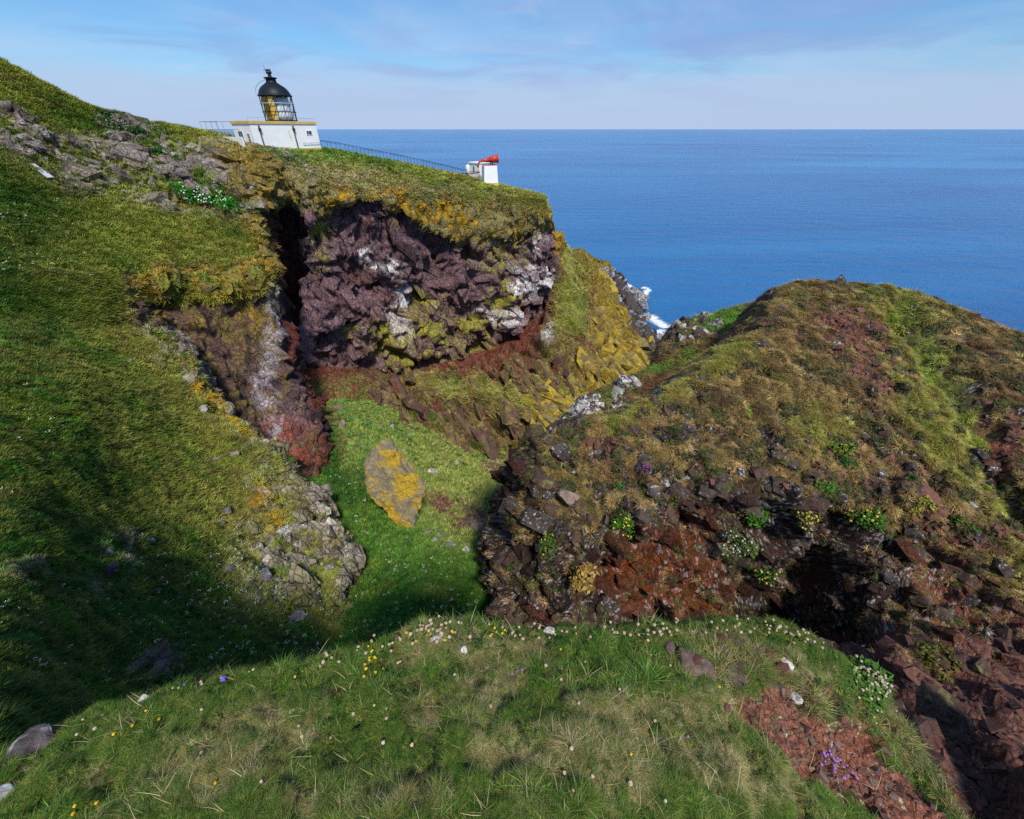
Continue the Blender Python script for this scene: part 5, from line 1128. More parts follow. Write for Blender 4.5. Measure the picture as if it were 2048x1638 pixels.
    for k in range(n):
        bm = BM(); tube(bm, [P(k, z0 + .1), P(k, z1 - .04)], .034, 5); tube(bm, [P(k, z0 + .12), P(k + 1, z0 + 1.55), P(k + 2, z1 - .05)], .03, 5); bobj('glazing_bar', bm, M_IRON, hub)
    for zz, rr_, mt in ((z0 + 1.05, .05, M_NAVY), (z0 + 2.0, .045, M_LADD)):
        bm = BM(); tube(bm, [(cx + (R + .14) * math.cos(2 * math.pi * k / 28), cy + (R + .14) * math.sin(2 * math.pi * k / 28), zz) for k in range(29)], rr_, 5); bobj('handrail_ring', bm, mt, hub)
    vx, vy = -A.x - (e1 * cx + e2 * cy).x, -A.y - (e1 * cx + e2 * cy).y         # towards the sea-facing side of the photograph
    va = math.atan2(vy, vx) - ang
    bm = BM(); lathe(bm, [(R - .10, z0 + .1), (R - .10, z1 - .1)], 14, c, va - 1.5, va - .18); bobj('yellow_blind', bm, M_BLIND, hub, True)
    lx, ly = cx + .25 * math.cos(va + 1.57), cy + .25 * math.sin(va + 1.57)
    bm = BM(); lathe(bm, [(1.7, z0 + .1), (1.62, z0 + .7), (1.45, z0 + 1.6), (1.2, z1 - .3), (1.0, z1 - .1)], 24, (lx, ly, 0)); bobj('lens_curtain', bm, M_LENS, hub, True)
    d = bobj('dome', lathe(BM(), [(R + .16, z1), (R + .18, z1 + .10), (R + .06, z1 + .14), (R - .02, z1 + .32), (R - .2, z1 + .66), (R - .52, z1 + 1.0), (R - .95, z1 + 1.26), (.82, z1 + 1.42), (.66, z1 + 1.52), (.62, z1 + 1.86), (.82, z1 + 1.92), (.82, z1 + 2.02), (.3, z1 + 2.08)], 40, c), M_NAVY, root, True)
    zt = z1 + 2.06
    bobj('ventilator', lathe(BM(), [(.3, zt), (.22, zt + .16), (.2, zt + .34), (.36, zt + .38), (.36, zt + .58), (.26, zt + .62), (.3, zt + .68), (.3, zt + .8), (.02, zt + .86)], 20, c), M_IRON, d, True)
    bm = BM(); tube(bm, [(cx + .3 * math.cos(va - 1.57), cy + .3 * math.sin(va - 1.57), zt + .3), (cx + .42 * math.cos(va - 1.57), cy + .42 * math.sin(va - 1.57), zt + 1.25)], .035, 5, .012); tube(bm, [(cx - .0, cy, zt + .62), (cx + .55 * math.cos(va - 1.57), cy + .55 * math.sin(va - 1.57), zt + .76)], .04, 5); bobj('lightning_rod', bm, M_IRON, d)
    bm = BM(); pa = va - 1.57; pts = [(R + .24, z1 + .1), (R + .26, z1 + .5), (R + .06, z1 + .95), (R - .38, z1 + 1.35), (R - .9, z1 + 1.66), (.7, z1 + 1.8)]
    for off in (-.16, .16): tube(bm, [(cx + r * math.cos(pa) - off * math.sin(pa), cy + r * math.sin(pa) + off * math.cos(pa), z) for r, z in pts], .035, 5)
    for r, z in pts: tube(bm, [(cx + r * math.cos(pa) + .16 * math.sin(pa), cy + r * math.sin(pa) - .16 * math.cos(pa), z), (cx + r * math.cos(pa) - .16 * math.sin(pa), cy + r * math.sin(pa) + .16 * math.cos(pa), z)], .02, 4)
    bobj('dome_ladder', bm, M_LADD, d)
build_lighthouse()

# ------------------------------------------------------------------ foghorn, its tower and hut
def build_foghorn():
    base, _, _ = spot('headland_cliff', 984, 372)
    ang = math.radians(17); root = empty('foghorn_tower', (at(980, 366, 73.5)[0], at(980, 366, 73.5)[1], at(980, 366, 73.5)[2] - .3), ang)
    tag(root, 'small white tapering tower under the red foghorn at the cliff edge', 'tower')
    bm = BM(); box(bm, -1.35, 1.35, -1.0, 1.2, -.9, 3.1, .16); bobj('wall', bm, M_WHITE, root)
    bm = BM(); box(bm, -1.42, 1.42, -1.06, 1.26, -.95, .42, .05); bobj('plinth', bm, M_YEL, root)
    bm = BM(); box(bm, -1.05, 1.2, -.8, 1.0, 3.1, 3.16); bobj('top_slab', bm, M_REDD, root)
    hz = root.location.z + 3.16
    h = empty('foghorn', (root.location.x, root.location.y, hz), ang); tag(h, 'red trumpet shaped foghorn pointing out to sea from its white tower', 'foghorn')
    p0 = Vector((-1.45, .3, .62)); dr = Vector((1, -.05, .11)).normalized(); pts = []
    prof = [(0, .17), (.05, .26), (.12, .26), (.13, .18), (1.0, .33), (1.75, .46), (1.76, .52), (1.86, .52), (1.87, .48), (2.6, .60), (3.0, .68), (3.06, .74), (3.1, .72), (3.0, .6), (2.2, .4), (1.2, .2)]
    bm = BM(); a = dr.orthogonal().normalized(); b = dr.cross(a); rings = []
    for s, r in prof: rings.append([bm.verts.new(p0 + dr * s + (a * math.cos(k * math.pi / 12) + b * math.sin(k * math.pi / 12)) * r) for k in range(24)])
    for A_, B_ in zip(rings[:-1], rings[1:]):
        for k in range(24): bm.faces.new((A_[k], A_[(k + 1) % 24], B_[(k + 1) % 24], B_[k]))
    bobj('horn', bm, M_REDP, h, True)
    bm = BM(); tube(bm, [p0 + Vector((-.62, 0, -1.0)), p0 + Vector((-.58, 0, -.55)), p0 + Vector((-.40, 0, -.2)), p0 + Vector((-.12, 0, -.02)), p0 + dr * .05], .16, 10, .18); bobj('elbow_pipe', bm, M_REDP, h, True)
    m = p0 + dr * 1.9
    for s in (-.28, .28):
        bm = BM(); tube(bm, [(m.x + s, m.y, 0), (m.x + s * .4, m.y, .5)], .09, 8); bobj('support', bm, M_REDD, h)
    bm = BM(); box(bm, m.x - .5, m.x + .5, m.y - .3, m.y + .3, 0, .07); bobj('base_plate', bm, M_REDD, h)
    # hut behind
    q = at(961, 342, 75.5); hut = empty('foghorn_hut', (q[0], q[1], q[2] - 1.2), math.radians(50)); tag(hut, 'low white flat roofed hut with narrow window behind the foghorn tower', 'hut')
    bm = BM(); box(bm, -1.6, 1.6, -1.2, 1.35, -.9, 2.5); bobj('wall', bm, M_WHITE, hut)
    bm = BM(); box(bm, -1.72, 1.72, -1.32, 1.47, 2.5, 2.68); bobj('roof', bm, M_WHITE, hut)
    bm = BM(); box(bm, -1.64, -1.58, -.1, .35, 1.05, 2.1); w = bobj('window', bm, M_WHITE, hut)
    bm = BM(); box(bm, -1.66, -1.58, -.04, .29, 1.1, 2.05); bobj('pane', bm, M_PANE, w)
    t = at(936.5, 343, 77); tk = empty('water_tank', (t[0], t[1], t[2] - .5)); tag(tk, 'white upright round tank at the uphill end of the foghorn hut', 'tank')
    bobj('tank_body', lathe(BM(), [(.48, -1.0), (.48, 1.35), (.42, 1.5), (.2, 1.58), (.02, 1.6)], 20), M_WHITE, tk, True)
    bobj('lid', lathe(BM(), [(.18, 1.57), (.18, 1.66), (.02, 1.68)], 12), M_WHITE, tk, True)
    # low red pipe rail in front of the hut
    r0 = at(905, 346, 73.5); r1 = at(936, 347.5, 73.2); r2 = at(959.5, 345, 73.6)
    rr = empty('red_barrier', tuple(r1)); tag(rr, 'low dark red pipe barrier beside the foghorn hut', 'barrier')
    L_ = lambda p: Vector(p) - Vector(r1)
    bm = BM(); tube(bm, [L_(r0), L_(r1), L_(r2)], .10, 6); bobj('pipe_rail', bm, M_REDD, rr)
    bm = BM(); tube(bm, [L_(r1) + Vector((.1, 0, .3)), L_(r2) + Vector((0, 0, .22))], .05, 6); bobj('upper_rail', bm, M_REDD, rr)
    bm = BM(); box(bm, -.3, .0, -.2, .2, -.6, .15); bobj('footing', bm, M_IRON, rr)
    bm = BM(); box(bm, .12, .36, -.15, .15, -.9, .32); bobj('concrete_post', bm, mat_plain('concrete', (.42, .39, .34), .9, .1), rr)
build_foghorn()

def build_fence():
    s = SHEETS['headland_cliff']; us = [644, 657, 661, 677, 681, 694, 697, 709.5, 714, 723.5, 729, 739.5, 745, 754.5, 760.5, 769, 775.5, 782.5, 789.5, 796.5, 803, 810, 816.5, 822, 830.5, 835, 842.5, 847, 854.5, 859.5, 867, 871, 878, 882.5, 890, 894.5, 902, 905, 912.5, 915.5, 922.5, 926.5, 934]
    root = None; tops = []
    for k, u in enumerate(us):
        c = np.where((np.abs(s.pu - u) < 2.5) & (s.pd < 90) & (s.pd > 55))[0]; i = c[np.argmin(s.pv[c])]; p = Vector(s.P[i]); dd = s.pd[i]
        x = (u - CX) / F * dd; p.x = x
        if root is None:
            root = empty('railing', p); tag(root, 'long blue metal railing running down the headland from lighthouse to foghorn', 'railing')
        b = p - root.location; tops.append(b)
    sm = [sum((tops[max(0, min(len(tops) - 1, k + j))] for j in range(-2, 3)), Vector((0, 0, 0))) / 5 for k in range(len(tops))]
    sm[0] = tops[0]; sm[-1] = tops[-1]
    for b, q in zip(tops, sm):
        bm = BM(); tube(bm, [Vector((q.x, q.y, b.z - .3)), Vector((q.x, q.y, q.z + .98))], .035, 5); bobj('post', bm, M_BLUE, root)
    bm = BM(); tube(bm, [q + Vector((0, 0, 1.0)) for q in sm], .05, 6); bobj('top_rail', bm, M_BLUE, root)
    bm = BM(); tube(bm, [q + Vector((0, 0, .84)) for q in sm], .03, 5); bobj('middle_rail', bm, M_BLUE, root)
build_fence()

# ------------------------------------------------------------------ rocks
def mat_rock(name, base, dark, lich, thr, scale, lscale, bump=.02):
    m = bpy.data.materials.new(name); m.use_nodes = True; nt = m.node_tree; N = nt.nodes.new; L = nt.links.new
    b = nt.nodes['Principled BSDF']; b.inputs['Roughness'].default_value = .92; b.inputs['Specular IOR Level'].default_value = .15
    tc = N('ShaderNodeTexCoord'); n1 = N('ShaderNodeTexNoise'); n1.inputs['Scale'].default_value = scale; n1.inputs['Detail'].default_value = 8; n1.inputs['Roughness'].default_value = .65; L(tc.outputs['Object'], n1.inputs[0])
    r = N('ShaderNodeValToRGB'); r.color_ramp.elements[0].position = .35; r.color_ramp.elements[1].position = .65; r.color_ramp.elements[0].color = (*dark, 1); r.color_ramp.elements[1].color = (*base, 1); L(n1.outputs[0], r.inputs[0])
    n2 = N('ShaderNodeTexNoise'); n2.inputs['Scale'].default_value = lscale; n2.inputs['Detail'].default_value = 7; n2.inputs['Roughness'].default_value = .6; mp = N('ShaderNodeMapping'); mp.inputs['Location'].default_value = (3.1, 7.7, 1.3); L(tc.outputs['Object'], mp.inputs[0]); L(mp.outputs[0], n2.inputs[0])
    q = N('ShaderNodeMapRange'); q.inputs[1].default_value = thr; q.inputs[2].default_value = thr + .06; L(n2.outputs[0], q.inputs[0])
    mi = N('ShaderNodeMix'); mi.data_type = 'RGBA'; L(q.outputs[0], mi.inputs[0]); L(r.outputs[0], mi.inputs[6]); mi.inputs[7].default_value = (*lich, 1); L(mi.outputs[2], b.inputs['Base Color'])
    n3 = N('ShaderNodeTexNoise'); n3.inputs['Scale'].default_value = scale * 5; n3.inputs['Detail'].default_value = 6; n3.inputs['Roughness'].default_value = .7; L(tc.outputs['Object'], n3.inputs[0])
    mr = N('ShaderNodeMapRange'); mr.inputs[1].default_value = .3; mr.inputs[2].default_value = .7; mr.inputs[3].default_value = .55; mr.inputs[4].default_value = 1.4; L(n3.outputs[0], mr.inputs[0])
    vm = N('ShaderNodeVectorMath'); vm.operation = 'SCALE'; L(mi.outputs[2], vm.inputs[0]); L(mr.outputs[0], vm.inputs[3]); L(vm.outputs[0], b.inputs['Base Color'])
    hs = N('ShaderNodeMath'); hs.operation = 'MULTIPLY_ADD'; L(n3.outputs[0], hs.inputs[0]); hs.inputs[1].default_value = .4; L(n1.outputs[0], hs.inputs[2])
    bp = N('ShaderNodeBump'); bp.inputs['Distance'].default_value = bump * 2.2; L(hs.outputs[0], bp.inputs['Height']); L(bp.outputs[0], b.inputs['Normal'])
    return m
def rock_mesh(name, seed, dims, mat, sub=3, cut=9, rough=.10):
    rg = random.Random(seed); bm = BM(); bmesh.ops.create_icosphere(bm, subdivisions=sub, radius=1)
    planes = []
    for k in range(cut):
        n = Vector((rg.gauss(0, 1), rg.gauss(0, 1), rg.gauss(0, 1))).normalized(); planes.append((n, rg.uniform(.42, .8)))
    for v in bm.verts:
        p = v.co.copy()
        for n, d in planes:
            q = p.dot(n)
            if q > d: p -= n * (q - d) * .92
        v.co = p
    co = np.array([v.co[:] for v in bm.verts], np.float32); f, c = facet(co + seed * 3.7, .5, seed % 50, .9, .5); nz = fbm(co + seed, .6, 3, .55)
    for v, a, b in zip(bm.verts, f, nz): v.co *= 1 + rough * a + rough * .8 * b
    for v in bm.verts: v.co = Vector((v.co.x * dims[0], v.co.y * dims[1], v.co.z * dims[2]))
    me = bpy.data.meshes.new(name); bm.to_mesh(me); bm.free(); me.materials.append(mat); return me
MR_PALE = mat_rock('pale_rock', (.42, .40, .36), (.20, .18, .17), (.58, .56, .52), .56, 3.5, 2.5); MR_BROWN = mat_rock('brown_rock', (.30, .22, .17), (.15, .11, .09), (.42, .38, .32), .62, 3, 3)
MR_GREY = mat_rock('grey_rock', (.26, .24, .22), (.10, .09, .09), (.44, .42, .38), .55, 4, 3); MR_DARK = mat_rock('dark_lichened_rock', (.085, .068, .062), (.035, .03, .03), (.40, .39, .37), .61, 2.5, 5)
MR_RED = mat_rock('red_sandstone', (.20, .09, .064), (.11, .052, .042), (.36, .18, .13), .62, 14, 9, .004); MR_WHITE = mat_rock('white_lichened_stone', (.52, .50, .44), (.22, .19, .17), (.66, .64, .58), .5, 12, 14, .004)
MR_LICH = mat_rock('lichen_crusted_rock', (.16, .13, .12), (.06, .05, .05), (.52, .52, .50), .5, 3.5, 3.2)
MR_CRAG = mat_rock('crag_rock', (.105, .076, .062), (.032, .026, .024), (.34, .33, .31), .62, 1.6, 6.5, .05)
MR_CRAG3 = mat_rock('brown_crag_rock', (.12, .072, .052), (.05, .034, .028), (.16, .14, .06), .56, 1.4, 2.0, .05)
MR_CRAG2 = mat_rock('speckled_crag_rock', (.10, .08, .07), (.035, .03, .028), (.46, .45, .43), .585, 2.0, 7.5, .05)
MR_RUST = mat_rock('rusty_rock', (.19, .072, .032), (.055, .028, .02), (.22, .13, .06), .60, 1.3, 3, .06)
MR_SCREE = mat_rock('scree_rock', (.115, .06, .048), (.06, .036, .031), (.22, .14, .11), .62, 8, 7, .006)
MR_GOLD = mat_rock('gold_lichened_rock', (.36, .255, .035), (.21, .15, .04), (.42, .29, .025), .52, .8, .9, .06)
MR_GOLD2 = mat_rock('olive_lichened_rock', (.25, .20, .06), (.13, .085, .045), (.36, .25, .03), .52, .8, .7, .06)
MR_MAROON = mat_rock('maroon_rock', (.14, .075, .055), (.075, .045, .036), (.22, .17, .07), .58, .9, .7, .06)
MR_OCH = mat_rock('ochre_rock', (.19, .14, .06), (.09, .06, .04), (.28, .20, .04), .55, .9, .7, .06)
MR_SLAB = mat_rock('plated_stone', (.20, .13, .105), (.10, .07, .062), (.34, .27, .22), .62, 10, 8, .004)
def put_rock(sheet_name, u, v, w, h, mat, label, seed, group=None, flat=.6, name='rock', yaw=None, lift=.12, sub=3, cat='rock', tilt=.25):
    p, n, d = spot(sheet_name, u, v); sx = w * .5 * d / F; sz = h * .5 * d / F
    me = rock_mesh(name, seed, (sx * 1.08, sx * .85, max(sz * 1.1, sx * .3)), mat, sub)
    o = link(name, me); rg = random.Random(seed)
    zt = (n * .5 + Vector((0, 0, 1)) * .5 + Vector((rg.gauss(0, tilt), rg.gauss(0, tilt), 0))).normalized()
    q = zt.to_track_quat('Z', 'Y'); o.rotation_mode = 'QUATERNION'; o.rotation_quaternion = q
    o.location = p + Vector((0, 0, sz * lift)); tag(o, label, cat, group); return o
G = 'gully_floor'
put_rock(G, 784, 850, 14, 12, MR_PALE, 'pale angular rock high on the gully grass above the standing boulder', 101)
put_rock(G, 764, 851, 10, 8, MR_BROWN, 'small brown rock just left of the pale angular rock above the boulder', 102)
put_rock(G, 820, 868, 8, 7, MR_PALE, 'tiny pale rock near the strata edge of the gully', 103)
put_rock(G, 806, 896, 10, 6, MR_PALE, 'small flat pale stone in the grass above right of the boulder top', 104)
put_rock(G, 725, 886, 11, 9, MR_GREY, 'small greyish rock above left of the boulder on green grass', 105)
put_rock(G, 863, 944, 24, 20, MR_PALE, 'largest pale grey rock on the grass right of the boulder', 106)
put_rock(G, 912, 922, 14, 14, MR_PALE, 'pale upright rock furthest right on the upper gully grass', 107)
put_rock(G, 911, 948, 8, 6, MR_PALE, 'little pale stone below the pale upright rock', 108)
put_rock(G, 934, 971, 13, 8, MR_BROWN, 'low brown stone in dry grass above the bare soil scar', 109)
put_rock(G, 846, 975, 15, 8, MR_GREY, 'flat grey stone touching the right shoulder of the boulder', 110)
put_rock(G, 957, 1053, 38, 36, MR_BROWN, 'rounded tan rock at the lower end of the gravel scar', 111, flat=.8)
put_rock(G, 853, 1061, 24, 13, MR_BROWN, 'brown flat rock at the foot of the boulder', 112)
put_rock(G, 880, 1067, 26, 16, MR_GREY, 'second grey rock in the row leading away from the boulder foot', 113)
put_rock(G, 870, 1077, 18, 9, MR_PALE, 'small pale rock below the row at the boulder foot', 114)
put_rock(G, 903, 1089, 28, 15, MR_GREY, 'long grey rock half sunk in grass below the boulder', 115)
put_rock(G, 933, 1100, 24, 11, MR_PALE, 'pale flat rock at the lower end of the row below the boulder', 116)
put_rock(G, 684, 849, 16, 26, MR_BROWN, 'tall brown block on the left edge of the gully grass', 117, lift=.3)
put_rock(G, 678, 813, 24, 13, MR_BROWN, 'brown slab stone below the red bank at the cave mouth', 118)
put_rock(G, 1028, 1040, 24, 24, MR_PALE, 'pale rock half hidden by the edge of the right knoll', 119)
put_rock(G, 976, 1121, 24, 18, MR_BROWN, 'tan rock in green grass close to the knoll foot', 120)
H = 'hillside'; R_ = 'hillside_rib'
put_rock(H, 345, 533, 16, 14, MR_PALE, 'pale rock on the grass above the ochre lichened ledge', 131)
put_rock(H, 436, 470, 11, 6, MR_PALE, 'small pale stone on dry grass near the lobe of the cliff', 132)
put_rock(R_, 256, 722, 22, 8, MR_PALE, 'flat pale stone on the slope left of the rocky rim', 133)
put_rock(R_, 302, 791, 12, 9, MR_PALE, 'small pale stone alone on the middle of the slope', 134)
put_rock(R_, 407, 816, 22, 15, MR_PALE, 'bluish white lichened rock on the rim of the slope', 135)
put_rock(R_, 461, 905, 36, 16, MR_BROWN, 'long ochre rock lying along the slope below the rim', 136)
put_rock(R_, 435, 918, 20, 9, MR_PALE, 'pale stone at the lower end of the long ochre rock', 137)
put_rock(R_, 473, 888, 12, 12, MR_PALE, 'pale upright stone at the upper end of the long ochre rock', 138)
put_rock(R_, 300, 1078, 20, 11, MR_GREY, 'grey stone above the lush green hollow', 139)
put_rock(R_, 221, 1103, 26, 18, MR_PALE, 'pale rock left of the lush hollow with white flowers', 140)
put_rock(R_, 226, 1140, 48, 20, MR_DARK, 'dark flat rock under the pale rock left of the lush hollow', 141)
put_rock(R_, 612, 1058, 34, 30, MR_PALE, 'big rounded grey rock near the lower rim of the slope', 142)
put_rock(R_, 456, 1020, 30, 20, MR_GREY, 'grey rock in the middle of the lower slope', 143)
put_rock(R_, 439, 1043, 22, 12, MR_GREY, 'smaller grey rock just below the grey rock on the lower slope', 144)
put_rock(R_, 533, 1146, 40, 18, MR_GREY, 'broken grey rock at the bottom of the lichened rib', 145)
put_rock(R_, 460, 1138, 28, 18, MR_GREY, 'grey rock right of the lush flowered hollow', 146)
put_rock(R_, 590, 1236, 40, 26, MR_GREY, 'grey rock knob at the foot of the rib beside the gully floor', 147)
# many alike: the outcrop high on the hillside and the crest of the rib
def sample_rocks(sheet_name, w, n, lo, hi, mats, label, group, seed0, sub=2):
    i, P, s, r = pick_on(sheet_name, n, w, seed0, 0)
    protos = [rock_mesh('rock', seed0 + k, (1.0, .8, .55), mats[k % len(mats)], sub, 8) for k in range(6)]
    for k in range(n):
        o = link('rock', protos[k % 6]); d = s.pd[i[k]]; sc = r.uniform(lo, hi) * .5 * d / F; o.scale = (sc, sc * r.uniform(.7, 1.1), sc * r.uniform(.7, 1.3))
        nn = Vector(s.N[i[k]]); zt = (nn * .6 + Vector((0, 0, .4)) + Vector((r.normal(0, .25), r.normal(0, .25), 0))).normalized(); o.rotation_mode = 'QUATERNION'
        o.rotation_quaternion = zt.to_track_quat('Z', 'Y') @ Matrix.Rotation(r.uniform(0, 6.28), 3, 'Z').to_quaternion(); o.location = Vector(P[k]) + nn * sc * .1; L_ = label if isinstance(label, str) else label(s.pu[i[k]], s.pv[i[k]]); tag(o, L_, 'rock', (group + (', ' + L_.split(' at the ')[-1] if ' at the ' in L_ else '')) if not isinstance(label, str) else group)
def rock_litter(name, sheet_name, w, n, lo, hi, mats, seed0, sub=1, dims=(1.0, .8, .5), axis=None, sink=.1, jit=.35, frame=None):
    """broken stone nobody would count, joined into one object"""
    i, P, s, r = pick_on(sheet_name, n, w, seed0, 0); V, T, MI, CC = [], [], [], []; v0 = 0; ground = not isinstance(mats, list)
    if ground:
        mats = [mats]; kid = np.where((s.pu > -80) & (s.pu < 2130) & (w > 0))[0][::2]; kd = KDTree(len(kid))
        for a, b in enumerate(s.P[kid].tolist()): kd.insert(b, a)
        kd.balance()
    protos = []; rg = random.Random(seed0)
    for k in range(10):      # jointed blocks: hulls of jittered boxes, so faces stay flat and edges sharp
        bm = BM()
        for X in (-1, 1):
            for Y_ in (-1, 1):
                for Z in (-1, 1): bm.verts.new((dims[0] * (X * rg.uniform(.35, 1.0) + rg.uniform(-.25, .25)), dims[1] * (Y_ * rg.uniform(.35, 1.0) + rg.uniform(-.25, .25)), dims[2] * (Z * rg.uniform(.4, 1.0) + rg.uniform(-.2, .2))))
        for q in range(4): bm.verts.new((dims[0] * rg.uniform(-1.1, 1.1), dims[1] * rg.uniform(-1.1, 1.1), dims[2] * rg.choice((-1, 1, 1)) * rg.uniform(.6, 1.35)))
        r_ = bmesh.ops.convex_hull(bm, input=bm.verts); bmesh.ops.delete(bm, geom=list({g for g in r_['geom_interior'] + r_['geom_unused'] if isinstance(g, bmesh.types.BMVert)}), context='VERTS')
        bmesh.ops.triangulate(bm, faces=bm.faces); bm.verts.ensure_lookup_table(); bm.verts.index_update()
        protos.append((np.array([v.co[:] for v in bm.verts], np.float32), np.array([[v.index for v in f.verts] for f in bm.faces], np.int32))); bm.free()
    for k in range(n):
        d = s.pd[i[k]]; sc = (lo + (hi - lo) * r.uniform(0, 1) ** 2) * .5 * d / F; nn = Vector(s.N[i[k]]); zt = (nn + Vector((r.normal(0, jit), r.normal(0, jit), .2))).normalized()
        if axis is None: R = (zt.to_track_quat('Z', 'Y') @ Matrix.Rotation(r.uniform(0, 6.28), 3, 'Z').to_quaternion()).to_matrix()
        else:
            if frame is not None: zt = (Vector(frame) + Vector(r.normal(0, jit * .5, 3))).normalized()
            ax = Vector(axis) + Vector(r.normal(0, .15, 3)); x = (ax - zt * ax.dot(zt)).normalized(); y = zt.cross(x); R = Matrix((x, y, zt)).transposed()
        co, tr = protos[k % 10]; D = np.array([sc, sc * r.uniform(.7, 1.2), sc * r.uniform(.7, 1.5)], np.float32)
        q = (co * D) @ np.array(R, np.float32).T + (np.array(P[k]) - np.array(nn) * sc * sink).astype(np.float32)
        V.append(q); T.append(tr + v0); MI.append(np.full(len(tr), k % len(mats), np.int32)); v0 += len(co)
        if ground:
            j = [kd.find(Vector(p))[1] for p in q]; cc = s.col[kid[j]] * r.uniform(.8, 1.15)
            if sheet_name == 'knoll': cc = np.tile(np.median(np.minimum(s.col[kid[j]], .13), axis=0), (len(co), 1)) * r.uniform(.7, 1.2)
            CC.append(cc)
    V = np.concatenate(V); T = np.concatenate(T); me = bpy.data.meshes.new(name)
    me.vertices.add(len(V)); me.vertices.foreach_set('co', V.ravel()); me.loops.add(T.size); me.loops.foreach_set('vertex_index', T.ravel().astype(np.int32))
    me.polygons.add(len(T)); me.polygons.foreach_set('loop_start', (np.arange(len(T)) * 3).astype(np.int32)); me.update(calc_edges=True)
    if ground:
        set_col(me, 'Col', np.clip(np.concatenate(CC), 0, 1)); at_ = me.attributes.new('Rock', 'FLOAT', 'POINT'); at_.data.foreach_set('value', np.ones(len(V), np.float32))
    for m in mats: me.materials.append(m)
    me.polygons.foreach_set('use_smooth', np.zeros(len(T), bool)); me.polygons.foreach_set('material_index', np.concatenate(MI)); o = link(name, me); o['kind'] = 'stuff'; return o
sample_rocks(H, SHEETS[H].m[2] * (SHEETS[H].pu > 0) * smooth(.2, .6, SHEETS[H].m[2]), 110, 6, 17, [MR_GREY, MR_GREY, MR_PALE], lambda u, v: 'pale weathered rock of the hillside outcrop at the ' + ('left picture edge' if u < 130 else 'dark flowering patch' if u < 290 else 'white flowering clump' if u < 430 else 'ochre lobe below the lighthouse'), 'hillside outcrop rocks', 200)
sample_rocks(R_, np.clip(SHEETS[R_].m[4] + band(SHEETS[R_].pu, SHEETS[R_].pv, R_RIM[4:], 16), 0, 1) * (SHEETS[R_].m[3] < .5), 60, 9, 24, [MR_PALE, MR_GREY, MR_BROWN], lambda u, v: 'lichened grey rock of the lower rib at the ' + ('edge above the boulder' if u > 630 and v < 1090 else 'nose above the flowery gully floor' if u > 630 else 'grassy inner flank'), 'lower rib rocks', 300)
sample_rocks(R_, SHEETS[R_].m[5], 16, 9, 22, [MR_GREY, MR_BROWN], 'grey rock clustered at the top of the rib under the ledge', 'rocks at the top of the rib', 320)
kf = SHEETS['knoll']
sample_rocks('knoll', kf.rock * np.clip(kf.m[5] + kf.m[6] * .0 + kf.m[4] * .8, 0, 1) * (kf.pv < 1200), 60, 8, 26, [MR_LICH, MR_RED, MR_DARK], lambda u, v: 'small weathered rock on the right knoll at the ' + ('bare red soil near the summit' if v < 760 else 'red stony slope' if u > 1650 else 'middle brown slope' if u > 1350 else 'left shoulder'), 'loose knoll rocks', 340)
rock_litter('scree_stones', 'knoll', (kf.pu > 1700) * (kf.pv > 1270) * 1.0, 900, 5, 50, [MR_SCREE, MR_RED, MR_SCREE], 360, 1, (1.0, .7, .35), None, .3)
rock_litter('scree_chips', 'knoll', np.clip(kf.m[5], 0, 1) * (kf.pv < 1200), 900, 4, 18, [MR_RED, MR_SCREE], 365)
kface = np.clip(mx(kf.m[2], kf.m[3] * .8), 0, 1); rust_ = mx(blob(kf.u, kf.v, 1330, 1140, 120, 90), blob(kf.u, kf.v, 1350, 1200, 130, 60))
rock_litter('crag_stone', 'knoll', kface * (1 - rust_) * (kf.pv < 1330), 300, 10, 70, [MR_CRAG, MR_CRAG3, MR_CRAG2], 370, 1, (1.0, .7, .6), (.75, -.2, -.55), .66, .5, (.35, -.5, .75))
rock_litter('crag_block', 'knoll', kface * (1 - rust_) * (kf.pv < 1330), 300, 8, 62, M_KNOLL, 373, 1, (1.3, .8, .4), (.6, -.2, -.7), .36, .16)
rock_litter('rusty_crag', 'knoll', kface * rust_, 46, 12, 70, M_KNOLL, 380, 1, (1.4, .7, .4), (.35, .1, -.9), .36, .16)
rock_litter('knoll_outcrop', 'knoll', np.clip(kf.m[4], 0, 1) * (1 - kface) * (kf.pv < 1200), 700, 6, 36, [MR_CRAG, MR_CRAG2, MR_CRAG3], 390, 1, (1.0, .7, .6), (.75, -.2, -.55), .55, .5, (.35, -.5, .75))
sp_ = SHEETS['knoll_spur']
rock_litter('spur_outcrop', 'knoll_spur', np.clip(sp_.rock, 0, 1), 200, 8, 40, [MR_LICH, MR_CRAG, MR_PALE], 395, 1, (1.0, .7, .6), (.75, -.2, -.55), .3, .5, (.35, -.5, .75))
ts_ = SHEETS['rocky_shore']
rock_litter('shore_slabs', 'rocky_shore', np.clip(ts_.m[4] - ts_.m[3], 0, 1) * np.clip(1 - ts_.m[2], 0, 1) * (ts_.pv > 560), 520, 10, 54, [MR_GOLD, MR_GOLD2, MR_GOLD2], 480, 1, (2.0, .55, .5), (.62, -.35, -.62), .55, .3)
rock_litter('apron_slabs', 'rocky_shore', np.clip(1 - ts_.m[4] - ts_.m[2], 0, 1) * (ts_.pv > 735), 380, 9, 46, [MR_MAROON, MR_OCH, MR_OCH], 490, 1, (1.9, .6, .5), (.5, -.6, -.6), .6, .3)
rock_litter('sea_cliff_rock', 'rocky_shore', np.clip(ts_.m[3], 0, 1), 200, 10, 44, [MR_LICH, MR_DARK, MR_DARK], 495, 1, (1, .8, .7), (.62, -.35, -.62), .35, .5, (.4, -.6, .6))
ha_ = SHEETS[H]; hc_ = SHEETS['headland_cliff']; rb_ = SHEETS[R_]
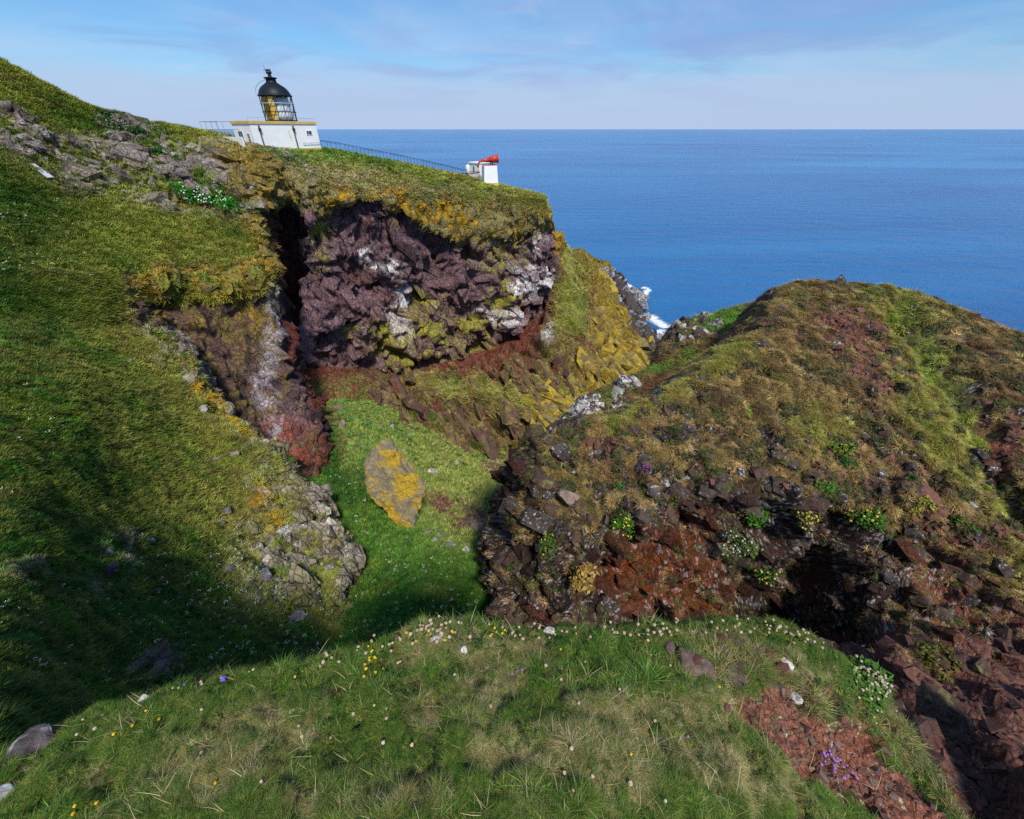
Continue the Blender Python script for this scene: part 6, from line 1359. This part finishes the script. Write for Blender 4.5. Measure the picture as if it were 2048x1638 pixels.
rock_litter('ridge_outcrop', H, np.clip(ha_.m[2] * ha_.rock, 0, 1) * (ha_.pu > -20), 620, 6, 46, M_MID, 500, 1, (1.3, .7, .5), (.75, .3, -.4), .55, .5, (.2, -.5, .8))
rock_litter('rib_outcrop', R_, np.clip(rb_.m[4] * rb_.rock, 0, 1) * (rb_.m[3] < .5), 300, 8, 64, M_MID, 510, 1, (1.0, .75, .65), (.6, -.4, -.6), .58, .5, (.45, -.35, .8))
rock_litter('rib_face_block', R_, np.clip(rb_.m[3], 0, 1), 120, 8, 40, M_MID, 515, 1, (1.0, .75, .65), (.6, -.4, -.6), .5, .5)
rock_litter('ledge_face_block', H, np.clip(ha_.m[4] + ha_.m[6] * (ha_.pv > 420), 0, 1), 300, 6, 40, M_MID, 520, 1, (1.4, .8, .38), (.25, -.1, -.95), .34, .16)
rock_litter('ledge_rim_block', H, np.clip(ha_.m[5] * (1 - ha_.m[4]), 0, 1), 110, 6, 24, M_MID, 525, 1, (1.3, .8, .45), (.8, .1, -.3), .3, .25)
rock_litter('cliff_face_block', 'headland_cliff', np.clip(hc_.m[2] * (1 - hc_.m[4]), 0, 1), 520, 5, 40, M_FAR, 530, 1, (1.5, .8, .36), (.3, .15, -.9), .33, .14)
rock_litter('cliff_cap_block', 'headland_cliff', np.clip(hc_.m[3], 0, 1) * (hc_.pu < 1095), 170, 6, 24, M_FAR, 535, 1, (1.4, .75, .4), (.1, .1, -.95), .34, .2)
K = 'knoll'
put_rock(K, 1135, 1000, 50, 64, MR_BROWN, 'large pinkish rock jutting from the left shoulder of the knoll', 151, lift=.1)
put_rock(K, 1193, 902, 22, 18, MR_LICH, 'white speckled rock near the knoll shoulder below the ridge', 152)
put_rock(K, 1305, 985, 30, 26, MR_LICH, 'white lichened rock above the left side of the rusty hollow', 153)
put_rock(K, 1330, 963, 22, 16, MR_LICH, 'small lichened rock just above the white one over the rusty hollow', 154)
put_rock(K, 1211, 1041, 18, 22, MR_LICH, 'narrow lichened rock left of a green cushion plant', 155)
put_rock(K, 1760, 941, 32, 20, MR_LICH, 'white spotted rock on the bare red patch of the knoll', 156)
put_rock(K, 1683, 994, 22, 24, MR_LICH, 'lichened rock left of the green plant over the dark cleft', 157)
put_rock(K, 1846, 990, 54, 32, MR_RED, 'red split slab on the knoll above the dark block', 158)
put_rock(K, 1876, 1022, 34, 18, MR_RED, 'smaller red slab below the split slab', 159)
put_rock(K, 1540, 722, 12, 9, MR_PALE, 'small pale stone by the red soil of the knoll top', 160)
put_rock(K, 1940, 1010, 18, 12, MR_WHITE, 'pale stone beside the green strip on the right knoll', 161)
put_rock('knoll_spur', 1252, 768, 48, 34, MR_LICH, 'white and black lichened crag on the spur behind the knoll', 171, lift=.2)
put_rock('knoll_spur', 1403, 665, 26, 26, MR_LICH, 'lichened rock on top of the spur above the sea', 172)

def slab_rock(name, outline, d_of_v, back, thick, mat, label, seed, rough=.12, cat='rock'):
    """upright slab: front outline surveyed point by point, real thickness behind it"""
    f = [Vector(at(u, v, d_of_v(v))) for u, v in outline]; n = len(f); c = sum(f, Vector()) / n; bk = Vector(back).normalized() * thick
    bm = BM(); rings = []
    for t, sc in ((-.06, .72), (0, 1.0), (.35, 1.07), (.75, .98), (1.0, .7)): rings.append([bm.verts.new(c + (p - c) * sc + bk * t) for p in f])
    for A_, B_ in zip(rings[:-1], rings[1:]):
        for k in range(n): bm.faces.new((A_[k], A_[(k + 1) % n], B_[(k + 1) % n], B_[k]))
    for rg_, s in ((rings[0], -1), (rings[-1], 1)):
        cc = bm.verts.new(sum((v.co for v in rg_), Vector()) / n + bk * .05 * s)
        for k in range(n): bm.faces.new((rg_[k], rg_[(k + 1) % n], cc) if s > 0 else (rg_[(k + 1) % n], rg_[k], cc))
    bmesh.ops.recalc_face_normals(bm, faces=bm.faces); bmesh.ops.triangulate(bm, faces=bm.faces)
    for k in range(3): bmesh.ops.subdivide_edges(bm, edges=bm.edges[:], cuts=1, use_grid_fill=True)
    bm.normal_update(); size = max((p - c).length for p in f)
    co = np.array([v.co[:] for v in bm.verts], np.float32); f1, _ = facet(co, size * .45, seed, .8, .4); f2, _ = facet(co, size * .16, seed + 1, .9, .5); nz = fbm(co, size * .3, 4, .55, seed)
    for v, a, b, e in zip(bm.verts, f1, f2, nz): v.co += v.normal * size * rough * (a * .7 + b * .4 + e * .35)
    for v in bm.verts: v.co -= c
    o = bobj(name, bm, mat); o.location = c; tag(o, label, cat); return o
def mat_boulder():
    m = mat_rock('boulder_stone', (.29, .25, .15), (.17, .135, .095), (.40, .27, .035), .48, 1.6, .6, .05)
    return m
slab_rock('boulder', [(766, 897), (783, 905), (797, 924), (812, 948), (830, 966), (847, 985), (840, 1008), (834, 1030), (826, 1056), (806, 1064), (790, 1044), (770, 1022), (752, 1004), (736, 988), (731, 962), (731, 938), (744, 914)], lambda v: 30.7 + (v - 1050) * .006, (-.1, .95, .1), 1.6, mat_boulder(), 'tall leaning standing boulder with golden lichen on the gully grass', 61, .12)
slab_rock('rock_block', [(1866, 1402), (1900, 1412), (1930, 1440), (1954, 1470), (1950, 1502), (1915, 1506), (1880, 1490), (1852, 1468), (1854, 1430)], lambda v: 9.3 - (v - 1400) * .004, (.2, .9, .1), .6, MR_CRAG3, 'brown angular block standing in the shadowed scree gully at right', 65, .22)
# fallen grey board on the hillside
def build_board():
    a = Vector(at(66, 331, 34.2)); b = Vector(at(107, 361, 33.0)); n = spot('hillside', 86, 346)[1]
    p0 = spot('hillside', 66, 331)[0] + n * .34; p1 = spot('hillside', 107, 361)[0] + n * .34; d = (p1 - p0).normalized(); s = d.cross(n).normalized(); n2 = s.cross(d)
    c = (p0 + p1) / 2; L = (p1 - p0).length / 2; bm = BM()
    for (w0, w1) in ((-.24, -.01), (.01, .22)):
        q = [[bm.verts.new(d * l + s * w + n2 * h) for w in (w0, w1)] for l in (-L, L * .96) for h in (-.04, .04)]
        v = [q[0][0], q[0][1], q[1][1], q[1][0]]; w = [q[2][0], q[2][1], q[3][1], q[3][0]]
        bm.faces.new(v); bm.faces.new(w[::-1])
        for k in range(4): bm.faces.new((v[k], v[(k + 1) % 4], w[(k + 1) % 4], w[k]))
    o = bobj('board', bm, mat_plain('weathered_wood', (.44, .45, .48), .8, .2, 0, .2, 4)); o.location = c; tag(o, 'weathered grey plank lying on the grassy hillside at far left', 'plank')
build_board()
# wires strung over the top left corner of the hill
# ------------------------------------------------------------------ foreground stones
Mn = 'turf_mound'
put_rock(Mn, 871, 1274, 34, 16, MR_WHITE, 'white rock on the crest of the turf mound near the thrift', 401, name='stone', cat='stone')
put_rock(Mn, 931, 1300, 20, 9, MR_WHITE, 'small flat white stone just below the white crest rock', 402, name='stone', cat='stone')
put_rock(Mn, 1100, 1260, 24, 16, MR_WHITE, 'white tipped stone on the crest right of the dead grass', 403, name='stone', cat='stone')
put_rock(Mn, 1128, 1364, 20, 16, MR_RED, 'orange red rounded stone in the bare soil strip of the mound', 404, name='stone', cat='stone')
put_rock(Mn, 1151, 1358, 13, 22, MR_RED, 'upright red stone beside the rounded one in the soil strip', 405, name='stone', cat='stone', lift=.35)
put_rock(Mn, 1124, 1384, 24, 14, MR_RED, 'dark red stone at the lower edge of the bare soil strip', 406, name='stone', cat='stone')
put_rock(Mn, 1245, 1388, 16, 12, MR_SLAB, 'brown stone in the dark soil below the bright green tussock', 407, name='stone', cat='stone')
put_rock(Mn, 286, 1392, 38, 13, MR_WHITE, 'flat white rock at the left crest of the mound', 408, name='stone', cat='stone')
put_rock(Mn, 62, 1502, 92, 34, MR_LICH, 'long lichen spotted slab at the far left edge of the mound', 409, name='stone', cat='stone', lift=.3)
put_rock(Mn, 8, 1592, 46, 40, MR_WHITE, 'pale greenish white rock cut off by the left picture edge', 410, name='stone', cat='stone', lift=.3)
put_rock(Mn, 585, 1421, 14, 10, MR_WHITE, 'small white stone in the bare patch of the left mound', 411, name='stone', cat='stone')
put_rock(Mn, 545, 1430, 22, 9, MR_SLAB, 'brown stone in the bare patch of the left mound', 412, name='stone', cat='stone')
put_rock(Mn, 1390, 1326, 76, 16, MR_SLAB, 'long flat grey brown slab under the grassy brow', 413, name='stone', cat='stone', tilt=.05, lift=.3)
put_rock(Mn, 1340, 1294, 30, 12, MR_SLAB, 'thin brown slab tilting out beside the green tussock', 414, name='stone', cat='stone', tilt=.4, lift=.6)
put_rock(Mn, 1472, 1346, 50, 14, MR_SLAB, 'flat slab with a white edge below the red broken stones', 415, name='stone', cat='stone', tilt=.08)
put_rock(Mn, 1570, 1326, 26, 14, MR_WHITE, 'white crusted stone at the right end of the red broken stones', 416, name='stone', cat='stone')
put_rock(Mn, 1588, 1395, 26, 34, MR_WHITE, 'yellowish white lichened stone at the top of the red slab', 417, name='stone', cat='stone')
put_rock(Mn, 1455, 1414, 18, 10, MR_RED, 'single red stone in the turf left of the red slab', 418, name='stone', cat='stone')
ms = SHEETS[Mn]
sample_rocks(Mn, np.clip(ms.m[4], 0, 1) * (ms.pv > 1250), 60, 10, 36, [MR_RED, MR_RED, MR_SLAB], lambda u, v: 'broken red stone of the mound scree at the ' + ('flat grey slab' if u < 1440 else 'grassy brow' if v < 1318 else 'thrift cushion' if u > 1590 else 'lower turf edge'), 'mound scree stones', 420)
rock_litter('slab_chips', Mn, np.clip(ms.m[2], 0, 1) * (ms.pv > 1300), 200, 4, 22, [MR_RED, MR_SLAB, MR_SCREE], 440)
sample_rocks(Mn, np.clip(ms.m[5], 0, 1) * blob(ms.pu, ms.pv, 1110, 1360, 70, 40), 26, 6, 14, [MR_RED, MR_SLAB], 'tiny reddish stone in the bare soil strip of the mound', 'stones of the bare soil strip', 460)

# ------------------------------------------------------------------ plants as things
def mat_own(name, rough=.65):
    m = bpy.data.materials.new(name); m.use_nodes = True; nt = m.node_tree; b = nt.nodes['Principled BSDF']; b.inputs['Roughness'].default_value = rough; b.inputs['Specular IOR Level'].default_value = .15
    a = nt.nodes.new('ShaderNodeAttribute'); a.attribute_name = 'tone'; nt.links.new(a.outputs['Color'], b.inputs['Base Color']); return m
M_OWN = mat_own('leaf_own'); M_PET = mat_own('petal_own', .8)
def quads(name, V, Fc, T, mat, parent=None):
    me = bpy.data.meshes.new(name); me.from_pydata([tuple(v) for v in V], [], Fc); me.update(); set_col(me, 'tone', np.clip(np.array(T, np.float32), 0, 1)); return link(name, me, mat, parent)
def leaf_cloud(rg, rx, ry, rz, n, leaf, col, lump=.35):
    V, Fc, T = [], [], []; seeds = [(rg.uniform(-.6, .6), rg.uniform(-.6, .6), rg.uniform(.35, .6)) for _ in range(7)]
    for i in range(n):
        sx, sy, sr = rg.choice(seeds); z = rg.uniform(0, 1); a = rg.uniform(0, 6.283); r = math.sqrt(1 - z * z) * rg.uniform(.7, 1.05)
        c = Vector(((sx + sr * r * math.cos(a)) * rx, (sy + sr * r * math.sin(a)) * ry, sr * z * rz * 1.5))
        nrm = Vector((r * math.cos(a) + rg.gauss(0, .3), r * math.sin(a) + rg.gauss(0, .3), z + .3)).normalized(); t1 = nrm.orthogonal().normalized(); t1.rotate(Matrix.Rotation(rg.uniform(0, 6.283), 3, nrm)); t2 = nrm.cross(t1)
        l = leaf * rg.uniform(.6, 1.3); up = nrm * rg.uniform(-.2, .7); k = len(V); q = rg.uniform(.55, 1.45); w = rg.uniform(-.12, .12)
        V += [c, c + t1 * l * .5 + t2 * l * .26 + up * l * .3, c + t1 * l + up * l * .7, c + t1 * l * .5 - t2 * l * .26 + up * l * .3]
        T += [(col[0] * q * (1 + w), col[1] * q, col[2] * q * (1 - w))] * 4; Fc.append((k, k + 1, k + 2, k + 3))
    return V, Fc, T
def dots(rg, base, n, size, col, up=.02):
    V, Fc, T = [], [], []
    for i in range(n):
        p = Vector(rg.choice(base)) + Vector((0, 0, size * rg.uniform(.2, 1.2))); s = size * rg.uniform(.6, 1.2); k = len(V); q = rg.uniform(.75, 1.1)
        for j in range(5): V.append(p + Vector((s * math.cos(j * 1.2566), s * math.sin(j * 1.2566), s * rg.uniform(-.3, .3))))
        V.append(p + Vector((0, 0, s * .5)))
        for j in range(5): Fc.append((k + j, k + (j + 1) % 5, k + 5))
        T += [(col[0] * q, col[1] * q, col[2] * q)] * 6
    return V, Fc, T
def clump(sheet_name, u, v, ru, rv, col, label, seed, n=320, leaf=6, bloom=None, nb=0, bsize=2.2, cat='plant', group=None, name='cushion_plant', hgt=.6):
    rg = random.Random(seed); p, nn, d = spot(sheet_name, u, v); rx = ru * d / F; rz = rv * d / F
    root = empty(name, p - nn * rx * .12); zt = (nn * .65 + Vector((0, 0, .35))).normalized(); root.rotation_mode = 'QUATERNION'; root.rotation_quaternion = zt.to_track_quat('Z', 'Y')
    V, Fc, T = leaf_cloud(rg, rx, rx * .9 if rv >= ru * .6 else rx * .6, max(rz, rx * .4) * hgt, n, leaf * d / F, col); quads('foliage', V, Fc, T, M_OWN, root)
    if bloom is not None:
        top = [V[k] for k in range(0, len(V), 4) if V[k].z > .15 * rz * hgt]; quads('blossom', *dots(rg, top, nb, bsize * d / F, bloom), M_PET, root)
    tag(root, label, cat, group); return root
K = 'knoll'; g1 = lin(62, 104, 28); g2 = lin(110, 128, 40); g3 = lin(46, 84, 28); gy = lin(128, 126, 44)
wh = (.62, .60, .52); ye = (.62, .50, .08)
clump(K, 1516, 1028, 48, 40, g1, 'dense green cushion plant above the rusty hollow of the knoll', 501, 520, 7)
clump(K, 1466, 1086, 46, 40, lin(74, 96, 34), 'green plant dotted with pale flowers hanging over the rusty hollow', 502, 420, 6, bloom=wh, nb=60)
clump(K, 1655, 892, 42, 36, g2, 'yellow green bushy plant in the middle of the knoll slope', 503, 460, 6)
clump(K, 1724, 1030, 38, 42, g1, 'bright green plant overhanging the black cleft', 504, 460, 6, bloom=ye, nb=24)
clump(K, 1650, 972, 18, 18, g1, 'small green plant left of the bushy plant over the cleft', 505, 200, 6)
clump(K, 1499, 823, 13, 15, lin(96, 138, 34), 'single bright lime green tuft on the brown slope of the knoll', 506, 160, 6)
clump(K, 1692, 922, 18, 14, g3, 'dark green tuft below the yellow green bushy plant', 507, 180, 6)
clump(K, 1602, 1038, 24, 20, lin(96, 96, 40), 'plant with yellow flower dots beside the dark rock wall', 508, 240, 5, bloom=ye, nb=40)
clump(K, 1536, 1152, 24, 20, g3, 'dim green plant low on the dark rock under the brow', 509, 220, 5, bloom=ye, nb=18)
clump(K, 1820, 951, 13, 11, g3, 'little dark green tuft on the red stony patch', 510, 130, 5)
clump(K, 1932, 1042, 28, 16, g1, 'green patch on the red scree right of the dark block', 511, 240, 6)
clump(K, 1846, 1024, 32, 22, gy, 'olive grassy clump above the dark block', 512, 260, 7)
clump(K, 1243, 1046, 26, 22, g1, 'leafy green plant with yellow flowers left of the rusty hollow', 513, 300, 6, bloom=ye, nb=24)
clump(K, 1104, 1092, 24, 52, lin(66, 92, 32), 'tall green trailing plant on the left flank of the knoll', 514, 380, 6, bloom=ye, nb=20, hgt=1.1)
clump(K, 1234, 971, 15, 12, lin(60, 112, 46), 'small fresh green rosette below the purple heather', 515, 160, 6)
clump(K, 1138, 901, 12, 12, g1, 'small green tuft on the knoll shoulder near the ridge', 516, 140, 5)
clump(K, 1166, 1152, 24, 46, lin(150, 122, 60), 'hanging tawny dead grass tuft on the left face of the knoll', 517, 300, 11, hgt=1.0, cat='grass tuft', name='dead_grass_tuft')
clump(K, 1284, 933, 14, 12, lin(112, 66, 108), 'purple heather patch on the brown slope of the knoll', 518, 160, 5)
clump(K, 2012, 1132, 40, 26, gy, 'olive green grass clump near the right picture edge', 519, 280, 8)
clump(K, 1870, 1306, 42, 30, lin(86, 88, 34), 'straggly olive plant above the red scree gully', 520, 300, 8)
clump(K, 1300, 1035, 14, 12, gy, 'yellow green moss tuft at the top of the rusty hollow', 521, 120, 5)
clump(K, 1345, 1003, 16, 12, lin(92, 110, 40), 'olive tuft between lichened rocks above the rusty hollow', 522, 130, 5)
clump(K, 1800, 660, 22, 14, lin(120, 118, 52), 'low dry bush on the edge of the bare soil at the knoll top', 523, 200, 6)
clump(K, 1762, 676, 20, 14, lin(62, 60, 36), 'small dark bush on the bare red soil of the knoll top', 524, 200, 5)
H = 'hillside'
for q, (u, v, ru, rv) in enumerate([(372, 376, 30, 14), (402, 388, 32, 18), (436, 400, 32, 18), (470, 414, 30, 16)]):
    clump(H, u, v, ru, rv, lin(40, 104, 18), ['uphill end of the white flowering clump on the hillside', 'second part down of the white flowering clump on the hillside', 'third part down of the white flowering clump on the hillside', 'bright green lower end of the flowering clump beside the lobe'][q], 540 + q, 360, 6, bloom=(.70, .70, .66) if q < 3 else wh, nb=[34, 56, 50, 10][q], bsize=1.7, name='flowering_clump')
clump(H, 232, 243, 26, 16, lin(28, 66, 16), 'dark green flowering patch high on the hillside among pale rocks', 545, 260, 6, bloom=(.42, .42, .38), nb=22, bsize=1.6, name='flowering_clump')
clump(H, 262, 262, 26, 14, lin(28, 66, 16), 'lower half of the dark green flowering patch among pale rocks', 546, 240, 6, bloom=(.42, .42, .38), nb=18, bsize=1.6, name='flowering_clump')
clump(H, 320, 302, 18, 10, lin(34, 76, 20), 'small dark green clump under the brown outcrop', 547, 200, 6)
Mn = 'turf_mound'
clump(Mn, 1722, 1352, 52, 46, lin(70, 104, 34), 'big green thrift cushion on the right shoulder of the mound', 560, 900, 16, hgt=.7)
clump(Mn, 1690, 1410, 16, 12, lin(58, 104, 40), 'small green herb on the red slab left of the thrift cushion', 561, 140, 10)
clump(Mn, 1672, 1426, 14, 9, lin(58, 104, 40), 'smaller green herb just below the other on the red slab', 562, 120, 9)

# ------------------------------------------------------------------ flowers of the mound, one by one
HEADM = []
def head_mesh(seed, col, n=70):
    rg = random.Random(seed); bm = BM(); bmesh.ops.create_icosphere(bm, subdivisions=2, radius=1)
    for v in bm.verts: q = rg.uniform(.78, 1.15); v.co = Vector((v.co.x * q, v.co.y * q, v.co.z * q * .8))
    me = bpy.data.meshes.new('flower_head'); bm.to_mesh(me); bm.free()
    t = np.array([[c * q for c in col] for q in [rg.uniform(.7, 1.15) for _ in me.vertices]], np.float32); set_col(me, 'tone', np.clip(t, 0, 1)); me.materials.append(M_PET); return me
def stem_mesh(seed, h, r, lean, col):
    rg = random.Random(seed); bm = BM(); a = rg.uniform(0, 6.28); pts = [Vector((math.cos(a) * lean * t * t, math.sin(a) * lean * t * t, h * t)) for t in (0, .35, .7, 1)]
    tube(bm, pts, r, 4); me = bpy.data.meshes.new('flower_stem'); bm.to_mesh(me); bm.free(); set_col(me, 'tone', np.tile(np.array(col, np.float32), (len(me.vertices), 1))); me.materials.append(M_OWN); return me, pts[-1]
def flowers(kind, label, cat, group, pts, h, rad, cols, seed, stem_col=(.10, .13, .04), lean=.02, stem_r=.0011, heads=None):
    rg = random.Random(seed); stems = [stem_mesh(seed + k, 1.0, stem_r / h[1], lean / h[1] * rg.uniform(.3, 2), stem_col) for k in range(5)]
    heads = heads or [head_mesh(seed + 20 + k, cols[k % len(cols)]) for k in range(6)]
    for (u, v) in pts:
        p, n, d = spot('turf_mound', u, v); hh = rg.uniform(*h); sm, tip = rg.choice(stems)
        o = bpy.data.objects.new(kind, sm); COL.objects.link(o); o.location = p; o.scale = (hh, hh, hh); o.rotation_euler = (rg.gauss(0, .12), rg.gauss(0, .12), rg.uniform(0, 6.28)); tag(o, label, cat, group)
        q = bpy.data.objects.new('flower_head', rg.choice(heads)); COL.objects.link(q); q.parent = o; q.location = tip; r = rad * rg.uniform(.75, 1.2) / hh; q.scale = (r, r, r)
rg = random.Random(77)
crest_u = [60, 230, 430, 640, 800, 900, 1060, 1250, 1420, 1510, 1600, 1690, 1765]; crest_v = [1475, 1405, 1348, 1315, 1264, 1238, 1258, 1252, 1244, 1235, 1264, 1317, 1387]
TH = ((.03, .075), .0078, [(.46, .33, .21), (.54, .42, .28), (.42, .29, .20), (.50, .34, .26)])
def crest(n, u0, u1, lo, hi): return [(u, np.interp(u, crest_u, crest_v) + rg.uniform(lo, hi)) for u in [rg.uniform(u0, u1) for _ in range(n)]]
pt = [(u, np.interp(u, crest_u, crest_v) + rg.uniform(6, 34)) for u in [min(max(rg.gauss(855, 34), 790), 940) for _ in range(34)]]
flowers('thrift_flower', 'dried sea pink in the dense bunch behind the white crest rock', 'flower', 'sea pinks bunched by the white rock', pt, *TH, 600)
flowers('thrift_flower', 'dried sea pink on the crest left of the yellow flowers', 'flower', 'sea pinks left of the yellow flowers', crest(14, 640, 795, 5, 30), *TH, 604)
flowers('thrift_flower', 'dried sea pink on the crest in front of the knoll left foot', 'flower', 'sea pinks before the knoll foot', crest(18, 1000, 1160, 4, 28), *TH, 606)
flowers('thrift_flower', 'dried sea pink on the crest behind the bright green tussock', 'flower', 'sea pinks behind the green tussock', crest(26, 1160, 1340, 4, 30), *TH, 608)
flowers('thrift_flower', 'dried sea pink on the crest above the red broken stones', 'flower', 'sea pinks above the broken stones', crest(20, 1340, 1500, 4, 28), *TH, 610)
flowers('thrift_flower', 'dried sea pink along the falling right brow of the mound', 'flower', 'sea pinks on the right brow', crest(30, 1500, 1650, 4, 24), *TH, 612)
pt = [(rg.gauss(1742, 22), 1340 + rg.gauss(20, 36)) for _ in range(80)]; pt = [(u, max(v, np.interp(u, crest_u, crest_v) - 6)) for u, v in pt]
flowers('thrift_flower', 'cream sea pink head crowded on the thrift cushion at the mound right shoulder', 'flower', 'sea pinks on the thrift cushion', pt, (.05, .09), .0072, [(.48, .38, .27), (.54, .46, .34)], 620)
pt = [(rg.uniform(380, 1350), rg.uniform(1300, 1600)) for _ in range(46)] + [(150, 1480), (172, 1440), (185, 1462), (205, 1430), (350, 1340), (372, 1330), (413, 1318), (395, 1372), (500, 1338)]
pt = [(u, max(v, np.interp(u, crest_u, crest_v) + 5)) for u, v in pt]
flowers('thrift_flower', 'single faded sea pink head scattered in the turf of the mound', 'flower', 'scattered sea pinks in the turf', pt, (.014, .035), .0068, [(.58, .48, .36), (.62, .42, .30), (.52, .36, .28)], 640)
pt = [(rg.gauss(742, 14), rg.gauss(1322, 18)) for _ in range(12)] + [(rg.gauss(870, 30), rg.gauss(1268, 8)) for _ in range(12)] + [(rg.gauss(1000, 16), rg.gauss(1266, 5)) for _ in range(9)]
pt = [(u, max(v, np.interp(u, crest_u, crest_v) + 4)) for u, v in pt]
flowers('trefoil_flower', 'small yellow flower in the grass just under the mound crest', 'flower', 'yellow flowers under the crest', pt, (.012, .035), .0062, [(.75, .52, .02), (.72, .44, .02)], 660)
pt = [(585, 1364), (305, 1434), (320, 1438), (272, 1446), (222, 1470), (180, 1590), (190, 1605), (160, 1615), (145, 1628), (660, 1555), (430, 1565), (476, 1595), (1120, 1290), (1440, 1370), (1262, 1516)]
flowers('trefoil_flower', 'small yellow orange flower alone in the lower turf of the mound', 'flower', 'scattered yellow flowers', pt, (.01, .025), .006, [(.75, .50, .02), (.70, .36, .02)], 670)
pt = [(rg.gauss(1650, 14) + t * 40, 1505 + t * 46 + rg.gauss(0, 9)) for t in [rg.random() for _ in range(30)]]
flowers('thyme_flower', 'purple thyme flower head at the edge of the red slab', 'flower', 'purple thyme by the red slab', pt, (.008, .02), .0065, [(.36, .16, .48), (.42, .20, .52)], 680)
pt = [(1035, 1342), (1028, 1346), (1042, 1340), (773, 1532), (795, 1538), (1360, 1475), (1372, 1468), (740, 1530), (1012, 1360)]
flowers('thyme_flower', 'tiny purple flower low in the turf of the mound', 'flower', 'tiny purple flowers in the turf', pt, (.006, .014), .006, [(.36, .16, .42)], 690)
flowers('bellflower', 'violet blue bellflower standing on the left crest of the mound', 'flower', None, [(457, 1356)], (.03, .035), .012, [(.16, .12, .62)], 700)
flowers('bellflower', 'smaller violet bellflower left of the other on the mound crest', 'flower', None, [(366, 1372)], (.03, .032), .008, [(.14, .12, .50)], 701)

# ------------------------------------------------------------------ uncountable flower scatter and surf
def umbels(name, sheet_name, n, w, px, seed):
    i, P, s, r = pick_on(sheet_name, n, w, seed); sz = px * s.pd[i] / F * r.uniform(.6, 1.4, n); Z = np.tile(np.array([0, 0, 1.0]), (n, 1)) + r.normal(0, .15, (n, 3))
    col = np.array([.62, .66, .44]) * (1 + r.normal(0, .12, (n, 1))); h = np.clip(r.uniform(1.2, 2.4, n) * sz, .05, .5)
    return gn_scatter(name, P, Z, r.uniform(0, 6.28, n), np.stack([sz, sz, h], 1), r.randint(0, 2, n), col, P_UMB)
fs = SHEETS['gully_floor']; cl = lambda s, sc, t: smooth(t, t + .25, fbm(s.P, sc, 3, .6, 77))
umbels('gully_flowers', 'gully_floor', 800, smooth(940, 1060, fs.pv - .25 * (fs.pu - 650)) * (.12 + cl(fs, 2.5, -.02)) + .5 * blob(fs.pu, fs.pv, 680, 980, 50, 30), 5.5, 31)
rs = SHEETS['hillside_rib']
umbels('hillside_flowers', 'hillside_rib', 1300, (smooth(1130, 1250, rs.pv) * (rs.pu < 700) * (.15 + cl(rs, 1.4, -.02)) + .5 * blob(rs.pu, rs.pv, 60, 950, 110, 140) * cl(rs, 1.4, 0) + blob(rs.pu, rs.pv, 420, 1170, 120, 60) * .8), 6.5, 32)
hs = SHEETS['hillside']
umbels('upper_hillside_flowers', 'hillside', 220, blob(hs.pu, hs.pv, 60, 520, 160, 120) * cl(hs, 2.5, -.05), 5, 33)
def seed_grass():
    n = 260; i, P, s, r = pick_on('turf_mound', n, np.clip(blob(ms.pu, ms.pv, 1780, 1490, 70, 70) * .5 + .6 * blob(ms.pu, ms.pv, 1150, 1260, 420, 26) + .15 * (ms.pv > 1300), 0, 1), 41)
    pr = [tuft_proto('bent', random.Random(9 + k), 3, .12, .012, .3, .35, 5, (.7, 1.0), 1.2) for k in range(3)]; sz = r.uniform(.05, .11, n)
    gn_scatter('bent_grass', P, np.tile(np.array([0, 0, 1.0]), (n, 1)) + r.normal(0, .2, (n, 3)), r.uniform(0, 6.28, n), np.stack([sz, sz, sz], 1), r.randint(0, 3, n), np.array([.42, .36, .20]) * (1 + r.normal(0, .2, (n, 1))), pr)
seed_grass()
def build_surf():
    m = bpy.data.materials.new('sea_foam'); m.use_nodes = True; nt = m.node_tree; N = nt.nodes.new; L = nt.links.new; b = nt.nodes['Principled BSDF']; b.inputs['Base Color'].default_value = (.72, .76, .80, 1); b.inputs['Roughness'].default_value = .8
    tc = N('ShaderNodeTexCoord'); n1 = N('ShaderNodeTexNoise'); n1.inputs['Scale'].default_value = .45; n1.inputs['Detail'].default_value = 8; n1.inputs['Roughness'].default_value = .7; L(tc.outputs['Object'], n1.inputs[0])
    at_ = N('ShaderNodeAttribute'); at_.attribute_name = 'tone'; ad = N('ShaderNodeMath'); ad.operation = 'MULTIPLY_ADD'; L(at_.outputs['Fac'], ad.inputs[0]); ad.inputs[1].default_value = .62; L(n1.outputs[0], ad.inputs[2])
    mr = N('ShaderNodeMapRange'); mr.inputs[1].default_value = .72; mr.inputs[2].default_value = .95; L(ad.outputs[0], mr.inputs[0]); L(mr.outputs[0], b.inputs['Alpha'])
    V, Fc, T = [], [], []; rg = random.Random(3)
    def patch(pts, w):
        P3 = []
        for u, v in pts:
            d = dirs(u, v); P3.append(Vector(d * (CAMZ / -d[2])) + Vector((0, 0, CAMZ + .05)))
        for a, b_ in zip(P3[:-1], P3[1:]):
            t = (b_ - a); s = Vector((-t.y, t.x, 0)).normalized() * w; k = len(V)
            for p in (a, b_): V.extend([p - s, p, p + s]); T.extend([(0, 0, 0), (1, 1, 1), (0, 0, 0)])
            Fc.extend([(k, k + 1, k + 4, k + 3), (k + 1, k + 2, k + 5, k + 4)])
    patch([(1264, 600), (1278, 596), (1290, 588), (1296, 578), (1284, 575)], 2.4); patch([(1296, 630), (1308, 640), (1322, 648), (1334, 656)], 4.0); patch([(1316, 660), (1330, 668), (1340, 680)], 4.0); patch([(1240, 560), (1262, 574), (1276, 584)], 2.0)
    o = quads('surf', V, Fc, T, m); o['kind'] = 'stuff'
build_surf()
